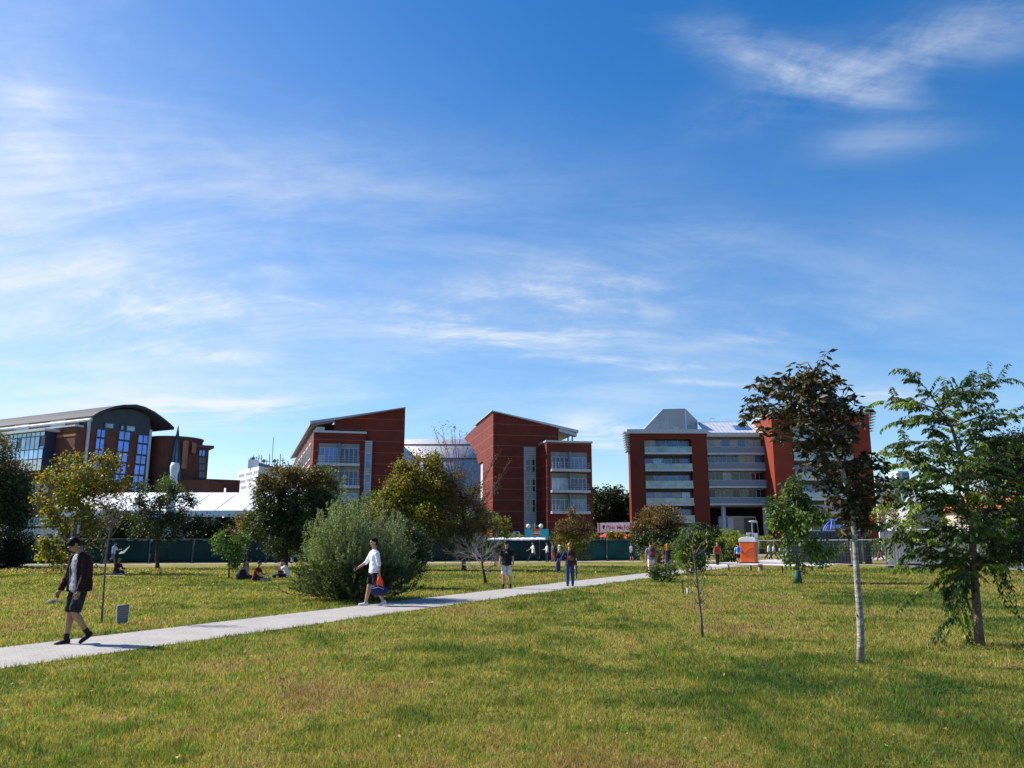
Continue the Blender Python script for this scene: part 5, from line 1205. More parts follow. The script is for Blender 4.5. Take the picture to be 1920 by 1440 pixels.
tree('dark green tree with an airy crown and black trunk, below the inflatable column', 'tree', (295, 1067), [(300, 930, 38, 26), (330, 925, 22, 20), (275, 960, 34, 26), (325, 960, 30, 26), (300, 990, 42, 24), (262, 1000, 20, 14), (340, 945, 18, 22)], 'darkgreen', 14, trunk=[(294, 1030), (298, 990), (302, 940)], tr=.14, leaf=(.14, .10), tips=1050, per=8, spread=.2, gap=.22, pal2=('mid', .8))
tree('small bright green tree left of the seated couple', 'tree', (429, 1086), [(425, 1020, 26, 18), (440, 1035, 22, 20), (415, 1000, 14, 14), (445, 1008, 18, 14), (430, 1050, 22, 14), (408, 1030, 12, 14), (448, 1058, 14, 8)], 'fresh', 15, trunk=[(429, 1060), (431, 1020)], tr=.05, leaf=(.10, .065), tips=420, per=7, spread=.13, gap=.25, droop=.5)
tree('small brownish green tree with a thin trunk directly behind the seated couple', 'tree', (465, 1064), [(462, 985, 34, 20), (445, 1000, 20, 14), (485, 990, 20, 20), (465, 965, 22, 14), (470, 1010, 26, 12)], 'brown', 16, D=58, trunk=[(465, 1020), (468, 970)], tr=.07, leaf=(.13, .08), tips=560, per=8, spread=.18, gap=.1, pal2=('autumn', .55))
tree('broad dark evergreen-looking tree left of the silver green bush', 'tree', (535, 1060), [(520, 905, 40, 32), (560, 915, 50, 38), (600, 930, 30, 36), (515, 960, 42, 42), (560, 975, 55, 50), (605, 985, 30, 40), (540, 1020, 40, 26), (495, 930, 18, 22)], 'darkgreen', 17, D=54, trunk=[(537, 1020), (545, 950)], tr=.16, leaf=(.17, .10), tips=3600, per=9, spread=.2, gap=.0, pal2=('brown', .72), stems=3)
tree('second dark tree close behind the silver green bush, with greyer leaves', 'tree', (603, 1062), [(610, 905, 26, 26), (590, 960, 40, 40), (560, 1000, 36, 30), (620, 950, 26, 30)], 'mid', 18, D=58, trunk=[(604, 1000), (608, 920)], tr=.12, leaf=(.15, .09), tips=1500, per=8, spread=.2, gap=.05)
# the big silver green bush by the path
def big_bush():
    Y = 24.9; rg = np.random.default_rng(21); rr = random.Random(21); base = P(656, 1119, Y); base.z = 0
    root = thing('olive_bush', 'large silver green bush with upright shoots, behind the man in the white shirt', 'bush', tuple(base)); segs = []; pos = []; dr = []; cols = []
    k = MPP(Y); mb = MB()
    env = lambda a: (1.0)
    outline = [(555, 1080), (560, 1020), (580, 975), (610, 950), (660, 938), (710, 950), (750, 975), (775, 1020), (780, 1070), (765, 1110)]
    for i in range(1250):
        # tip on a lumpy dome
        a = rr.uniform(0, 2 * math.pi); el = math.asin(rr.uniform(0.02, 1.0)); f = rr.uniform(.78, 1.06) * (1 + .10 * math.sin(a * 3 + 1) + .08 * math.sin(el * 7 + a * 4) + .05 * math.sin(el * 17 + a * 11)); 
        if rr.random() < .45: f *= rr.uniform(.4, .95)
        R0 = 101 * k; tip = Vector((base.x + .05 + R0 * f * math.cos(a) * math.cos(el) ** .75, base.y + R0 * .95 * f * math.sin(a) * math.cos(el) ** .75, .10 + (160 * k) * f * math.sin(el) ** .9))
        if tip.x > base.x + .5: tip.z *= .93
        st = Vector((base.x + rr.gauss(0, .22), base.y + rr.gauss(0, .2), 0.0)); mid = st.lerp(tip, .55) + Vector((0, 0, .10 * (tip.z))); 
        up = Vector((rr.gauss(0, .16), rr.gauss(0, .16), 1)).normalized() if el > .5 else (tip - mid).normalized() + Vector((0, 0, .45))
        shoot = tip + up.normalized() * (rr.uniform(.12, .42) if rr.random() < .5 else .12)
        if i < 150: segs += [(st, mid, .016, .009), (mid, tip, .009, .005)]
        else: segs += [(mid, tip, .006, .004)]
        segs.append((tip, shoot, .004, .002))
        for (p, q, n) in ((mid, tip, 46), (tip, shoot, 34)):
            t = rg.uniform(.25 if p is mid else 0, 1, n)[:, None]; A = np.array(p)[None]; B = np.array(q)[None]; pp = A + (B - A) * t + rg.normal(size=(n, 3)) * (.035 if p is mid else .012); ax = np.array((q - p).normalized())
            d = ax[None] * .9 + rg.normal(size=(n, 3)) * .6; pos.append(pp); dr.append(d)
    pos = np.concatenate(pos); dr = np.concatenate(dr); pos[:, 2] = np.maximum(pos[:, 2], .04)
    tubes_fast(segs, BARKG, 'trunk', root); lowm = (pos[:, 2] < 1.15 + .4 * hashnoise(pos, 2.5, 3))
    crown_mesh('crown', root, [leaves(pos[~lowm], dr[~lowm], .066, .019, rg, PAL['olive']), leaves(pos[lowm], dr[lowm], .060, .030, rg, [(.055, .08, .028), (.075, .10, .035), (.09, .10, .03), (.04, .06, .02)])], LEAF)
big_bush()
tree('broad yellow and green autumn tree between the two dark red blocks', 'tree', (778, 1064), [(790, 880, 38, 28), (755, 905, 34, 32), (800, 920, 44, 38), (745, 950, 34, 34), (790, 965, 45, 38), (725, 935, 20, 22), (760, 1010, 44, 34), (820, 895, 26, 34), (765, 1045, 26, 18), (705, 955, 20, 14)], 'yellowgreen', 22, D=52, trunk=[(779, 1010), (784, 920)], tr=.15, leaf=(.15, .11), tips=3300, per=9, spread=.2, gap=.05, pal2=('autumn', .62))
tree('shaded dark green shrub to the right behind the silver green bush', 'bush', (752, 1096), [(765, 1020, 30, 40), (745, 1060, 34, 34), (778, 1050, 16, 30)], 'brown', 23, D=31, tr=.05, leaf=(.085, .05), tips=1300, per=9, spread=.12, gap=.08, pal2=('darkgreen', .15), name='bush', stems=4)
def brown_tree():
    r = tree('reddish brown thinning tree with tall bare twigs above its crown', 'tree', (870, 1070), [(850, 905, 40, 28), (885, 935, 34, 32), (835, 950, 34, 36), (870, 975, 46, 36), (900, 985, 24, 28), (815, 985, 28, 26), (860, 1010, 44, 20), (840, 1030, 22, 14)], 'brown', 24, trunk=[(870, 1040), (872, 1000), (866, 930)], tr=.15, leaf=(.105, .065), tips=2600, per=7, spread=.2, gap=.12, pal2=('rust', .35), leafmat=LEAFD)
    Y = G(870, 1070).y; rr = random.Random(8); segs = []
    for (u0, v0, u1, v1) in ((850, 900, 812, 798), (852, 895, 828, 800), (855, 890, 846, 806), (858, 890, 862, 812), (862, 895, 878, 830), (848, 905, 830, 815), (845, 910, 800, 850), (868, 905, 896, 850), (885, 930, 940, 843), (890, 940, 928, 852), (892, 950, 955, 878), (895, 955, 952, 872), (898, 960, 938, 905), (880, 920, 895, 862), (858, 892, 852, 796)):
        a = P(u0, v0, Y); b = P(u1, v1, Y + rr.uniform(-.8, .8)); mid = a.lerp(b, .5) + Vector((0, 0, -.1)); segs += [(a, mid, .03, .02), (mid, b, .02, .006)]
        for _ in range(7):
            t = rr.uniform(.25, .95); q = a.lerp(mid, t * 2) if t < .5 else mid.lerp(b, t * 2 - 1); e = q + Vector((rr.gauss(0, .2) + (b - a).x * .12, rr.gauss(0, .25), rr.uniform(.2, .75))); segs.append((q, e, .009, .004))
            for _ in range(2): w = q.lerp(e, rr.uniform(.3, .9)); segs.append((w, w + Vector((rr.gauss(0, .15), rr.gauss(0, .15), rr.uniform(.05, .35))), .005, .003))
    tubes_fast(segs, mat('bark_pinkish', (.16, .10, .085), .9, 0, .2, 5), 'bare_branches', r)
    rg = np.random.default_rng(5); p = np.array([tuple(s[1]) for s in segs]); p = p[rg.uniform(0, 1, len(p)) > .4]; p = np.repeat(p, 2, axis=0) + rg.normal(size=(len(p) * 2, 3)) * .06
    crown_mesh('sparse_leaves', r, [leaves(p, rg.normal(size=p.shape), .09, .06, rg, PAL['rust'])])
brown_tree()
def bare_tree():
    b = G(911, 1095); Y = b.y; k = MPP(Y); root = thing('bare_tree', 'small leafless grey tree between the brown tree and the man in the black T-shirt', 'bare tree', tuple(b)); rr = random.Random(31)
    m = MB(); p = [P(u, v, Y) for u, v in ((911, 1096), (908, 1078), (904, 1058), (903, 1040))]; p[0].z = -.02; m.tube(p, [.07, .055, .045, .03], 8); m.build('trunk', BARK, root, smooth=True); segs = []
    def grow(s, d, l, r, n):
        e = s + d * l; segs.append((s, e, r, r * .6))
        if n == 0: return
        for _ in range(3 if n > 1 else 3):
            nd = (d + Vector((rr.gauss(0, .42), rr.gauss(0, .42), rr.gauss(.10, .28)))).normalized(); grow(s.lerp(e, rr.uniform(.45, 1)), nd, l * rr.uniform(.55, .85), r * .58, n - 1)
    for i in range(15):
        t = rr.uniform(.15, 1); s = p[1].lerp(p[3], t); a = rr.uniform(0, 6.28); up = rr.uniform(-.1, 1.1); grow(s, Vector((math.cos(a), math.sin(a) * .8, up)).normalized(), rr.uniform(.45, .7), .016, 4)
    segs = [s for s in segs if s[1].z > .1]
    tubes_fast(segs, mat('bark_silver', (.20, .18, .17), .9, 0, .2, 5), 'bare_branches', root, 4)
bare_tree()
tree('slim green tree rising just left of the man in the black T-shirt', 'tree', (928, 1060), [(925, 985, 22, 16), (912, 1005, 18, 16), (938, 1000, 16, 20), (922, 1025, 20, 14), (945, 978, 12, 8)], 'mid', 25, D=60, trunk=[(928, 1030), (926, 985)], tr=.045, leaf=(.13, .08), tips=420, per=7, spread=.17, gap=.1, pal2=('autumn', .6))
tree('bushy small autumn tree right of the turquoise board, gold tipped', 'tree', (1072, 1058), [(1072, 985, 22, 24), (1085, 1005, 24, 22), (1060, 1010, 22, 20), (1075, 1030, 26, 20), (1075, 965, 8, 12), (1050, 990, 8, 14), (1098, 985, 9, 12)], 'autumn', 26, D=62, trunk=[(1072, 1030), (1073, 970)], tr=.06, leaf=(.14, .07), tips=900, per=8, spread=.16, gap=.0, pal2=('rust', .5), up=.6)
tree('dark rounded bush behind the fence, left of the gold tipped tree', 'bush', (1052, 1052), [(1052, 1005, 12, 18), (1042, 1015, 10, 14)], 'darkgreen', 27, D=82, tr=.06, leaf=(.2, .12), tips=300, per=9, spread=.2, name='bush')
for i, (u, v, ru, rv, D_, lab) in enumerate(((1128, 955, 20, 38, 150, 'leftmost tall dark tree in the gap beside the dark red block'), (1150, 960, 24, 38, 155, 'broad dark tree in the middle of the gap between the red buildings'), (1172, 960, 18, 36, 150, 'dark tree touching the left pier of the office building'), (1112, 950, 12, 26, 162, 'dark tree top peeping from behind the dark red right wing'))):
    tree(lab, 'tree', (u, 1045), [(u, v, ru, rv), (u + 3, v + 30, ru, rv * .8), (u - 5, v - 14, ru * .6, rv * .6), (u + 8, v - 10, ru * .5, rv * .5)], 'deep', 40 + i, D=D_, tr=.4, leaf=(.5, .35), tips=900, per=9, spread=.5, gap=.0, group='dark trees in the gap between the red buildings', shell=.5, leafmat=LEAFD)
tree('round reddish brown tree left of the office building entrance, above the rucksack man', 'tree', (1235, 1058), [(1232, 985, 40, 28), (1215, 1005, 28, 26), (1255, 1000, 26, 28), (1235, 1020, 40, 22), (1240, 962, 26, 10)], 'darkgreen', 28, D=72, tr=.12, trunk=[(1235, 1010)], leaf=(.18, .11), tips=2600, per=9, spread=.2, pal2=('rust', .62))
tree('twiggy orange and grey shrub at the foot of the round reddish tree', 'bush', (1240, 1060), [(1235, 1040, 36, 16), (1262, 1045, 20, 16)], 'rust', 29, D=66, tr=.05, leaf=(.13, .07), tips=700, per=5, spread=.2, gap=.15, name='bush', stems=7, pal2=('autumn', .4))
tree('leafy green tree with long pointed leaves standing at the path edge', 'tree', (1297, 1079), [(1300, 1015, 30, 20), (1280, 1010, 20, 16), (1322, 1020, 18, 18), (1298, 1040, 34, 18), (1275, 1035, 16, 18), (1318, 1048, 18, 12), (1300, 995, 16, 8), (1290, 1058, 20, 8)], 'fresh', 30, trunk=[(1298, 1050), (1298, 1010)], tr=.07, leaf=(.22, .045), tips=560, per=9, spread=.15, gap=.1, droop=.7, pal2=('mid', .3))
tree('dark green tree mass behind the long leaved tree, before the columns', 'tree', (1330, 1050), [(1330, 1000, 28, 16), (1318, 1020, 26, 18), (1345, 1020, 20, 22)], 'deep', 32, D=98, tr=.12, leaf=(.24, .15), tips=900, per=9, spread=.25, leafmat=LEAFD)
tree('round clipped green shrub with yellowish top, left of the orange toilet', 'bush', (1372, 1055), [(1368, 1028, 24, 26), (1385, 1018, 22, 18), (1358, 1038, 14, 18)], 'mid', 33, D=76, tr=.06, leaf=(.14, .09), tips=2000, per=9, spread=.14, name='bush', pal2=('shrubyellow', .78), shell=.5)
tree('low round yellow-green shrub right of the orange toilet, behind the mesh fence', 'bush', (1438, 1040), [(1438, 1014, 13, 7), (1432, 1020, 12, 8)], 'shrubyellow', 34, D=95, tr=.05, leaf=(.15, .1), tips=500, per=8, spread=.14, name='bush', shell=.5)
tree('green shrub with yellow blossom behind the fence, under the pale blue sign', 'bush', (957, 1040), [(958, 1007, 12, 6), (966, 1010, 12, 5)], 'shrubyellow', 35, D=90, tr=.04, leaf=(.15, .1), tips=240, per=8, spread=.14, name='bush')
tree('bright hedge plants behind the green fence, below the parasols', 'bush', (1150, 1045), [(1118, 1006, 10, 8), (1150, 1004, 14, 8), (1165, 1008, 14, 7), (1180, 1009, 12, 6)], 'autumn', 36, D=87, tr=.04, leaf=(.15, .1), tips=520, per=8, spread=.16, name='hedge', stems=6)
tree('low dark leaved shrub growing at the path edge in front of the walkers', 'bush', (1241, 1091), [(1240, 1072, 22, 14), (1225, 1062, 12, 18), (1258, 1070, 14, 12), (1240, 1082, 20, 8)], 'mid', 37, tr=.02, leaf=(.085, .045), tips=330, per=8, spread=.09, gap=.05, name='shrub', stems=7, pal2=('rust', .8), up=.5)
tree('tiny sapling in a white trunk guard, beside the short stake', 'sapling', (1290, 1113), [(1290, 1078, 8, 12), (1287, 1060, 7, 8), (1294, 1094, 4, 6)], 'yellowgreen', 38, trunk=[(1290, 1090), (1289, 1065)], tr=.013, leaf=(.05, .03), tips=26, per=4, spread=.05, name='sapling')
gp = G(1290, 1114); gd = thing('trunk_guard', 'short white plastic tube round the foot of the tiny sapling', 'trunk guard', tuple(gp)); m_ = MB(); m_.tube([(0, 0, 0), (0, 0, .2)], .045, 12); m_.build('tube', mat('guard_white', (.6, .6, .6), .5), gd, local=True)
def guarded_tree():
    tree('young tree with big fresh green leaves and a dark trunk before the mesh fence', 'tree', (1495, 1093), [(1490, 930, 34, 26), (1470, 955, 28, 28), (1510, 960, 26, 28), (1490, 985, 38, 24), (1500, 905, 14, 16), (1515, 1020, 16, 26), (1480, 1030, 12, 22), (1452, 975, 12, 22), (1556, 1030, 13, 14), (1540, 1055, 12, 9), (1500, 1050, 14, 12)], 'fresh', 39, trunk=[(1496, 1060), (1494, 1010), (1494, 930)], tr=.055, leaf=(.20, .11), tips=560, per=8, spread=.16, gap=.05, droop=.95, pal2=('mid', .55), bark=BARKG)
    p = G(1496, 1095); r = thing('watering_bag', 'dark green bag wrapped round the foot of the young big-leaved tree', 'bag', tuple(p)); m = MB(); m.tube([(0, 0, 0), (0, 0, .25), (.02, 0, .52), (.02, 0, .56)], [.19, .17, .12, .07], 14)
    rr = random.Random(3); m.v = [(x * (1 + rr.uniform(-.12, .12)), y * (1 + rr.uniform(-.12, .12)), z) for x, y, z in m.v]; m.build('bag', mat('green_bag', (.015, .07, .05), .6, 0, .3, 6), r, smooth=True, local=True)
guarded_tree()
def thin_sapling():
    b = G(1317, 1196); Y = b.y; root = thing('sapling', 'slender knotty sapling with short bare side twigs in the middle of the lawn', 'sapling', tuple(b)); m = MB(); rr = random.Random(12)
    pts = [P(u, v, Y) for u, v in ((1317, 1197), (1315, 1160), (1311, 1130), (1308, 1100), (1305, 1070), (1301, 1045), (1298, 1020), (1301, 1003), (1307, 992))]; pts[0].z = -.02
    m.tube(pts, [.030, .025, .022, .020, .017, .014, .012, .009, .004], 8)
    for (a, b_, c) in (((1311, 1133), (1324, 1122), (1328, 1108)), ((1312, 1135), (1306, 1129), (1302, 1122)), ((1310, 1120), (1318, 1098), (1322, 1080)), ((1309, 1105), (1300, 1090), (1292, 1075)), ((1305, 1042), (1322, 1030), (1330, 1012)), ((1304, 1040), (1316, 1018), (1324, 1012)), ((1307, 1094), (1316, 1085), (1320, 1072)), ((1299, 1022), (1292, 1010), (1290, 1000)), ((1306, 1075), (1298, 1068), (1290, 1050)), ((1312, 1130), (1320, 1112), (1316, 1100))):
        m.tube([P(*a, Y), P(*b_, Y + rr.uniform(-.1, .1)), P(*c, Y + rr.uniform(-.15, .15))], [.011, .008, .004], 6)
    m.build('trunk', BARKG, root, smooth=True)
    rg = np.random.default_rng(6); p = []
    for (u, v, n, s) in ((1292, 1075, 14, 5), (1290, 1055, 16, 6), (1302, 1088, 10, 3), (1330, 1072, 14, 5), (1322, 1080, 8, 3), (1300, 1005, 26, 8), (1312, 1000, 14, 6), (1325, 1015, 12, 5), (1290, 1030, 20, 8)):
        for _ in range(n): p.append(tuple(P(u + rr.gauss(0, s), v + rr.gauss(0, s), Y + rr.uniform(-.15, .15))))
    p = np.array(p); crown_mesh('crown', root, [leaves(p, rg.normal(size=p.shape) * .6 + np.array([0, 0, -.9]), .075, .022, rg, PAL['yellowgreen'])])
thin_sapling()

# ---- the two near trees on the right
def chestnut():
    b = G(1613, 1244); Y = b.y; root = thing('tree', 'dark leaved tree with a pale ringed trunk and a crown leaning left', 'tree', tuple(b)); rg = np.random.default_rng(51); rr = random.Random(51)
    tr = [(1613, 1246), (1614, 1200), (1612, 1150), (1608, 1100), (1605, 1050), (1602, 1000), (1598, 960), (1590, 920), (1578, 880), (1566, 840), (1552, 795), (1540, 765), (1526, 735)]
    pts = [P(u, v, Y + .012 * i * 0) for i, (u, v) in enumerate(tr)]; pts[0].z = -.02; m = MB(); m.tube(pts, [.056, .049, .046, .043, .041, .038, .036, .036, .032, .027, .022, .016, .010], 12)
    for i in range(9): q = pts[1].lerp(pts[5], rr.random()); a = rr.uniform(0, 6.28); m.ell(q + Vector((math.cos(a), math.sin(a), 0)) * .05, (.013, .013, .018), None, 8, 6)
    m.build('trunk', BIRCH, root, smooth=True)
    ends = [(1400, 745, -.2), (1412, 700, .1), (1440, 690, .3), (1470, 680, -.1), (1500, 668, .2), (1535, 670, .1), (1565, 690, -.2), (1590, 725, .2), (1612, 750, 0), (1605, 790, .3), (1595, 830, -.4), (1612, 860, .2), (1630, 900, .1), (1632, 940, -.1), (1640, 915, .3), (1600, 905, -.3), (1560, 880, .4), (1530, 860, -.3), (1500, 835, .2), (1482, 815, -.3), (1470, 780, .3), (1440, 760, -.1), (1420, 745, .4), (1430, 800, .1), (1460, 720, -.3), (1500, 720, .4), (1540, 730, -.4), (1560, 770, .5), (1530, 790, .2), (1500, 770, -.5), (1570, 820, .6), (1480, 745, .2), (1520, 690, -.3), (1395, 770, .1), (1545, 910, .1), (1560, 935, -.1), (1585, 960, .2), (1620, 980, 0), (1635, 870, .3), (1510, 880, .1), (1580, 745, -.3), (1490, 700, .1), (1550, 700, .3), (1560, 800, -.4), (1520, 830, .4), (1590, 880, .4), (1610, 930, -.2), (1605, 965, .2), (1535, 755, .1)]
    br = MB(); tips = []
    for (u, v, dy) in ends:
        e = P(u, v + max(0, (860 - v)) * .14 , Y + dy * 1.3); st = min(pts[5:], key=lambda p: (p - e).length + (1.2 if p.z > e.z - .1 else 0)); mid = st.lerp(e, .5) + Vector((0, 0, .05 * (e - st).length)); br.tube([st, mid, e], [.014, .010, .005], 6)
        for j in range(7):
            t = rr.uniform(.35, 1.05); q = st.lerp(mid, t * 2) if t < .5 else mid.lerp(e, t * 2 - 1); w = q + Vector((rr.gauss(0, .13), rr.gauss(0, .15), rr.gauss(.02, .09))); br.tube([q, w], [.005, .003], 4); tips.append(w)
        tips += [e, mid.lerp(e, .7)]
    br.build('branches', mat('bark_dark_twig', (.05, .04, .035), .9), root, smooth=True)
    T = np.array([tuple(t) for t in tips]); n = 8; pos = np.repeat(T, n, axis=0); a = rg.uniform(0, 6.28, len(pos)); d = np.stack([np.cos(a), np.sin(a), rg.normal(-.55, .45, len(pos))], axis=1); pos = pos + rg.normal(size=pos.shape) * .03
    # two-segment drooping leaves
    L1 = leaves(pos, d, .140, .052, rg, PAL['chestnut'], .18)
    crown_mesh('crown', root, [L1], attr_mat('foliage_leathery', .14, .5, .25))
chestnut()

def drooping():
    b = G(1837, 1210); Y = b.y; root = thing('tree', 'tree with long drooping feathery leaf sprays and a stout rough trunk, near the right edge', 'tree', tuple(b)); rg = np.random.default_rng(61); rr = random.Random(61)
    pts = [P(u, v, Y) for u, v in ((1838, 1213), (1834, 1170), (1830, 1120), (1826, 1070), (1824, 1020), (1822, 970), (1812, 910), (1800, 850), (1784, 800), (1765, 770))]; pts[0].z = -.02
    m = MB(); m.tube(pts, [.085, .072, .068, .062, .058, .050, .042, .034, .026, .015], 12); m.build('trunk', mat('bark_ringed', (.16, .115, .09), .95, 0, .5, 22, .8, 30), root, smooth=True)
    # branches: start v on trunk, tip (u, v), arch
    T = [(1712, 706, -.1), (1660, 752, .1), (1700, 755, -.3), (1690, 790, .2), (1778, 740, .2), (1880, 712, 0), (1840, 735, .3), (1810, 720, -.2), (1918, 780, .1), (1870, 790, -.2), (1690, 830, -.1), (1660, 850, .2), (1680, 870, -.3), (1720, 850, .3), (1650, 905, .1), (1700, 905, -.2), (1740, 890, .4), (1670, 945, .0), (1655, 985, -.2), (1700, 975, .3), (1730, 945, -.4), (1690, 1005, .1), (1665, 1010, .3), (1720, 1010, -.3), (1750, 980, .2), (1760, 1040, -.1), (1740, 1060, .2), (1900, 830, .2), (1890, 870, -.2), (1915, 900, .3), (1880, 920, .1), (1905, 960, -.1), (1870, 970, .4), (1920, 1000, .2), (1890, 1010, -.3), (1860, 1020, .4), (1780, 900, -.5), (1800, 950, .5), (1770, 930, .4), (1850, 880, .6), (1840, 930, -.6), (1800, 1000, -.5), (1790, 1060, .2), (1830, 1040, .5), (1860, 1060, -.3), (1880, 1050, .2), (1775, 860, .5), (1830, 840, -.5), (1750, 800, .2), (1800, 800, .4), (1850, 820, .3), (1730, 780, -.2), (1820, 770, .4), (1760, 830, -.5), (1715, 900, -.5), (1740, 1000, .5), (1930, 850, 0), (1945, 930, .2), (1940, 1040, 0), (1780, 1010, .5), (1815, 880, .7), (1865, 990, -.6), (1810, 1080, -.2), (1790, 1100, .1), (1775, 1080, .3), (1800, 1120, -.1)]
    br = MB(); P1 = []; D1 = []; segs = []
    def spray(q, d0, L, n=13, lf=.085, bright=False):
        """one long compound leaf: an arching stalk with paired drooping leaflets"""
        p = Vector(q); d = Vector(d0).normalized(); st = L / n; side = d.cross(Vector((0, 0, 1))); side = side.normalized() if side.length > .05 else Vector((1, 0, 0))
        for i in range(n):
            p2 = p + d * st; segs.append((p, p2, .003, .0025)); 
            for sg in (-1, 1): P1.append(tuple(p2)); D1.append(tuple(side * sg * .75 + d * .35 + Vector((rr.gauss(0, .15), rr.gauss(0, .15), -.75 + rr.gauss(0, .15)))))
            p = p2; d = (d + Vector((0, 0, -.085))).normalized()
    for (u, v, dy) in T:
        e = P(u, v, Y + dy * 1.4); st = min(pts[3:], key=lambda p: (p - e).length + (1.0 if p.z > e.z - .12 else 0)); mid = st.lerp(e, .55) + Vector((0, 0, .10 * (e - st).length)); L = (e - st).length
        r0 = .010 + .006 * L; br.tube([st, mid, e], [r0, r0 * .6, .004], 6)
        nn = int(5 + L * 9)
        for j in range(nn):
            t = rr.uniform(.18, 1.0); q = st.lerp(mid, t * 2) if t < .5 else mid.lerp(e, t * 2 - 1); o = (e - st); a = rr.uniform(0, 6.28); dd = Vector((math.cos(a), math.sin(a), .15)) * .7 + o.normalized() * .8
            spray(q, dd, rr.uniform(.22, .42), rr.randint(8, 13))
        spray(e, (e - mid) + Vector((0, 0, .05)), .40)
    # the long hanging sprays seen against the lawn
    for (u0, v0, u1, v1, dy) in ((1790, 1085, 1682, 1137, -.2), (1790, 1150, 1738, 1212, 0), (1795, 1150, 1768, 1202, .1), (1800, 1145, 1815, 1220, .05), (1870, 1030, 1902, 1145, -.1), (1860, 1060, 1878, 1100, .1), (1720, 1000, 1690, 1062, .0), (1715, 1040, 1692, 1065, -.1), (1800, 1060, 1790, 1150, .1), (1870, 1000, 1862, 1060, 0), (1770, 1100, 1785, 1150, .2), (1690, 990, 1670, 1040, .1)):
        a = P(u0, v0, Y + dy); e = P(u1, v1, Y + dy); root_ = min(pts[2:], key=lambda p: (p - a).length); br.tube([root_, root_.lerp(a, .5) + Vector((0, 0, .08)), a], [.010, .007, .004], 6)
        for k in range(3):
            p = a + Vector((rr.gauss(0, .03), rr.gauss(0, .05), rr.gauss(0, .03))); n = 16; prev = p; ev = e + Vector((rr.gauss(0, .06), rr.gauss(0, .08), rr.gauss(0, .05)))
            for i in range(1, n + 1):
                t = i / n; c = p.lerp(ev, t) + Vector((0, 0, .10 * math.sin(math.pi * t))); segs.append((prev, c, .003, .0025)); prev = c; sd = (ev - p).cross(Vector((0, 1, 0))).normalized()
                for sg in (-1, 1): P1.append(tuple(c)); D1.append(tuple(Vector((sg * .45, rr.gauss(0, .4), -.65)) + (ev - p).normalized() * .3))
    br.build('branches', mat('bark_ringed', (.16, .115, .09)), root, smooth=True); tubes_fast(segs, mat('green_stalk', (.12, .14, .03), .7), 'leaf_stalks', root, 3)
    P1 = np.array(P1); D1 = np.array(D1); P1[:, 2] = np.maximum(P1[:, 2], .05); print('drooping leaflets', len(P1))
    tone = P1[:, 2] > 2.5 + .9 * hashnoise(P1, 2.2, 4); yel = hashnoise(P1, 3.1, 9) > .28
    mid_ = [(.030, .060, .012), (.045, .085, .015), (.025, .045, .011)]; br_ = [(.13, .19, .025), (.19, .24, .03), (.09, .15, .02)]
    crown_mesh('crown', root, [leaves(P1[~yel], D1[~yel], .095, .034, rg, mid_), leaves(P1[yel], D1[yel], .095, .034, rg, br_)])
drooping()
tree('dark green tree mass behind the drooping tree, at the right edge', 'tree', (1880, 1060), [(1880, 860, 40, 34), (1915, 850, 40, 40), (1860, 905, 34, 30), (1925, 920, 40, 50), (1890, 990, 40, 40), (1830, 990, 26, 30), (1900, 1030, 40, 24)], 'deep', 62, D=44, trunk=[(1880, 1000), (1885, 900)], tr=.18, leaf=(.14, .09), tips=3600, per=9, spread=.22, gap=.1, leafmat=LEAFD)
tree('yellow-brown thinning tree below the distant pale office', 'tree', (1662, 1050), [(1658, 940, 20, 28), (1672, 955, 16, 26), (1650, 965, 14, 24)], 'autumn', 63, D=105, tr=.1, leaf=(.22, .14), tips=420, per=6, spread=.3, gap=.2)
tree('small young tree behind the mesh fence in front of the dark container', 'tree', (1592, 1059), [(1590, 1020, 12, 12), (1582, 1032, 10, 8), (1600, 1028, 10, 8)], 'mid', 64, D=66, trunk=[(1592, 1040)], tr=.03, leaf=(.12, .08), tips=120, per=6, spread=.15)
tree('pale green shrub in the gap between the dark and grey containers', 'bush', (1645, 1048), [(1644, 1035, 14, 12)], 'mid', 65, D=88, tr=.04, leaf=(.16, .1), tips=260, per=8, spread=.2, name='bush')
tree('dark leafy tree under the marquee edge behind the green fence', 'tree', (245, 1040), [(235, 985, 50, 24), (200, 990, 30, 22), (280, 990, 30, 20)], 'deep', 66, D=80, tr=.1, leaf=(.22, .15), tips=1000, per=9, spread=.25, leafmat=LEAFD)
tree('dark shaded shrubs behind the green fence right of the airy dark tree', 'bush', (400, 1040), [(380, 990, 34, 18), (420, 990, 30, 18), (350, 985, 20, 18)], 'deep', 67, D=79.5, tr=.1, leaf=(.2, .14), tips=900, per=9, spread=.25, leafmat=LEAFD, name='bush')
tree('green tree mass behind the brown tree, hiding the base of the dark red block', 'tree', (850, 1045), [(870, 985, 40, 24), (830, 990, 36, 24), (905, 975, 22, 24), (800, 1000, 30, 16)], 'mid', 68, D=92, tr=.14, leaf=(.24, .16), tips=1500, per=9, spread=.26)
tree('leafy tree top low in front of the left dark red block', 'tree', (675, 1045), [(690, 955, 36, 22), (665, 965, 30, 24), (715, 945, 22, 20)], 'autumn', 69, D=84, tr=.14, leaf=(.22, .14), tips=1300, per=9, spread=.26, pal2=('mid', .1))
# line of far trees and low blocks closing the horizon
for i in range(24):
    u = -120 + i * 92 + (i * 37) % 29
    tree('small distant dark tree low on the horizon, %s of its line from the left' % ORD[i], 'tree', (u, 1028), [(u, 1004 - (i * 13) % 9, 30, 17), (u + 22, 1010, 26, 12)], 'deep', 80 + i, D=260 + (i * 53) % 60, tr=.5, leaf=(.9, .6), tips=260, per=8, spread=.9, group='distant trees on the horizon', leafmat=LEAFD)

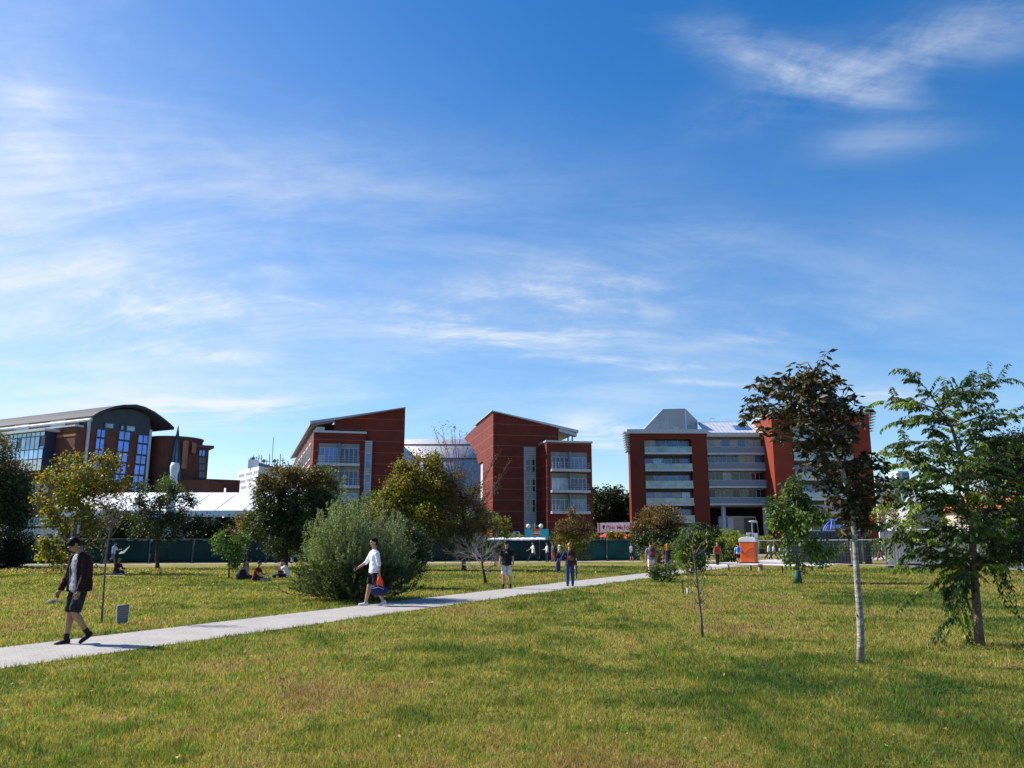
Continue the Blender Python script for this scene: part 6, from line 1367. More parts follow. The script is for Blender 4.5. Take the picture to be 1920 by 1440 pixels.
# ============================================================= PEOPLE
SKIN = mat('skin', (.42, .22, .14), .55, 0, .06, 8); SKIN2 = mat('skin_tan', (.30, .15, .09), .55, 0, .06, 8)
def remesh(mb, name, m, root, vox, smooth=4, fold=0.0):
    me = bpy.data.meshes.new('t'); me.from_pydata([tuple(p) for p in mb.v], [], mb.f); o = bpy.data.objects.new('t', me); COL.objects.link(o)
    r = o.modifiers.new('r', 'REMESH'); r.mode = 'VOXEL'; r.voxel_size = vox; r.use_smooth_shade = True
    s = o.modifiers.new('s', 'SMOOTH'); s.iterations = smooth; s.factor = .5
    bpy.context.view_layer.update(); e = o.evaluated_get(bpy.context.evaluated_depsgraph_get()); me2 = bpy.data.meshes.new_from_object(e); bpy.data.objects.remove(o)
    if fold > 0:
        n = len(me2.vertices); co = np.empty(n * 3, dtype=np.float32); me2.vertices.foreach_get('co', co); co = co.reshape(-1, 3); nr = np.empty(n * 3, dtype=np.float32); me2.vertices.foreach_get('normal', nr); nr = nr.reshape(-1, 3)
        w = np.sin(co[:, 2] * 38 + np.sin(co[:, 0] * 23) * 2.2 + co[:, 0] * 14) + .7 * np.sin(co[:, 2] * 71 + co[:, 1] * 30 + np.sin(co[:, 0] * 40)); co = co + nr * (w * fold)[:, None]; me2.vertices.foreach_set('co', co.ravel().astype(np.float32)); me2.update()
    me2.name = name; me2.materials.clear(); me2.materials.append(m); me2.shade_smooth(); o = bpy.data.objects.new(name, me2); COL.objects.link(o); o.parent = root; ORG[o] = ORG[root]; return o

def person(lab, at, rz, H=1.75, lean=2, head=(0, 0), legs=((18, 8, 0), (-16, 10, 12)), arms=((-12, 8, 12), (14, 8, 14)), top=None, bot=None, shoes=(.02, .02, .02), hair=('short', (.02, .015, .012)), skin=None, vox=.014, sit=None, coat=None, cap=None, slim=1.0, group=None, socks=None, logo=False, beard=False):
    """at: ground point; rz: turn (0 faces the camera); legs: (thigh forward, knee bend, toe lift) right then left; arms: (forward, sideways, elbow)
    top=(colour, sleeve 0-2), bot=(colour, length 0-2)"""
    s = H / 1.75; F = Vector((0, -1, 0)); Zz = Vector((0, 0, 1)); Xx = Vector((1, 0, 0)); skin = skin or SKIN
    def dirv(a): return F * math.sin(R(a)) - Zz * math.cos(R(a))          # hanging limb swung forward
    TL, SL, AH = .44 * s, .42 * s, .075 * s
    J = []
    for i, (t, k, f) in enumerate(legs):
        sg_ = -1 if i == 0 else 1; hip = Xx * (.09 * sg_ * s); kn = hip + dirv(t) * TL + Xx * (.018 * sg_ * s); an = kn + dirv(t - k) * SL + Xx * (.008 * sg_ * s); J.append((hip, kn, an, f, t - k))
    if sit is None: pz = -min(j[2].z for j in J) + AH
    else: pz = sit
    pel = Zz * pz; J = [(a + pel, b + pel, c + pel, f, g_) for a, b, c, f, g_ in J]
    up = Zz * math.cos(R(lean)) + F * math.sin(R(lean)); ch = pel + up * .30 * s; sh = pel + up * .47 * s; nb = pel + up * .52 * s
    hd = Zz * math.cos(R(lean + head[0])) + F * math.sin(R(lean + head[0])); nk = nb + (up * .5 + hd * .5) * .07 * s; hc = nk + hd * .125 * s + F * .015 * s
    hrot = Matrix.Rotation(R(head[1]), 3, 'Z') @ Matrix.Rotation(R(lean + head[0]), 3, 'X')
    root = thing('person', lab, 'person', (at[0], at[1], at[2] if len(at) > 2 else 0), R(rz), group)
    A = []
    for i, (f, ab, e) in enumerate(arms):
        sx = -1 if i == 0 else 1; S = sh + Xx * (sx * .185 * s * slim) - up * .02 * s
        d = dirv(f); d = (d * math.cos(R(ab)) + Xx * sx * math.sin(R(ab))).normalized(); E = S + d * .29 * s
        d2 = dirv(f + e); d2 = (d2 * math.cos(R(ab * .5)) + Xx * sx * math.sin(R(ab * .5))).normalized(); W = E + d2 * .25 * s; A.append((S, E, W, d2, sx))
    b = MB(); ff = Vector((0, 1, 0))
    # trunk
    def L(mb, pts, rx, ry, side=Xx, seg=14): mb.loft(pts, [x * s for x in rx], [x * s for x in ry], side, seg)
    L(b, [pel - Zz * .02 * s, pel + up * .08 * s, pel + up * .2 * s, ch, pel + up * .42 * s, sh + up * .02 * s], [.15, .155 * slim, .135 * slim, .15 * slim, .165 * slim, .10], [.10, .10, .09, .105, .10, .06])
    L(b, [sh, nb, nk + hd * .03 * s], [.065, .055, .053], [.06, .056, .054])
    # head: skull, jaw, nose, ears
    b.ell(hc + hrot @ Vector((0, .012, .022)) * s, (.074 * s, .095 * s, .098 * s), hrot); b.ell(hc + hrot @ Vector((0, -.022, -.055)) * s, (.056 * s, .066 * s, .062 * s), hrot)
    b.ell(hc + hrot @ Vector((0, -.040, -.088)) * s, (.030 * s, .034 * s, .026 * s), hrot)
    b.ell(hc + hrot @ Vector((0, -.092, -.020)) * s, (.013 * s, .019 * s, .024 * s), hrot, 10, 7); b.ell(hc + hrot @ Vector((0, -.086, .022)) * s, (.045 * s, .012 * s, .010 * s), hrot, 10, 7)
    for sx in (-1, 1): b.ell(hc + hrot @ Vector((sx * .076, .012, -.012)) * s, (.010 * s, .018 * s, .030 * s), hrot, 8, 7)
    for (hip, kn, an, f, ga) in J:
        L(b, [hip, hip.lerp(kn, .3), hip.lerp(kn, .8), kn], [.085, .082, .062, .056], [.088, .085, .062, .058]); L(b, [kn, kn.lerp(an, .3) + ff * .012 * s, kn.lerp(an, .75), an], [.053, .057, .040, .036], [.055, .060, .042, .040])
        q = R(ga * 0 + f); fd_ = F * math.cos(q) - Zz * math.sin(q); fu = Zz * math.cos(q) + F * math.sin(q)
        L(b, [an + fu * -.035 * s - fd_ * .03 * s, an + fd_ * .06 * s - fu * .045 * s, an + fd_ * .15 * s - fu * .055 * s], [.032, .040, .036], [.032, .026, .016])
    for (S, E, W, d2, sx) in A:
        L(b, [S, S.lerp(E, .35), E], [.050, .046, .038], [.052, .047, .038]); L(b, [E, E.lerp(W, .3), W], [.038, .039, .026], [.038, .040, .024], ff)
        # hand: palm, four fingers, thumb
        pn = Vector((-sx, 0, 0)); pw = d2.cross(pn).normalized(); pal = W + d2 * .045 * s
        b.loft([W, pal, W + d2 * .085 * s], [.026 * s, .036 * s, .038 * s], [.016 * s, .014 * s, .012 * s], pw, 10)
        for q, (o_, l_) in enumerate(((-.028, .060), (-.010, .072), (.009, .068), (.027, .052))):
            st = W + d2 * .085 * s + pw * o_ * s; m1 = st + (d2 + pn * .25).normalized() * l_ * .5 * s; e1 = m1 + (d2 * .8 + pn * .7).normalized() * l_ * .5 * s; b.tube([st - d2 * .012 * s, m1, e1], [.0095 * s, .0088 * s, .007 * s], 8)
        th_s = W + d2 * .03 * s + F * .022 * s; b.tube([th_s, th_s + (d2 * .7 + F * .7).normalized() * .035 * s, th_s + (d2 + F * .45).normalized() * .068 * s], [.013 * s, .011 * s, .008 * s], 8)
    body = remesh(b, 'body', skin, root, vox * .8 if vox < .012 else vox)
    # eyes and mouth
    for sx in (-1, 1):
        e_ = MB(); e_.ell(hc + hrot @ Vector((sx * .030, -.080, .004)) * s, (.010 * s, .006 * s, .006 * s), hrot, 8, 6); e_.build('eye', mat('eye_dark', (.03, .02, .015), .2), root, smooth=True, local=True)
    mo = MB(); mo.ell(hc + hrot @ Vector((0, -.083, -.062)) * s, (.020 * s, .007 * s, .006 * s), hrot, 8, 6); mo.build('mouth', mat('lips', (.28, .08, .06), .5), root, smooth=True, local=True)
    # hair
    h = MB(); st, hcl = hair
    h.ell(hc + hrot @ Vector((0, .022, .038)) * s, (.083 * s, .098 * s, .084 * s), hrot); h.ell(hc + hrot @ Vector((.01, -.030, .074)) * s, (.060 * s, .056 * s, .036 * s), hrot); h.ell(hc + hrot @ Vector((0, .060, -.01)) * s, (.068 * s, .052 * s, .075 * s), hrot)
    if st == 'long':
        h.loft([hc + hrot @ Vector((0, .05, .02)) * s, hc + hrot @ Vector((0, .085, -.10)) * s, nb + ff * .10 * s - Zz * .10 * s], [.085 * s, .090 * s, .075 * s], [.05 * s, .04 * s, .025 * s], Xx)
    if st == 'bun': h.ell(hc + hrot @ Vector((0, .09, .08)) * s, (.04 * s, .04 * s, .04 * s))
    if st == 'pony': h.loft([hc + Vector((0, .09, .04)) * s, hc + Vector((0, .14, -.04)) * s, hc + Vector((0, .13, -.16)) * s], [.03 * s, .032 * s, .015 * s], [.03 * s, .03 * s, .014 * s], Xx)
    hm = mat('hair_%d' % int(sum(hcl) * 1000), hcl, .7, 0, .4, 30, .6, 90, spec=.08); remesh(h, 'hair', hm, root, vox, 1, .004)
    if cap:
        c = MB(); c.ell(hc + hrot @ Vector((0, .012, .062)) * s, (.092 * s, .108 * s, .080 * s), hrot); c.loft([hc + hrot @ Vector((0, -.07, .055)) * s, hc + hrot @ Vector((0, -.15, .035)) * s], [.07 * s, .055 * s], [.010 * s, .008 * s], Xx); remesh(c, 'cap', mat('cap_%d' % int(sum(cap) * 1000), cap, .8), root, vox, 1)
    if beard:
        c = MB(); c.ell(hc + hrot @ Vector((0, -.042, -.082)) * s, (.046 * s, .048 * s, .040 * s), hrot); remesh(c, 'beard', hm, root, vox, 2)
    # bottoms
    if bot:
        col, ln = bot; t = MB(); L(t, [pel - Zz * .03 * s, pel + up * .05 * s, pel + up * .11 * s], [.165, .168, .155 * slim], [.118, .118, .108])
        for (hip, kn, an, f, ga) in J:
            if ln <= 1.0: e = hip.lerp(kn, ln); L(t, [hip, hip.lerp(e, .5), e], [.092, .092, .090], [.102, .102, .096])
            else: L(t, [hip, hip.lerp(kn, .5), kn], [.094, .088, .080], [.104, .092, .080]); e = kn.lerp(an, ln - 1); L(t, [kn, kn.lerp(e, .5), e], [.080, .072, .064], [.080, .076, .068])
        remesh(t, 'shorts' if ln <= 1 else 'trousers', mat('cloth_b%d_%d' % (int(sum(col) * 900), int(col[2] * 900)), col, .85, 0, .18, 9, .3, 25), root, vox, 3, .0022)
    if top:
        col, sl = top; t = MB(); z0 = -.06
        L(t, [pel + up * z0 * s, pel + up * .08 * s, pel + up * .2 * s, ch, pel + up * .42 * s, sh + up * .03 * s, nb], [.196, .184 * slim, .162 * slim, .172 * slim, .185 * slim, .13, .062], [.146, .132, .118, .126, .12, .082, .062])
        for (S, E, W, d2, sx) in A:
            if sl <= 0: continue
            if sl <= 1: e = S.lerp(E, sl); L(t, [S, S.lerp(e, .5), e], [.068, .070, .068], [.070, .072, .070])
            else: e = E.lerp(W, sl - 1); L(t, [S, S.lerp(E, .5), E, e], [.066, .062, .056, .048], [.068, .063, .056, .048])
        tm = mat('cloth_t%d_%d' % (int(sum(col) * 900), int(col[2] * 900)), col, .85, 0, .12, 8, .3, 25); tt = remesh(t, 'shirt', tm, root, vox, 3, .003)
        if logo:
            g_ = MB(); c = ch + up * .09 * s - ff * .135 * s
            for pl in ([(-.005, .035), (.012, .035), (.045, -.035), (.028, -.032), (.006, .0)], [(-.002, .03), (.004, -.004), (-.040, -.030), (-.048, -.022), (-.018, .008)], [(-.004, .03), (.0, .05), (.012, .058), (.016, .048), (.010, .03)]):
                g_.prism([c + Xx * x + up * y for x, y in pl], ff * .014)
            g_.build('chest_emblem', mat('emblem_white', (.75, .75, .75)), tt, local=True)
    if coat:          # open hooded jacket over the shirt
        col = coat; t = MB()
        for sx in (-1, 1):
            L(t, [pel + up * -.08 * s + Xx * sx * .150 * s, pel + up * .15 * s + Xx * sx * .140 * s, ch + Xx * sx * .140 * s, sh + Xx * sx * .11 * s, nb + Xx * sx * .05 * s + ff * .02], [.046, .044, .050, .062, .04], [.140, .136, .142, .110, .06])
        L(t, [pel + up * -.08 * s + ff * .10 * s, ch + ff * .09 * s, sh + ff * .06 * s], [.17, .17, .15], [.05, .055, .06])
        L(t, [nb + ff * .05 * s + Xx * -.08 * s, nb + ff * .10 * s - Zz * .02 * s, nb + ff * .05 * s + Xx * .08 * s], [.035, .055, .035], [.03, .05, .03], ff)
        for (S, E, W, d2, sx) in A: L(t, [S, S.lerp(E, .5), E, W], [.074, .068, .062, .050], [.076, .070, .062, .050])
        jk = remesh(t, 'jacket', mat('cloth_c%d' % int(sum(col) * 1000), col, .85, 0, .15, 8, .35, 22), root, vox, 3, .003)
        for sx in (-1, 1):
            zt = MB(); zt.tube([nb + Xx * sx * .055 * s - ff * .055, ch + Xx * sx * .088 * s - ff * .128 * s, pel + up * .15 * s + Xx * sx * .085 * s - ff * .125 * s, pel - up * .06 * s + Xx * sx * .095 * s - ff * .125 * s], .005, 6); zt.build('jacket_zip', mat('zip_grey', (.35, .35, .37), .5), jk, local=True)
    for i, (hip, kn, an, f, ga) in enumerate(J):
        if shoes is None: break
        q = R(f); fd_ = F * math.cos(q) - Zz * math.sin(q); fu = Zz * math.cos(q) + F * math.sin(q); sh_ = MB()
        L(sh_, [an - fu * .02 * s - fd_ * .045 * s, an - fu * .036 * s + fd_ * .04 * s, an - fu * .045 * s + fd_ * .13 * s, an - fu * .05 * s + fd_ * .18 * s], [.042, .047, .048, .036], [.048, .042, .026, .018])
        so = remesh(sh_, 'shoe', mat('shoe_%d' % int(sum(shoes) * 1000), shoes, .7), root, vox, 2)
        if vox < .012:
            sl_ = MB(); L(sl_, [an - fu * .066 * s - fd_ * .055 * s, an - fu * .066 * s + fd_ * .06 * s, an - fu * .066 * s + fd_ * .175 * s], [.040, .048, .038], [.010, .009, .009]); sl_.build('sole', mat('sole_white' if socks != 'x' else 'sole_grey', (.30, .29, .28) if sum(shoes) < .3 else (.7, .7, .7)), so, smooth=True, local=True)
        if socks:
            k_ = MB(); L(k_, [an + (kn - an) * .02, an + (kn - an) * .22], [.041, .044], [.043, .046]); k_.build('sock', mat('sock_dark', (.02, .02, .022), .9), root, smooth=True, local=True)
    Mx = Matrix.Translation(root.location) @ Matrix.Rotation(R(rz), 4, 'Z')
    return root, dict(hand=[Mx @ (a[2] + a[3] * .09 * s) for a in A], chest=Mx @ ch, sh=Mx @ sh, back=Mx.to_3x3() @ ff, pel=Mx @ pel, M=Mx, s=s)
def backpack(lab, inf, col, col2=None, sz=1.0, vox=.014):
    c = inf['chest'] + inf['back'] * .21 * inf['s']; yaw = math.atan2(-inf['back'].x, inf['back'].y); r = thing('backpack', lab, 'backpack', tuple(c), yaw); q = sz
    m = MB(); m.loft([(0, 0, -.24 * q), (0, .01, -.1 * q), (0, .01, .1 * q), (0, -.01, .2 * q)], [.15 * q, .16 * q, .15 * q, .10 * q], [.08 * q, .10 * q, .09 * q, .06 * q], (1, 0, 0)); remesh(m, 'main_pocket', mat('pack_%d_%d' % (int(sum(col) * 1000), int(col[2] * 999)), col, .8, 0, .15, 6, .3, 20), r, vox, 2)
    p = MB(); p.loft([(0, .09 * q, -.16 * q), (0, .105 * q, -.06 * q), (0, .09 * q, .0)], [.10 * q, .11 * q, .09 * q], [.035, .04, .03], (1, 0, 0)); remesh(p, 'front_pocket', mat('packf_%d' % int(sum(col2 or col) * 1000), col2 or col, .8), r, vox, 2)
    for sx in (-1, 1):
        s_ = MB(); s_.tube([(sx * .07, -.05, .20), (sx * .11, -.16, .24), (sx * .12, -.34, .12), (sx * .13, -.33, -.02), (sx * .15, -.12, -.16)], .016, 6); s_.build('strap', mat('strap_dark', (.02, .02, .025)), r, local=True)

V1 = .008
# man in the maroon hoodie, walking left and towards us, looking down
pa, ia = person('man in an open maroon hoodie and black shorts, looking down as he walks the path', G(138, 1208), -34, 1.80, 4, (43, -4), ((7, 5, 2), (13, 50, 32)), ((10, 7, 14), (6, 10, 12)), ((.30, .32, .38), .5), ((.014, .014, .018), .92), (.012, .012, .013), ('short', (.012, .010, .008)), SKIN2, V1, coat=(.024, .006, .008), socks='x')
def a_cord():
    h = ia['hand'][1]; r = thing('earphone_cord', 'thin dark looped strap hanging from the hand of the man in the maroon hoodie', 'strap', tuple(h)); m = MB()
    m.tube([(0, 0, .03), (.03, 0, -.03), (.045, 0, -.10), (.03, 0, -.13)], .005, 6); m.tube([(0, 0, .02), (.05, .01, -.04), (.075, .01, -.09), (.07, .01, -.12)], .005, 6); m.build('strap', dark_in, r, local=True)
a_cord()
pb_, ib = person('man in a white shirt and dark shorts, striding left past the silver green bush', G(700, 1136), -62, 1.82, 2, (2, -14), ((13, 3, -6), (-3, 27, 24)), ((26, 12, 32), (-10, 8, 6)), ((.74, .75, .80), 1.25), ((.012, .014, .022), .80), (.62, .63, .68), ('short', (.012, .010, .010)), SKIN, V1, beard=False)
def b_bag():
    h = ib['hand'][1]; r = thing('sports_bag', 'dark navy sports bag carried by the man in the white shirt', 'bag', (h.x, h.y, h.z - .36), R(12)); m = MB()
    m.loft([(-.19, 0, 0), (-.1, 0, .02), (.1, 0, .0), (.20, 0, -.04)], [.10, .125, .12, .09], [.13, .15, .14, .10], (0, 1, 0)); remesh(m, 'body', mat('navy_fabric', (.012, .020, .085), .7, 0, .2, 5, .4, 14), r, .012, 2)
    t = MB(); t.tube([(-.14, -.06, .14), (-.06, -.04, .30), (0.0, 0, .37), (.07, -.04, .30), (.14, -.06, .14)], .012, 6); t.build('handle', mat('strap_dark', (.02, .02, .025)), r, local=True)
    t = MB(); t.tube([(-.18, -.155, .06), (-.02, -.165, .10), (.12, -.16, .04)], .008, 6); t.build('zip', mat('zip_grey', (.35, .35, .37)), r, local=True)
    r = thing('orange_gloves', 'bright orange gloves dangling from the hand that holds the navy bag', 'gloves', tuple(h)); m = MB()
    for dx, l, dy in ((-.05, .20, -.03), (-.02, .26, -.05), (.02, .24, -.04), (.06, .30, -.03), (.10, .28, -.05)):
        m.tube([(dx * .2, -.03, .0), (dx * .7, dy - .01, -.10), (dx * 1.1, dy, -l)], [.028, .034, .016], 8)
    remesh(m, 'gloves', mat('neon_orange', (.90, .07, .02), .6), r, .009, 2)
    w = MB(); c = ib['hand'][1] + (ib['sh'] - ib['hand'][1]) * .17; rw = thing('wristwatch', 'pale watch on the bag-carrying wrist of the man in the white shirt', 'watch', tuple(c)); w.tube([(-.0, 0, -.012), (0, 0, .012)], .034, 14); w.build('band', metal_white, rw, local=True)
    h0 = ib['hand'][0]; rp = thing('phone', 'small dark phone in the forward hand of the man in the white shirt', 'phone', tuple(h0), R(40)); w = MB(); w.box((0, -.01, .03), (.075, .014, .13)); w.build('case', dark_in, rp, local=True, bevel=.004)
b_bag()
pc, ic = person('man in a black T-shirt and pale grey shorts, walking towards us with head down', G(950, 1104), -8, 1.78, 1, (24, 6), ((8, 4, 2), (-4, 12, 10)), ((4, 9, 10), (-2, 10, 10)), ((.010, .010, .013), .62), ((.52, .51, .53), .95), (.012, .012, .014), ('short', (.012, .01, .01)), SKIN, V1, cap=(.015, .015, .018), logo=True, socks='x')
pd, id_ = person('fair haired person seen from behind in navy jacket and jeans on the path', G(1069, 1099.5), 188, 1.68, 0, (6, 10), ((3, 2, 0), (-3, 4, 2)), ((4, 6, 10), (22, 26, 40)), ((.020, .030, .085), 1.95), ((.025, .050, .16), 1.95), (.012, .012, .016), ('short', (.36, .20, .07)), SKIN, .010)
backpack('dark brown and orange rucksack on the back of the fair haired person in navy', id_, (.022, .014, .016), (.22, .07, .03), 1.0, .012)
def d_things():
    h = id_['hand'][0] if id_['hand'][0].x < id_['hand'][1].x else id_['hand'][1]; r = thing('carried_jacket', 'blue jacket hanging from the left hand of the person seen from behind', 'jacket', tuple(h)); m = MB()
    m.loft([(0, 0, .12), (-.02, 0, -.05), (-.03, 0, -.22), (-.01, 0, -.36)], [.05, .09, .10, .08], [.04, .05, .05, .03], (1, 0, 0)); remesh(m, 'jacket', mat('jacket_blue', (.03, .035, .16), .85, 0, .2, 7, .4, 20), r, .012, 2, .003)
    p = G(1081, 1097); rr_ = thing('walking_stick', 'dark folded umbrella with a pale grip beside the person in navy', 'umbrella', (p.x, p.y, 0)); m = MB(); m.tube([(0, 0, .25), (.01, 0, .5), (.0, 0, .98)], [.018, .035, .03], 8); m.build('umbrella', dark_in, rr_, local=True); g_ = MB(); g_.tube([(0, 0, .98), (0, 0, 1.08)], .022, 8); g_.build('grip', mat('grip_pale', (.5, .48, .45)), rr_, local=True); t = MB(); t.tube([(0, 0, 0), (0, 0, .26)], .008, 5); t.build('tip', metal_white, rr_, local=True)
d_things()

V2 = .020
WK = ((24, 6, 0), (-20, 26, 24)); STAND = ((4, 3, 0), (-4, 5, 3))
# seated people on the lawn
q, iq = person('person in a dark red top and jeans sitting cross-legged near the white plank, facing right', G(217, 1077), 62, 1.68, 14, (10, 0), ((72, 110, 10), (95, 60, 10)), ((40, 8, 50), (30, 8, 60)), ((.13, .012, .018), 1.8), ((.03, .05, .12), 1.9), (.02, .02, .02), ('pony', (.30, .16, .07)), SKIN, V2, sit=.13)
q, iq = person('left one of the seated couple, pale shouldered with dark hair, leaning back', G(461, 1086), 74, 1.68, -6, (2, 0), ((80, 6, 0), (84, 8, 0)), ((-20, 10, 10), (-10, 8, 20)), ((.45, .20, .13), .3), ((.02, .02, .03), 1.9), (.02, .02, .02), ('long', (.05, .025, .018)), SKIN, V2, sit=.13)
q2, iq2 = person('right one of the seated couple, in a red T-shirt with bare legs stretched out', G(478, 1090), 78, 1.72, 12, (12, 0), ((84, 10, 0), (88, 18, 0)), ((34, 8, 40), (28, 8, 50)), ((.16, .012, .014), .6), ((.02, .015, .03), .7), None, ('short', (.03, .018, .014)), SKIN, V2, sit=.13)
r = thing('backpack', 'round black bag on the grass at the left side of the seated couple', 'bag', tuple(G(452, 1088))); m_ = MB(); m_.loft([(0, 0, .02), (0, 0, .25), (.03, 0, .48)], [.24, .27, .16], [.2, .2, .12], (1, 0, 0)); remesh(m_, 'bag', mat('black_bag', (.012, .012, .015), .7), r, .02, 2)
q, iq = person('person in a white top sitting with knees up just left of the silver green bush', G(538, 1084), -72, 1.70, 14, (20, 0), ((120, 105, 0), (100, 85, 0)), ((62, 8, 60), (52, 8, 60)), ((.66, .68, .72), .7), ((.02, .02, .028), 1.2), (.02, .02, .02), ('short', (.018, .014, .012)), SKIN, V2, sit=.13)
r = thing('black_bag', 'black bag lying on the grass in front of the seated person in white', 'bag', tuple(G(521, 1084))); m_ = MB(); m_.loft([(-.25, 0, .1), (0, 0, .14), (.25, 0, .1)], [.12, .16, .12], [.1, .15, .1], (0, 1, 0)); remesh(m_, 'bag', mat('black_bag', (.012, .012, .015)), r, .02, 2)

def wk(lab, u, v, rz, top, bot, **kw):
    d = dict(vox=V2); d.update(kw); b = G(u, v)
    if u < 1200 and v < 1062:          # on the strip of path just in front of the green fence
        w = fa + fn * 1.2; k_ = (u - 960) / FPX / 1.02; t_ = (k_ * w.y - w.x) / (fd.x - k_ * fd.y); b = w + fd * t_
    return person(lab, b, rz, **{**dict(top=top, bot=bot), **d})
wk('walker half hidden by the yellow-green tree, only bare legs and pale shoes showing', 97, 1061, -80, ((.5, .5, .52), .5), ((.02, .02, .03), .9), legs=((30, 6, 0), (-24, 22, 24)), shoes=(.35, .36, .4), H=1.8)
wk('dark dressed walker with long hair just left of the person in pale blue', 200, 1060, -75, ((.02, .018, .02), 1.9), ((.012, .012, .016), 1.95), legs=WK, hair=('long', (.06, .03, .02)), H=1.85)
wk('walker in a pale blue shirt looking at their hands, close to the green fence', 214, 1060.5, 80, ((.40, .50, .66), .8), ((.14, .14, .15), 1.9), legs=WK, lean=5, head=(26, 0), arms=((34, 6, 70), (34, 6, 70)), H=1.85)
g0 = G(232, 1048); r = thing('green_fabric', 'loose bright green cloth flap hanging at the fence beside the airy dark tree', 'cloth', tuple(P(232, 1034, 66))); m_ = MB(); m_.add([P(223, 1038, 66), P(232, 1033, 66), P(244, 1024, 66), P(243, 1026, 65.8), P(234, 1037, 65.7), P(224, 1040, 65.9), P(228, 1034, 66.2)], [(0, 6, 4, 5), (6, 1, 3, 4), (1, 2, 3)]); o_ = m_.build('cloth', mat('bright_green_cloth', (.01, .075, .05), .6), r); s_ = o_.modifiers.new('s', 'SOLIDIFY'); s_.thickness = .03
wk('walker in a dark jacket behind the thin trunk of the small brownish tree', 461, 1059, -85, ((.05, .05, .06), 1.5), ((.015, .015, .02), 1.95), legs=STAND, H=1.82)
_, iz = wk('black dressed walker with a backpack taking a long step to the left', 509, 1059.5, -85, ((.012, .012, .016), 1.95), ((.010, .010, .014), 1.95), legs=((30, 4, 0), (-28, 14, 24)), lean=10, H=1.85)
backpack('black backpack on the long-stepping black dressed walker', iz, (.012, .012, .016), None, .9, V2)
wk('walker in a dark coat and pale blue jeans beside the silver green bush', 549, 1060, -80, ((.02, .02, .025), 1.9), ((.25, .32, .42), 1.95), legs=STAND, H=1.85)
_, iz = wk('man in a white T-shirt striding left with one arm forward, before the grey screened fence', 1000, 1051.5, -80, ((.62, .63, .66), .7), ((.015, .018, .03), 1.95), legs=((32, 4, 0), (-28, 20, 26)), arms=((44, 6, 16), (-16, 6, 10)), H=1.98)
backpack('dark backpack on the striding man in the white T-shirt', iz, (.012, .014, .03), None, .85, V2)
wk('slim woman in white top and dark jeans, leftmost of three women by the fence', 1026, 1051.5, -75, ((.58, .60, .62), 1.6), ((.02, .03, .07), 1.95), legs=STAND, hair=('long', (.10, .06, .04)), arms=((24, 5, 60), (10, 5, 20)), H=1.78)
wk('woman in an orange skirt, middle one of the three women by the fence', 1036.5, 1051, -70, ((.12, .12, .13), .1), ((.70, .12, .03), .9), legs=STAND, hair=('bun', (.03, .02, .015)), H=1.78)
wk('tallest of the three women by the fence, bare shouldered in navy trousers', 1049, 1051.5, -70, ((.50, .48, .40), .1), ((.02, .025, .06), 1.95), legs=WK, hair=('long', (.02, .015, .012)), H=1.98)
wk('person in a grey top and black shorts standing alone before the bright green fence panels', 1183.5, 1050.5, -60, ((.22, .21, .22), .6), ((.012, .012, .015), 1.0), legs=STAND, hair=('short', (.08, .03, .02)), H=1.75)
_, iz = wk('person in a blue striped shirt and white trousers seen from behind beside the dark shrub', 1222, 1082, 185, ((.16, .19, .33), .9), ((.66, .66, .68), 1.9), legs=STAND, hair=('short', (.02, .02, .025)), H=1.78, vox=.014)
backpack('brown red rucksack on the person in white trousers', iz, (.10, .025, .02), (.22, .07, .05), 1.0, .014)
wk('woman with long ginger hair and jeans, seen from behind left of the long leaved tree', 1253, 1077, 178, ((.05, .04, .05), .8), ((.09, .12, .22), 1.9), legs=STAND, hair=('long', (.50, .20, .04)), H=1.66, vox=.016)
wk('person mostly hidden behind the long leaved tree, dark trousers and orange bag colour', 1285, 1070, 170, ((.10, .05, .05), .8), ((.05, .03, .04), 1.9), legs=STAND, H=1.72)
wk('person in blue half hidden at the right side of the long leaved tree', 1319, 1064, 175, ((.02, .03, .12), 1.8), ((.02, .03, .09), 1.9), legs=WK, H=1.74)
wk('woman in a bright red vest and black trousers walking towards us down the path', 1346, 1059.5, 8, ((.45, .015, .02), .2), ((.010, .010, .014), 1.95), legs=((10, 6, 0), (-8, 12, 8)), arms=((-4, 16, 14), (4, 20, 18)), hair=('bun', (.20, .13, .09)), H=1.78)
wk('dark clothed person beside the man with the blue bag', 1373.5, 1053.5, 165, ((.02, .02, .03), 1.8), ((.02, .02, .025), 1.95), legs=STAND, H=1.74)
_, iz = wk('man in a pale blue shirt and black shorts walking away left of the orange toilet', 1385, 1057, 175, ((.25, .48, .74), .8), ((.012, .012, .015), .95), legs=((16, 8, 0), (-14, 20, 14)), arms=((2, 18, 10), (4, 18, 10)), H=1.72, shoes=(.05, .04, .04))
backpack('bright blue drawstring bag on the man left of the orange toilet', iz, (.02, .07, .60), None, .8, V2)
for (u, v, t, b, l, lab, rz, kw) in ((1442, 1049, (.60, .60, .62), (.012, .012, .016), 1.95, 'walker in a white top and black trousers, leftmost behind the mesh fence', 70, {}), (1451.5, 1050, (.45, .45, .47), (.012, .012, .016), 1.95, 'walker with a black bag and wide stride, second behind the mesh fence', 75, dict(legs=((30, 6, 0), (-26, 18, 22)))), (1464, 1049.5, (.50, .44, .50), (.03, .05, .14), .9, 'walker in blue shorts, third behind the mesh fence', 70, {}), (1471, 1050, (.30, .30, .34), (.02, .025, .05), 1.0, 'walker with a white hat and navy skirt, nearest the dark container', 65, dict(cap=(.65, .63, .62)))):
    wk(lab, u, v, rz, (t, .8), (b, l), **{**dict(legs=WK, H=1.80, vox=.022), **kw})
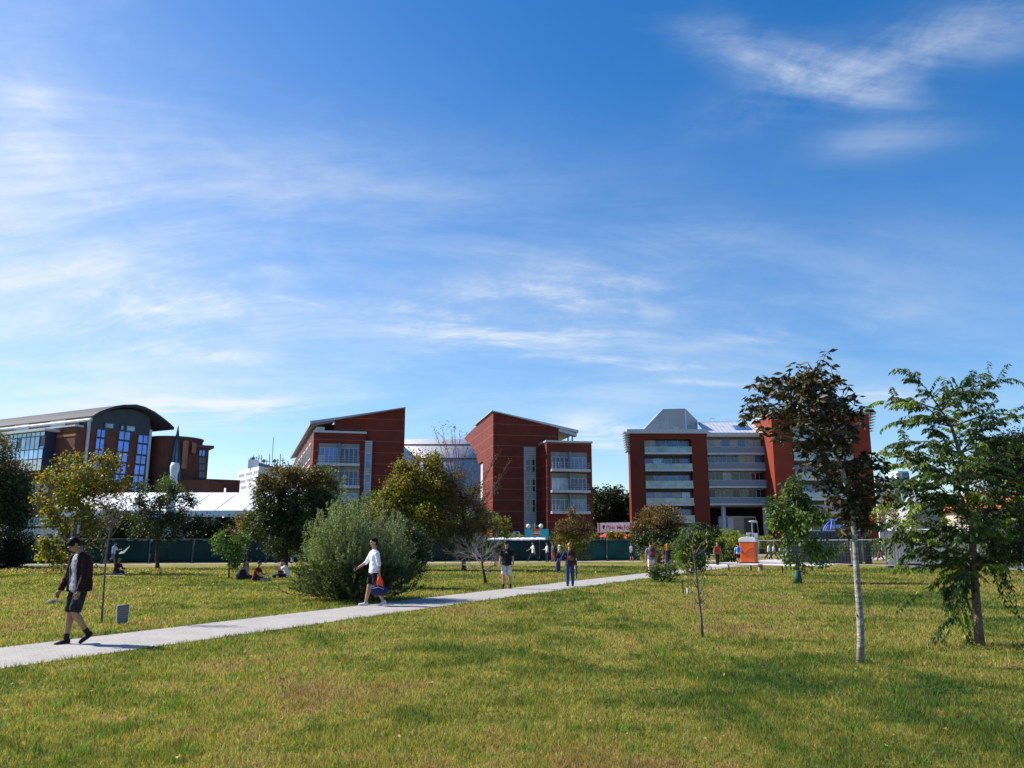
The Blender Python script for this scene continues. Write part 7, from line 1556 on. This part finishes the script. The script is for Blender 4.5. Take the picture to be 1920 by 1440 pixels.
wk('person in dark red behind the pale ringed trunk', 1620, 1053, 90, ((.16, .02, .02), 1.7), ((.03, .02, .02), 1.95), legs=STAND, H=1.8)
wk('person in a black jacket and tan trousers in the gap left of the grey container', 1651, 1051, -85, ((.015, .015, .02), 1.9), ((.22, .08, .04), 1.95), legs=((16, 4, 0), (-14, 12, 10)), H=1.85)

# ============================================================= GRASS AND FALLEN LEAVES
def on_path(x, y, m=0.0):
    c = np.polyval(KC, y); sl = np.polyval(np.polyder(KC), y); return np.abs(x - c) / np.sqrt(1 + sl ** 2) < PW / 2 + m
def grass():
    rg = np.random.default_rng(7); n = 760000; r = 4.8 * (62 / 4.8) ** (rg.uniform(0, 1, n) ** 1.12); a = rg.uniform(-.69, .69, n); x = r * np.sin(a); y = r * np.cos(a)
    edge = rg.uniform(-.10, .03, n)
    keep = (~on_path(x, y, 0)) | (on_path(x, y, 0) & ~(np.abs(x - np.polyval(KC, y)) / np.sqrt(1 + np.polyval(np.polyder(KC), y) ** 2) < PW / 2 + edge)); x = x[keep]; y = y[keep]; r = r[keep]; n = len(x)
    p = np.stack([x, y, np.zeros(n)], 1); cl = hashnoise(p, 2.1, 3) + .6 * hashnoise(p, 6.0, 5); h = (.030 + .018 * np.clip(cl, -1, 1) + rg.uniform(0, .028, n)) * (1 + .02 * r); h = np.maximum(h, .014)
    w = np.maximum(.0030, .00040 * r) * rg.uniform(.7, 1.4, n); tuft = hashnoise(p, 9.0, 11) + hashnoise(p, 3.7, 2) * .6 > .92; h = np.where(tuft, h * 1.6, h); th = rg.uniform(0, 6.283, n); sx = np.cos(th) * w; sy = np.sin(th) * w; lt = rg.uniform(0, 6.283, n); lm = h * rg.uniform(.15, .95, n)
    b1 = np.stack([x - sx, y - sy, np.zeros(n)], 1); b2 = np.stack([x + sx, y + sy, np.zeros(n)], 1); t = np.stack([x + np.cos(lt) * lm, y + np.sin(lt) * lm, h], 1)
    V = np.stack([b1, b2, t], 1).reshape(-1, 3); F = np.arange(3 * n); br = rg.uniform(.38, 1.55, (n, 1)); C = np.ones((n, 3)) * br
    dry = rg.uniform(0, 1, n) < .16; C[dry] *= np.array([1.5, 1.15, 1.3]); gr = rg.uniform(0, 1, n) < .30; C[gr] *= np.array([.55, .92, .8])
    C[tuft] *= np.array([.55, .95, .75])
    o = np_mesh('grass', V, F, 3, blade_material(), C); tag(o, kind='stuff'); o['label'] = 'short mown green and straw coloured grass covering the lawn'; o['category'] = 'grass'
grass()
def fallen():
    rg = np.random.default_rng(17); rr = random.Random(17); P_ = []
    for (u0, u1, v0, v1, n) in ((-20, 190, 1063, 1076, 620), (150, 330, 1066, 1084, 260), (240, 420, 1070, 1096, 90), (380, 560, 1078, 1120, 60), (0, 400, 1085, 1110, 110), (800, 1100, 1066, 1100, 40), (0, 1920, 1100, 1440, 120), (700, 1200, 1060, 1085, 60)):
        for _ in range(n): P_.append(tuple(G(rr.uniform(u0, u1), rr.uniform(v0, v1))))
    p = np.array(P_); k = ~on_path(p[:, 0], p[:, 1], .0) | (rg.uniform(0, 1, len(p)) < .1); p = p[k]; p[:, 2] = .03 + rg.uniform(0, .03, len(p)); d = rg.normal(size=p.shape); d[:, 2] = np.abs(d[:, 2]) * .35
    sc = np.clip(p[:, 1] / 30, .4, 1.6)
    pr = []
    for lo, hi, L in ((0, 20, .05), (20, 45, .085), (45, 200, .15)):
        m = (p[:, 1] >= lo) & (p[:, 1] < hi)
        if m.any(): pr.append(leaves(p[m], d[m], L, L * .7, rg, [(.34, .19, .05), (.42, .29, .10), (.26, .12, .05), (.48, .38, .20)], .5))
    Vs = []; Fs = []; Cs = []; k = 0
    for V, F, C in pr: Vs.append(V); Fs.append(F + k); Cs.append(C); k += len(V)
    o = np_mesh('fallen_leaves', np.concatenate(Vs), np.concatenate(Fs), 3, LEAFD, np.concatenate(Cs)); tag(o, 'yellow and brown fallen leaves scattered over the lawn', 'fallen leaves', None, 'stuff')
fallen()
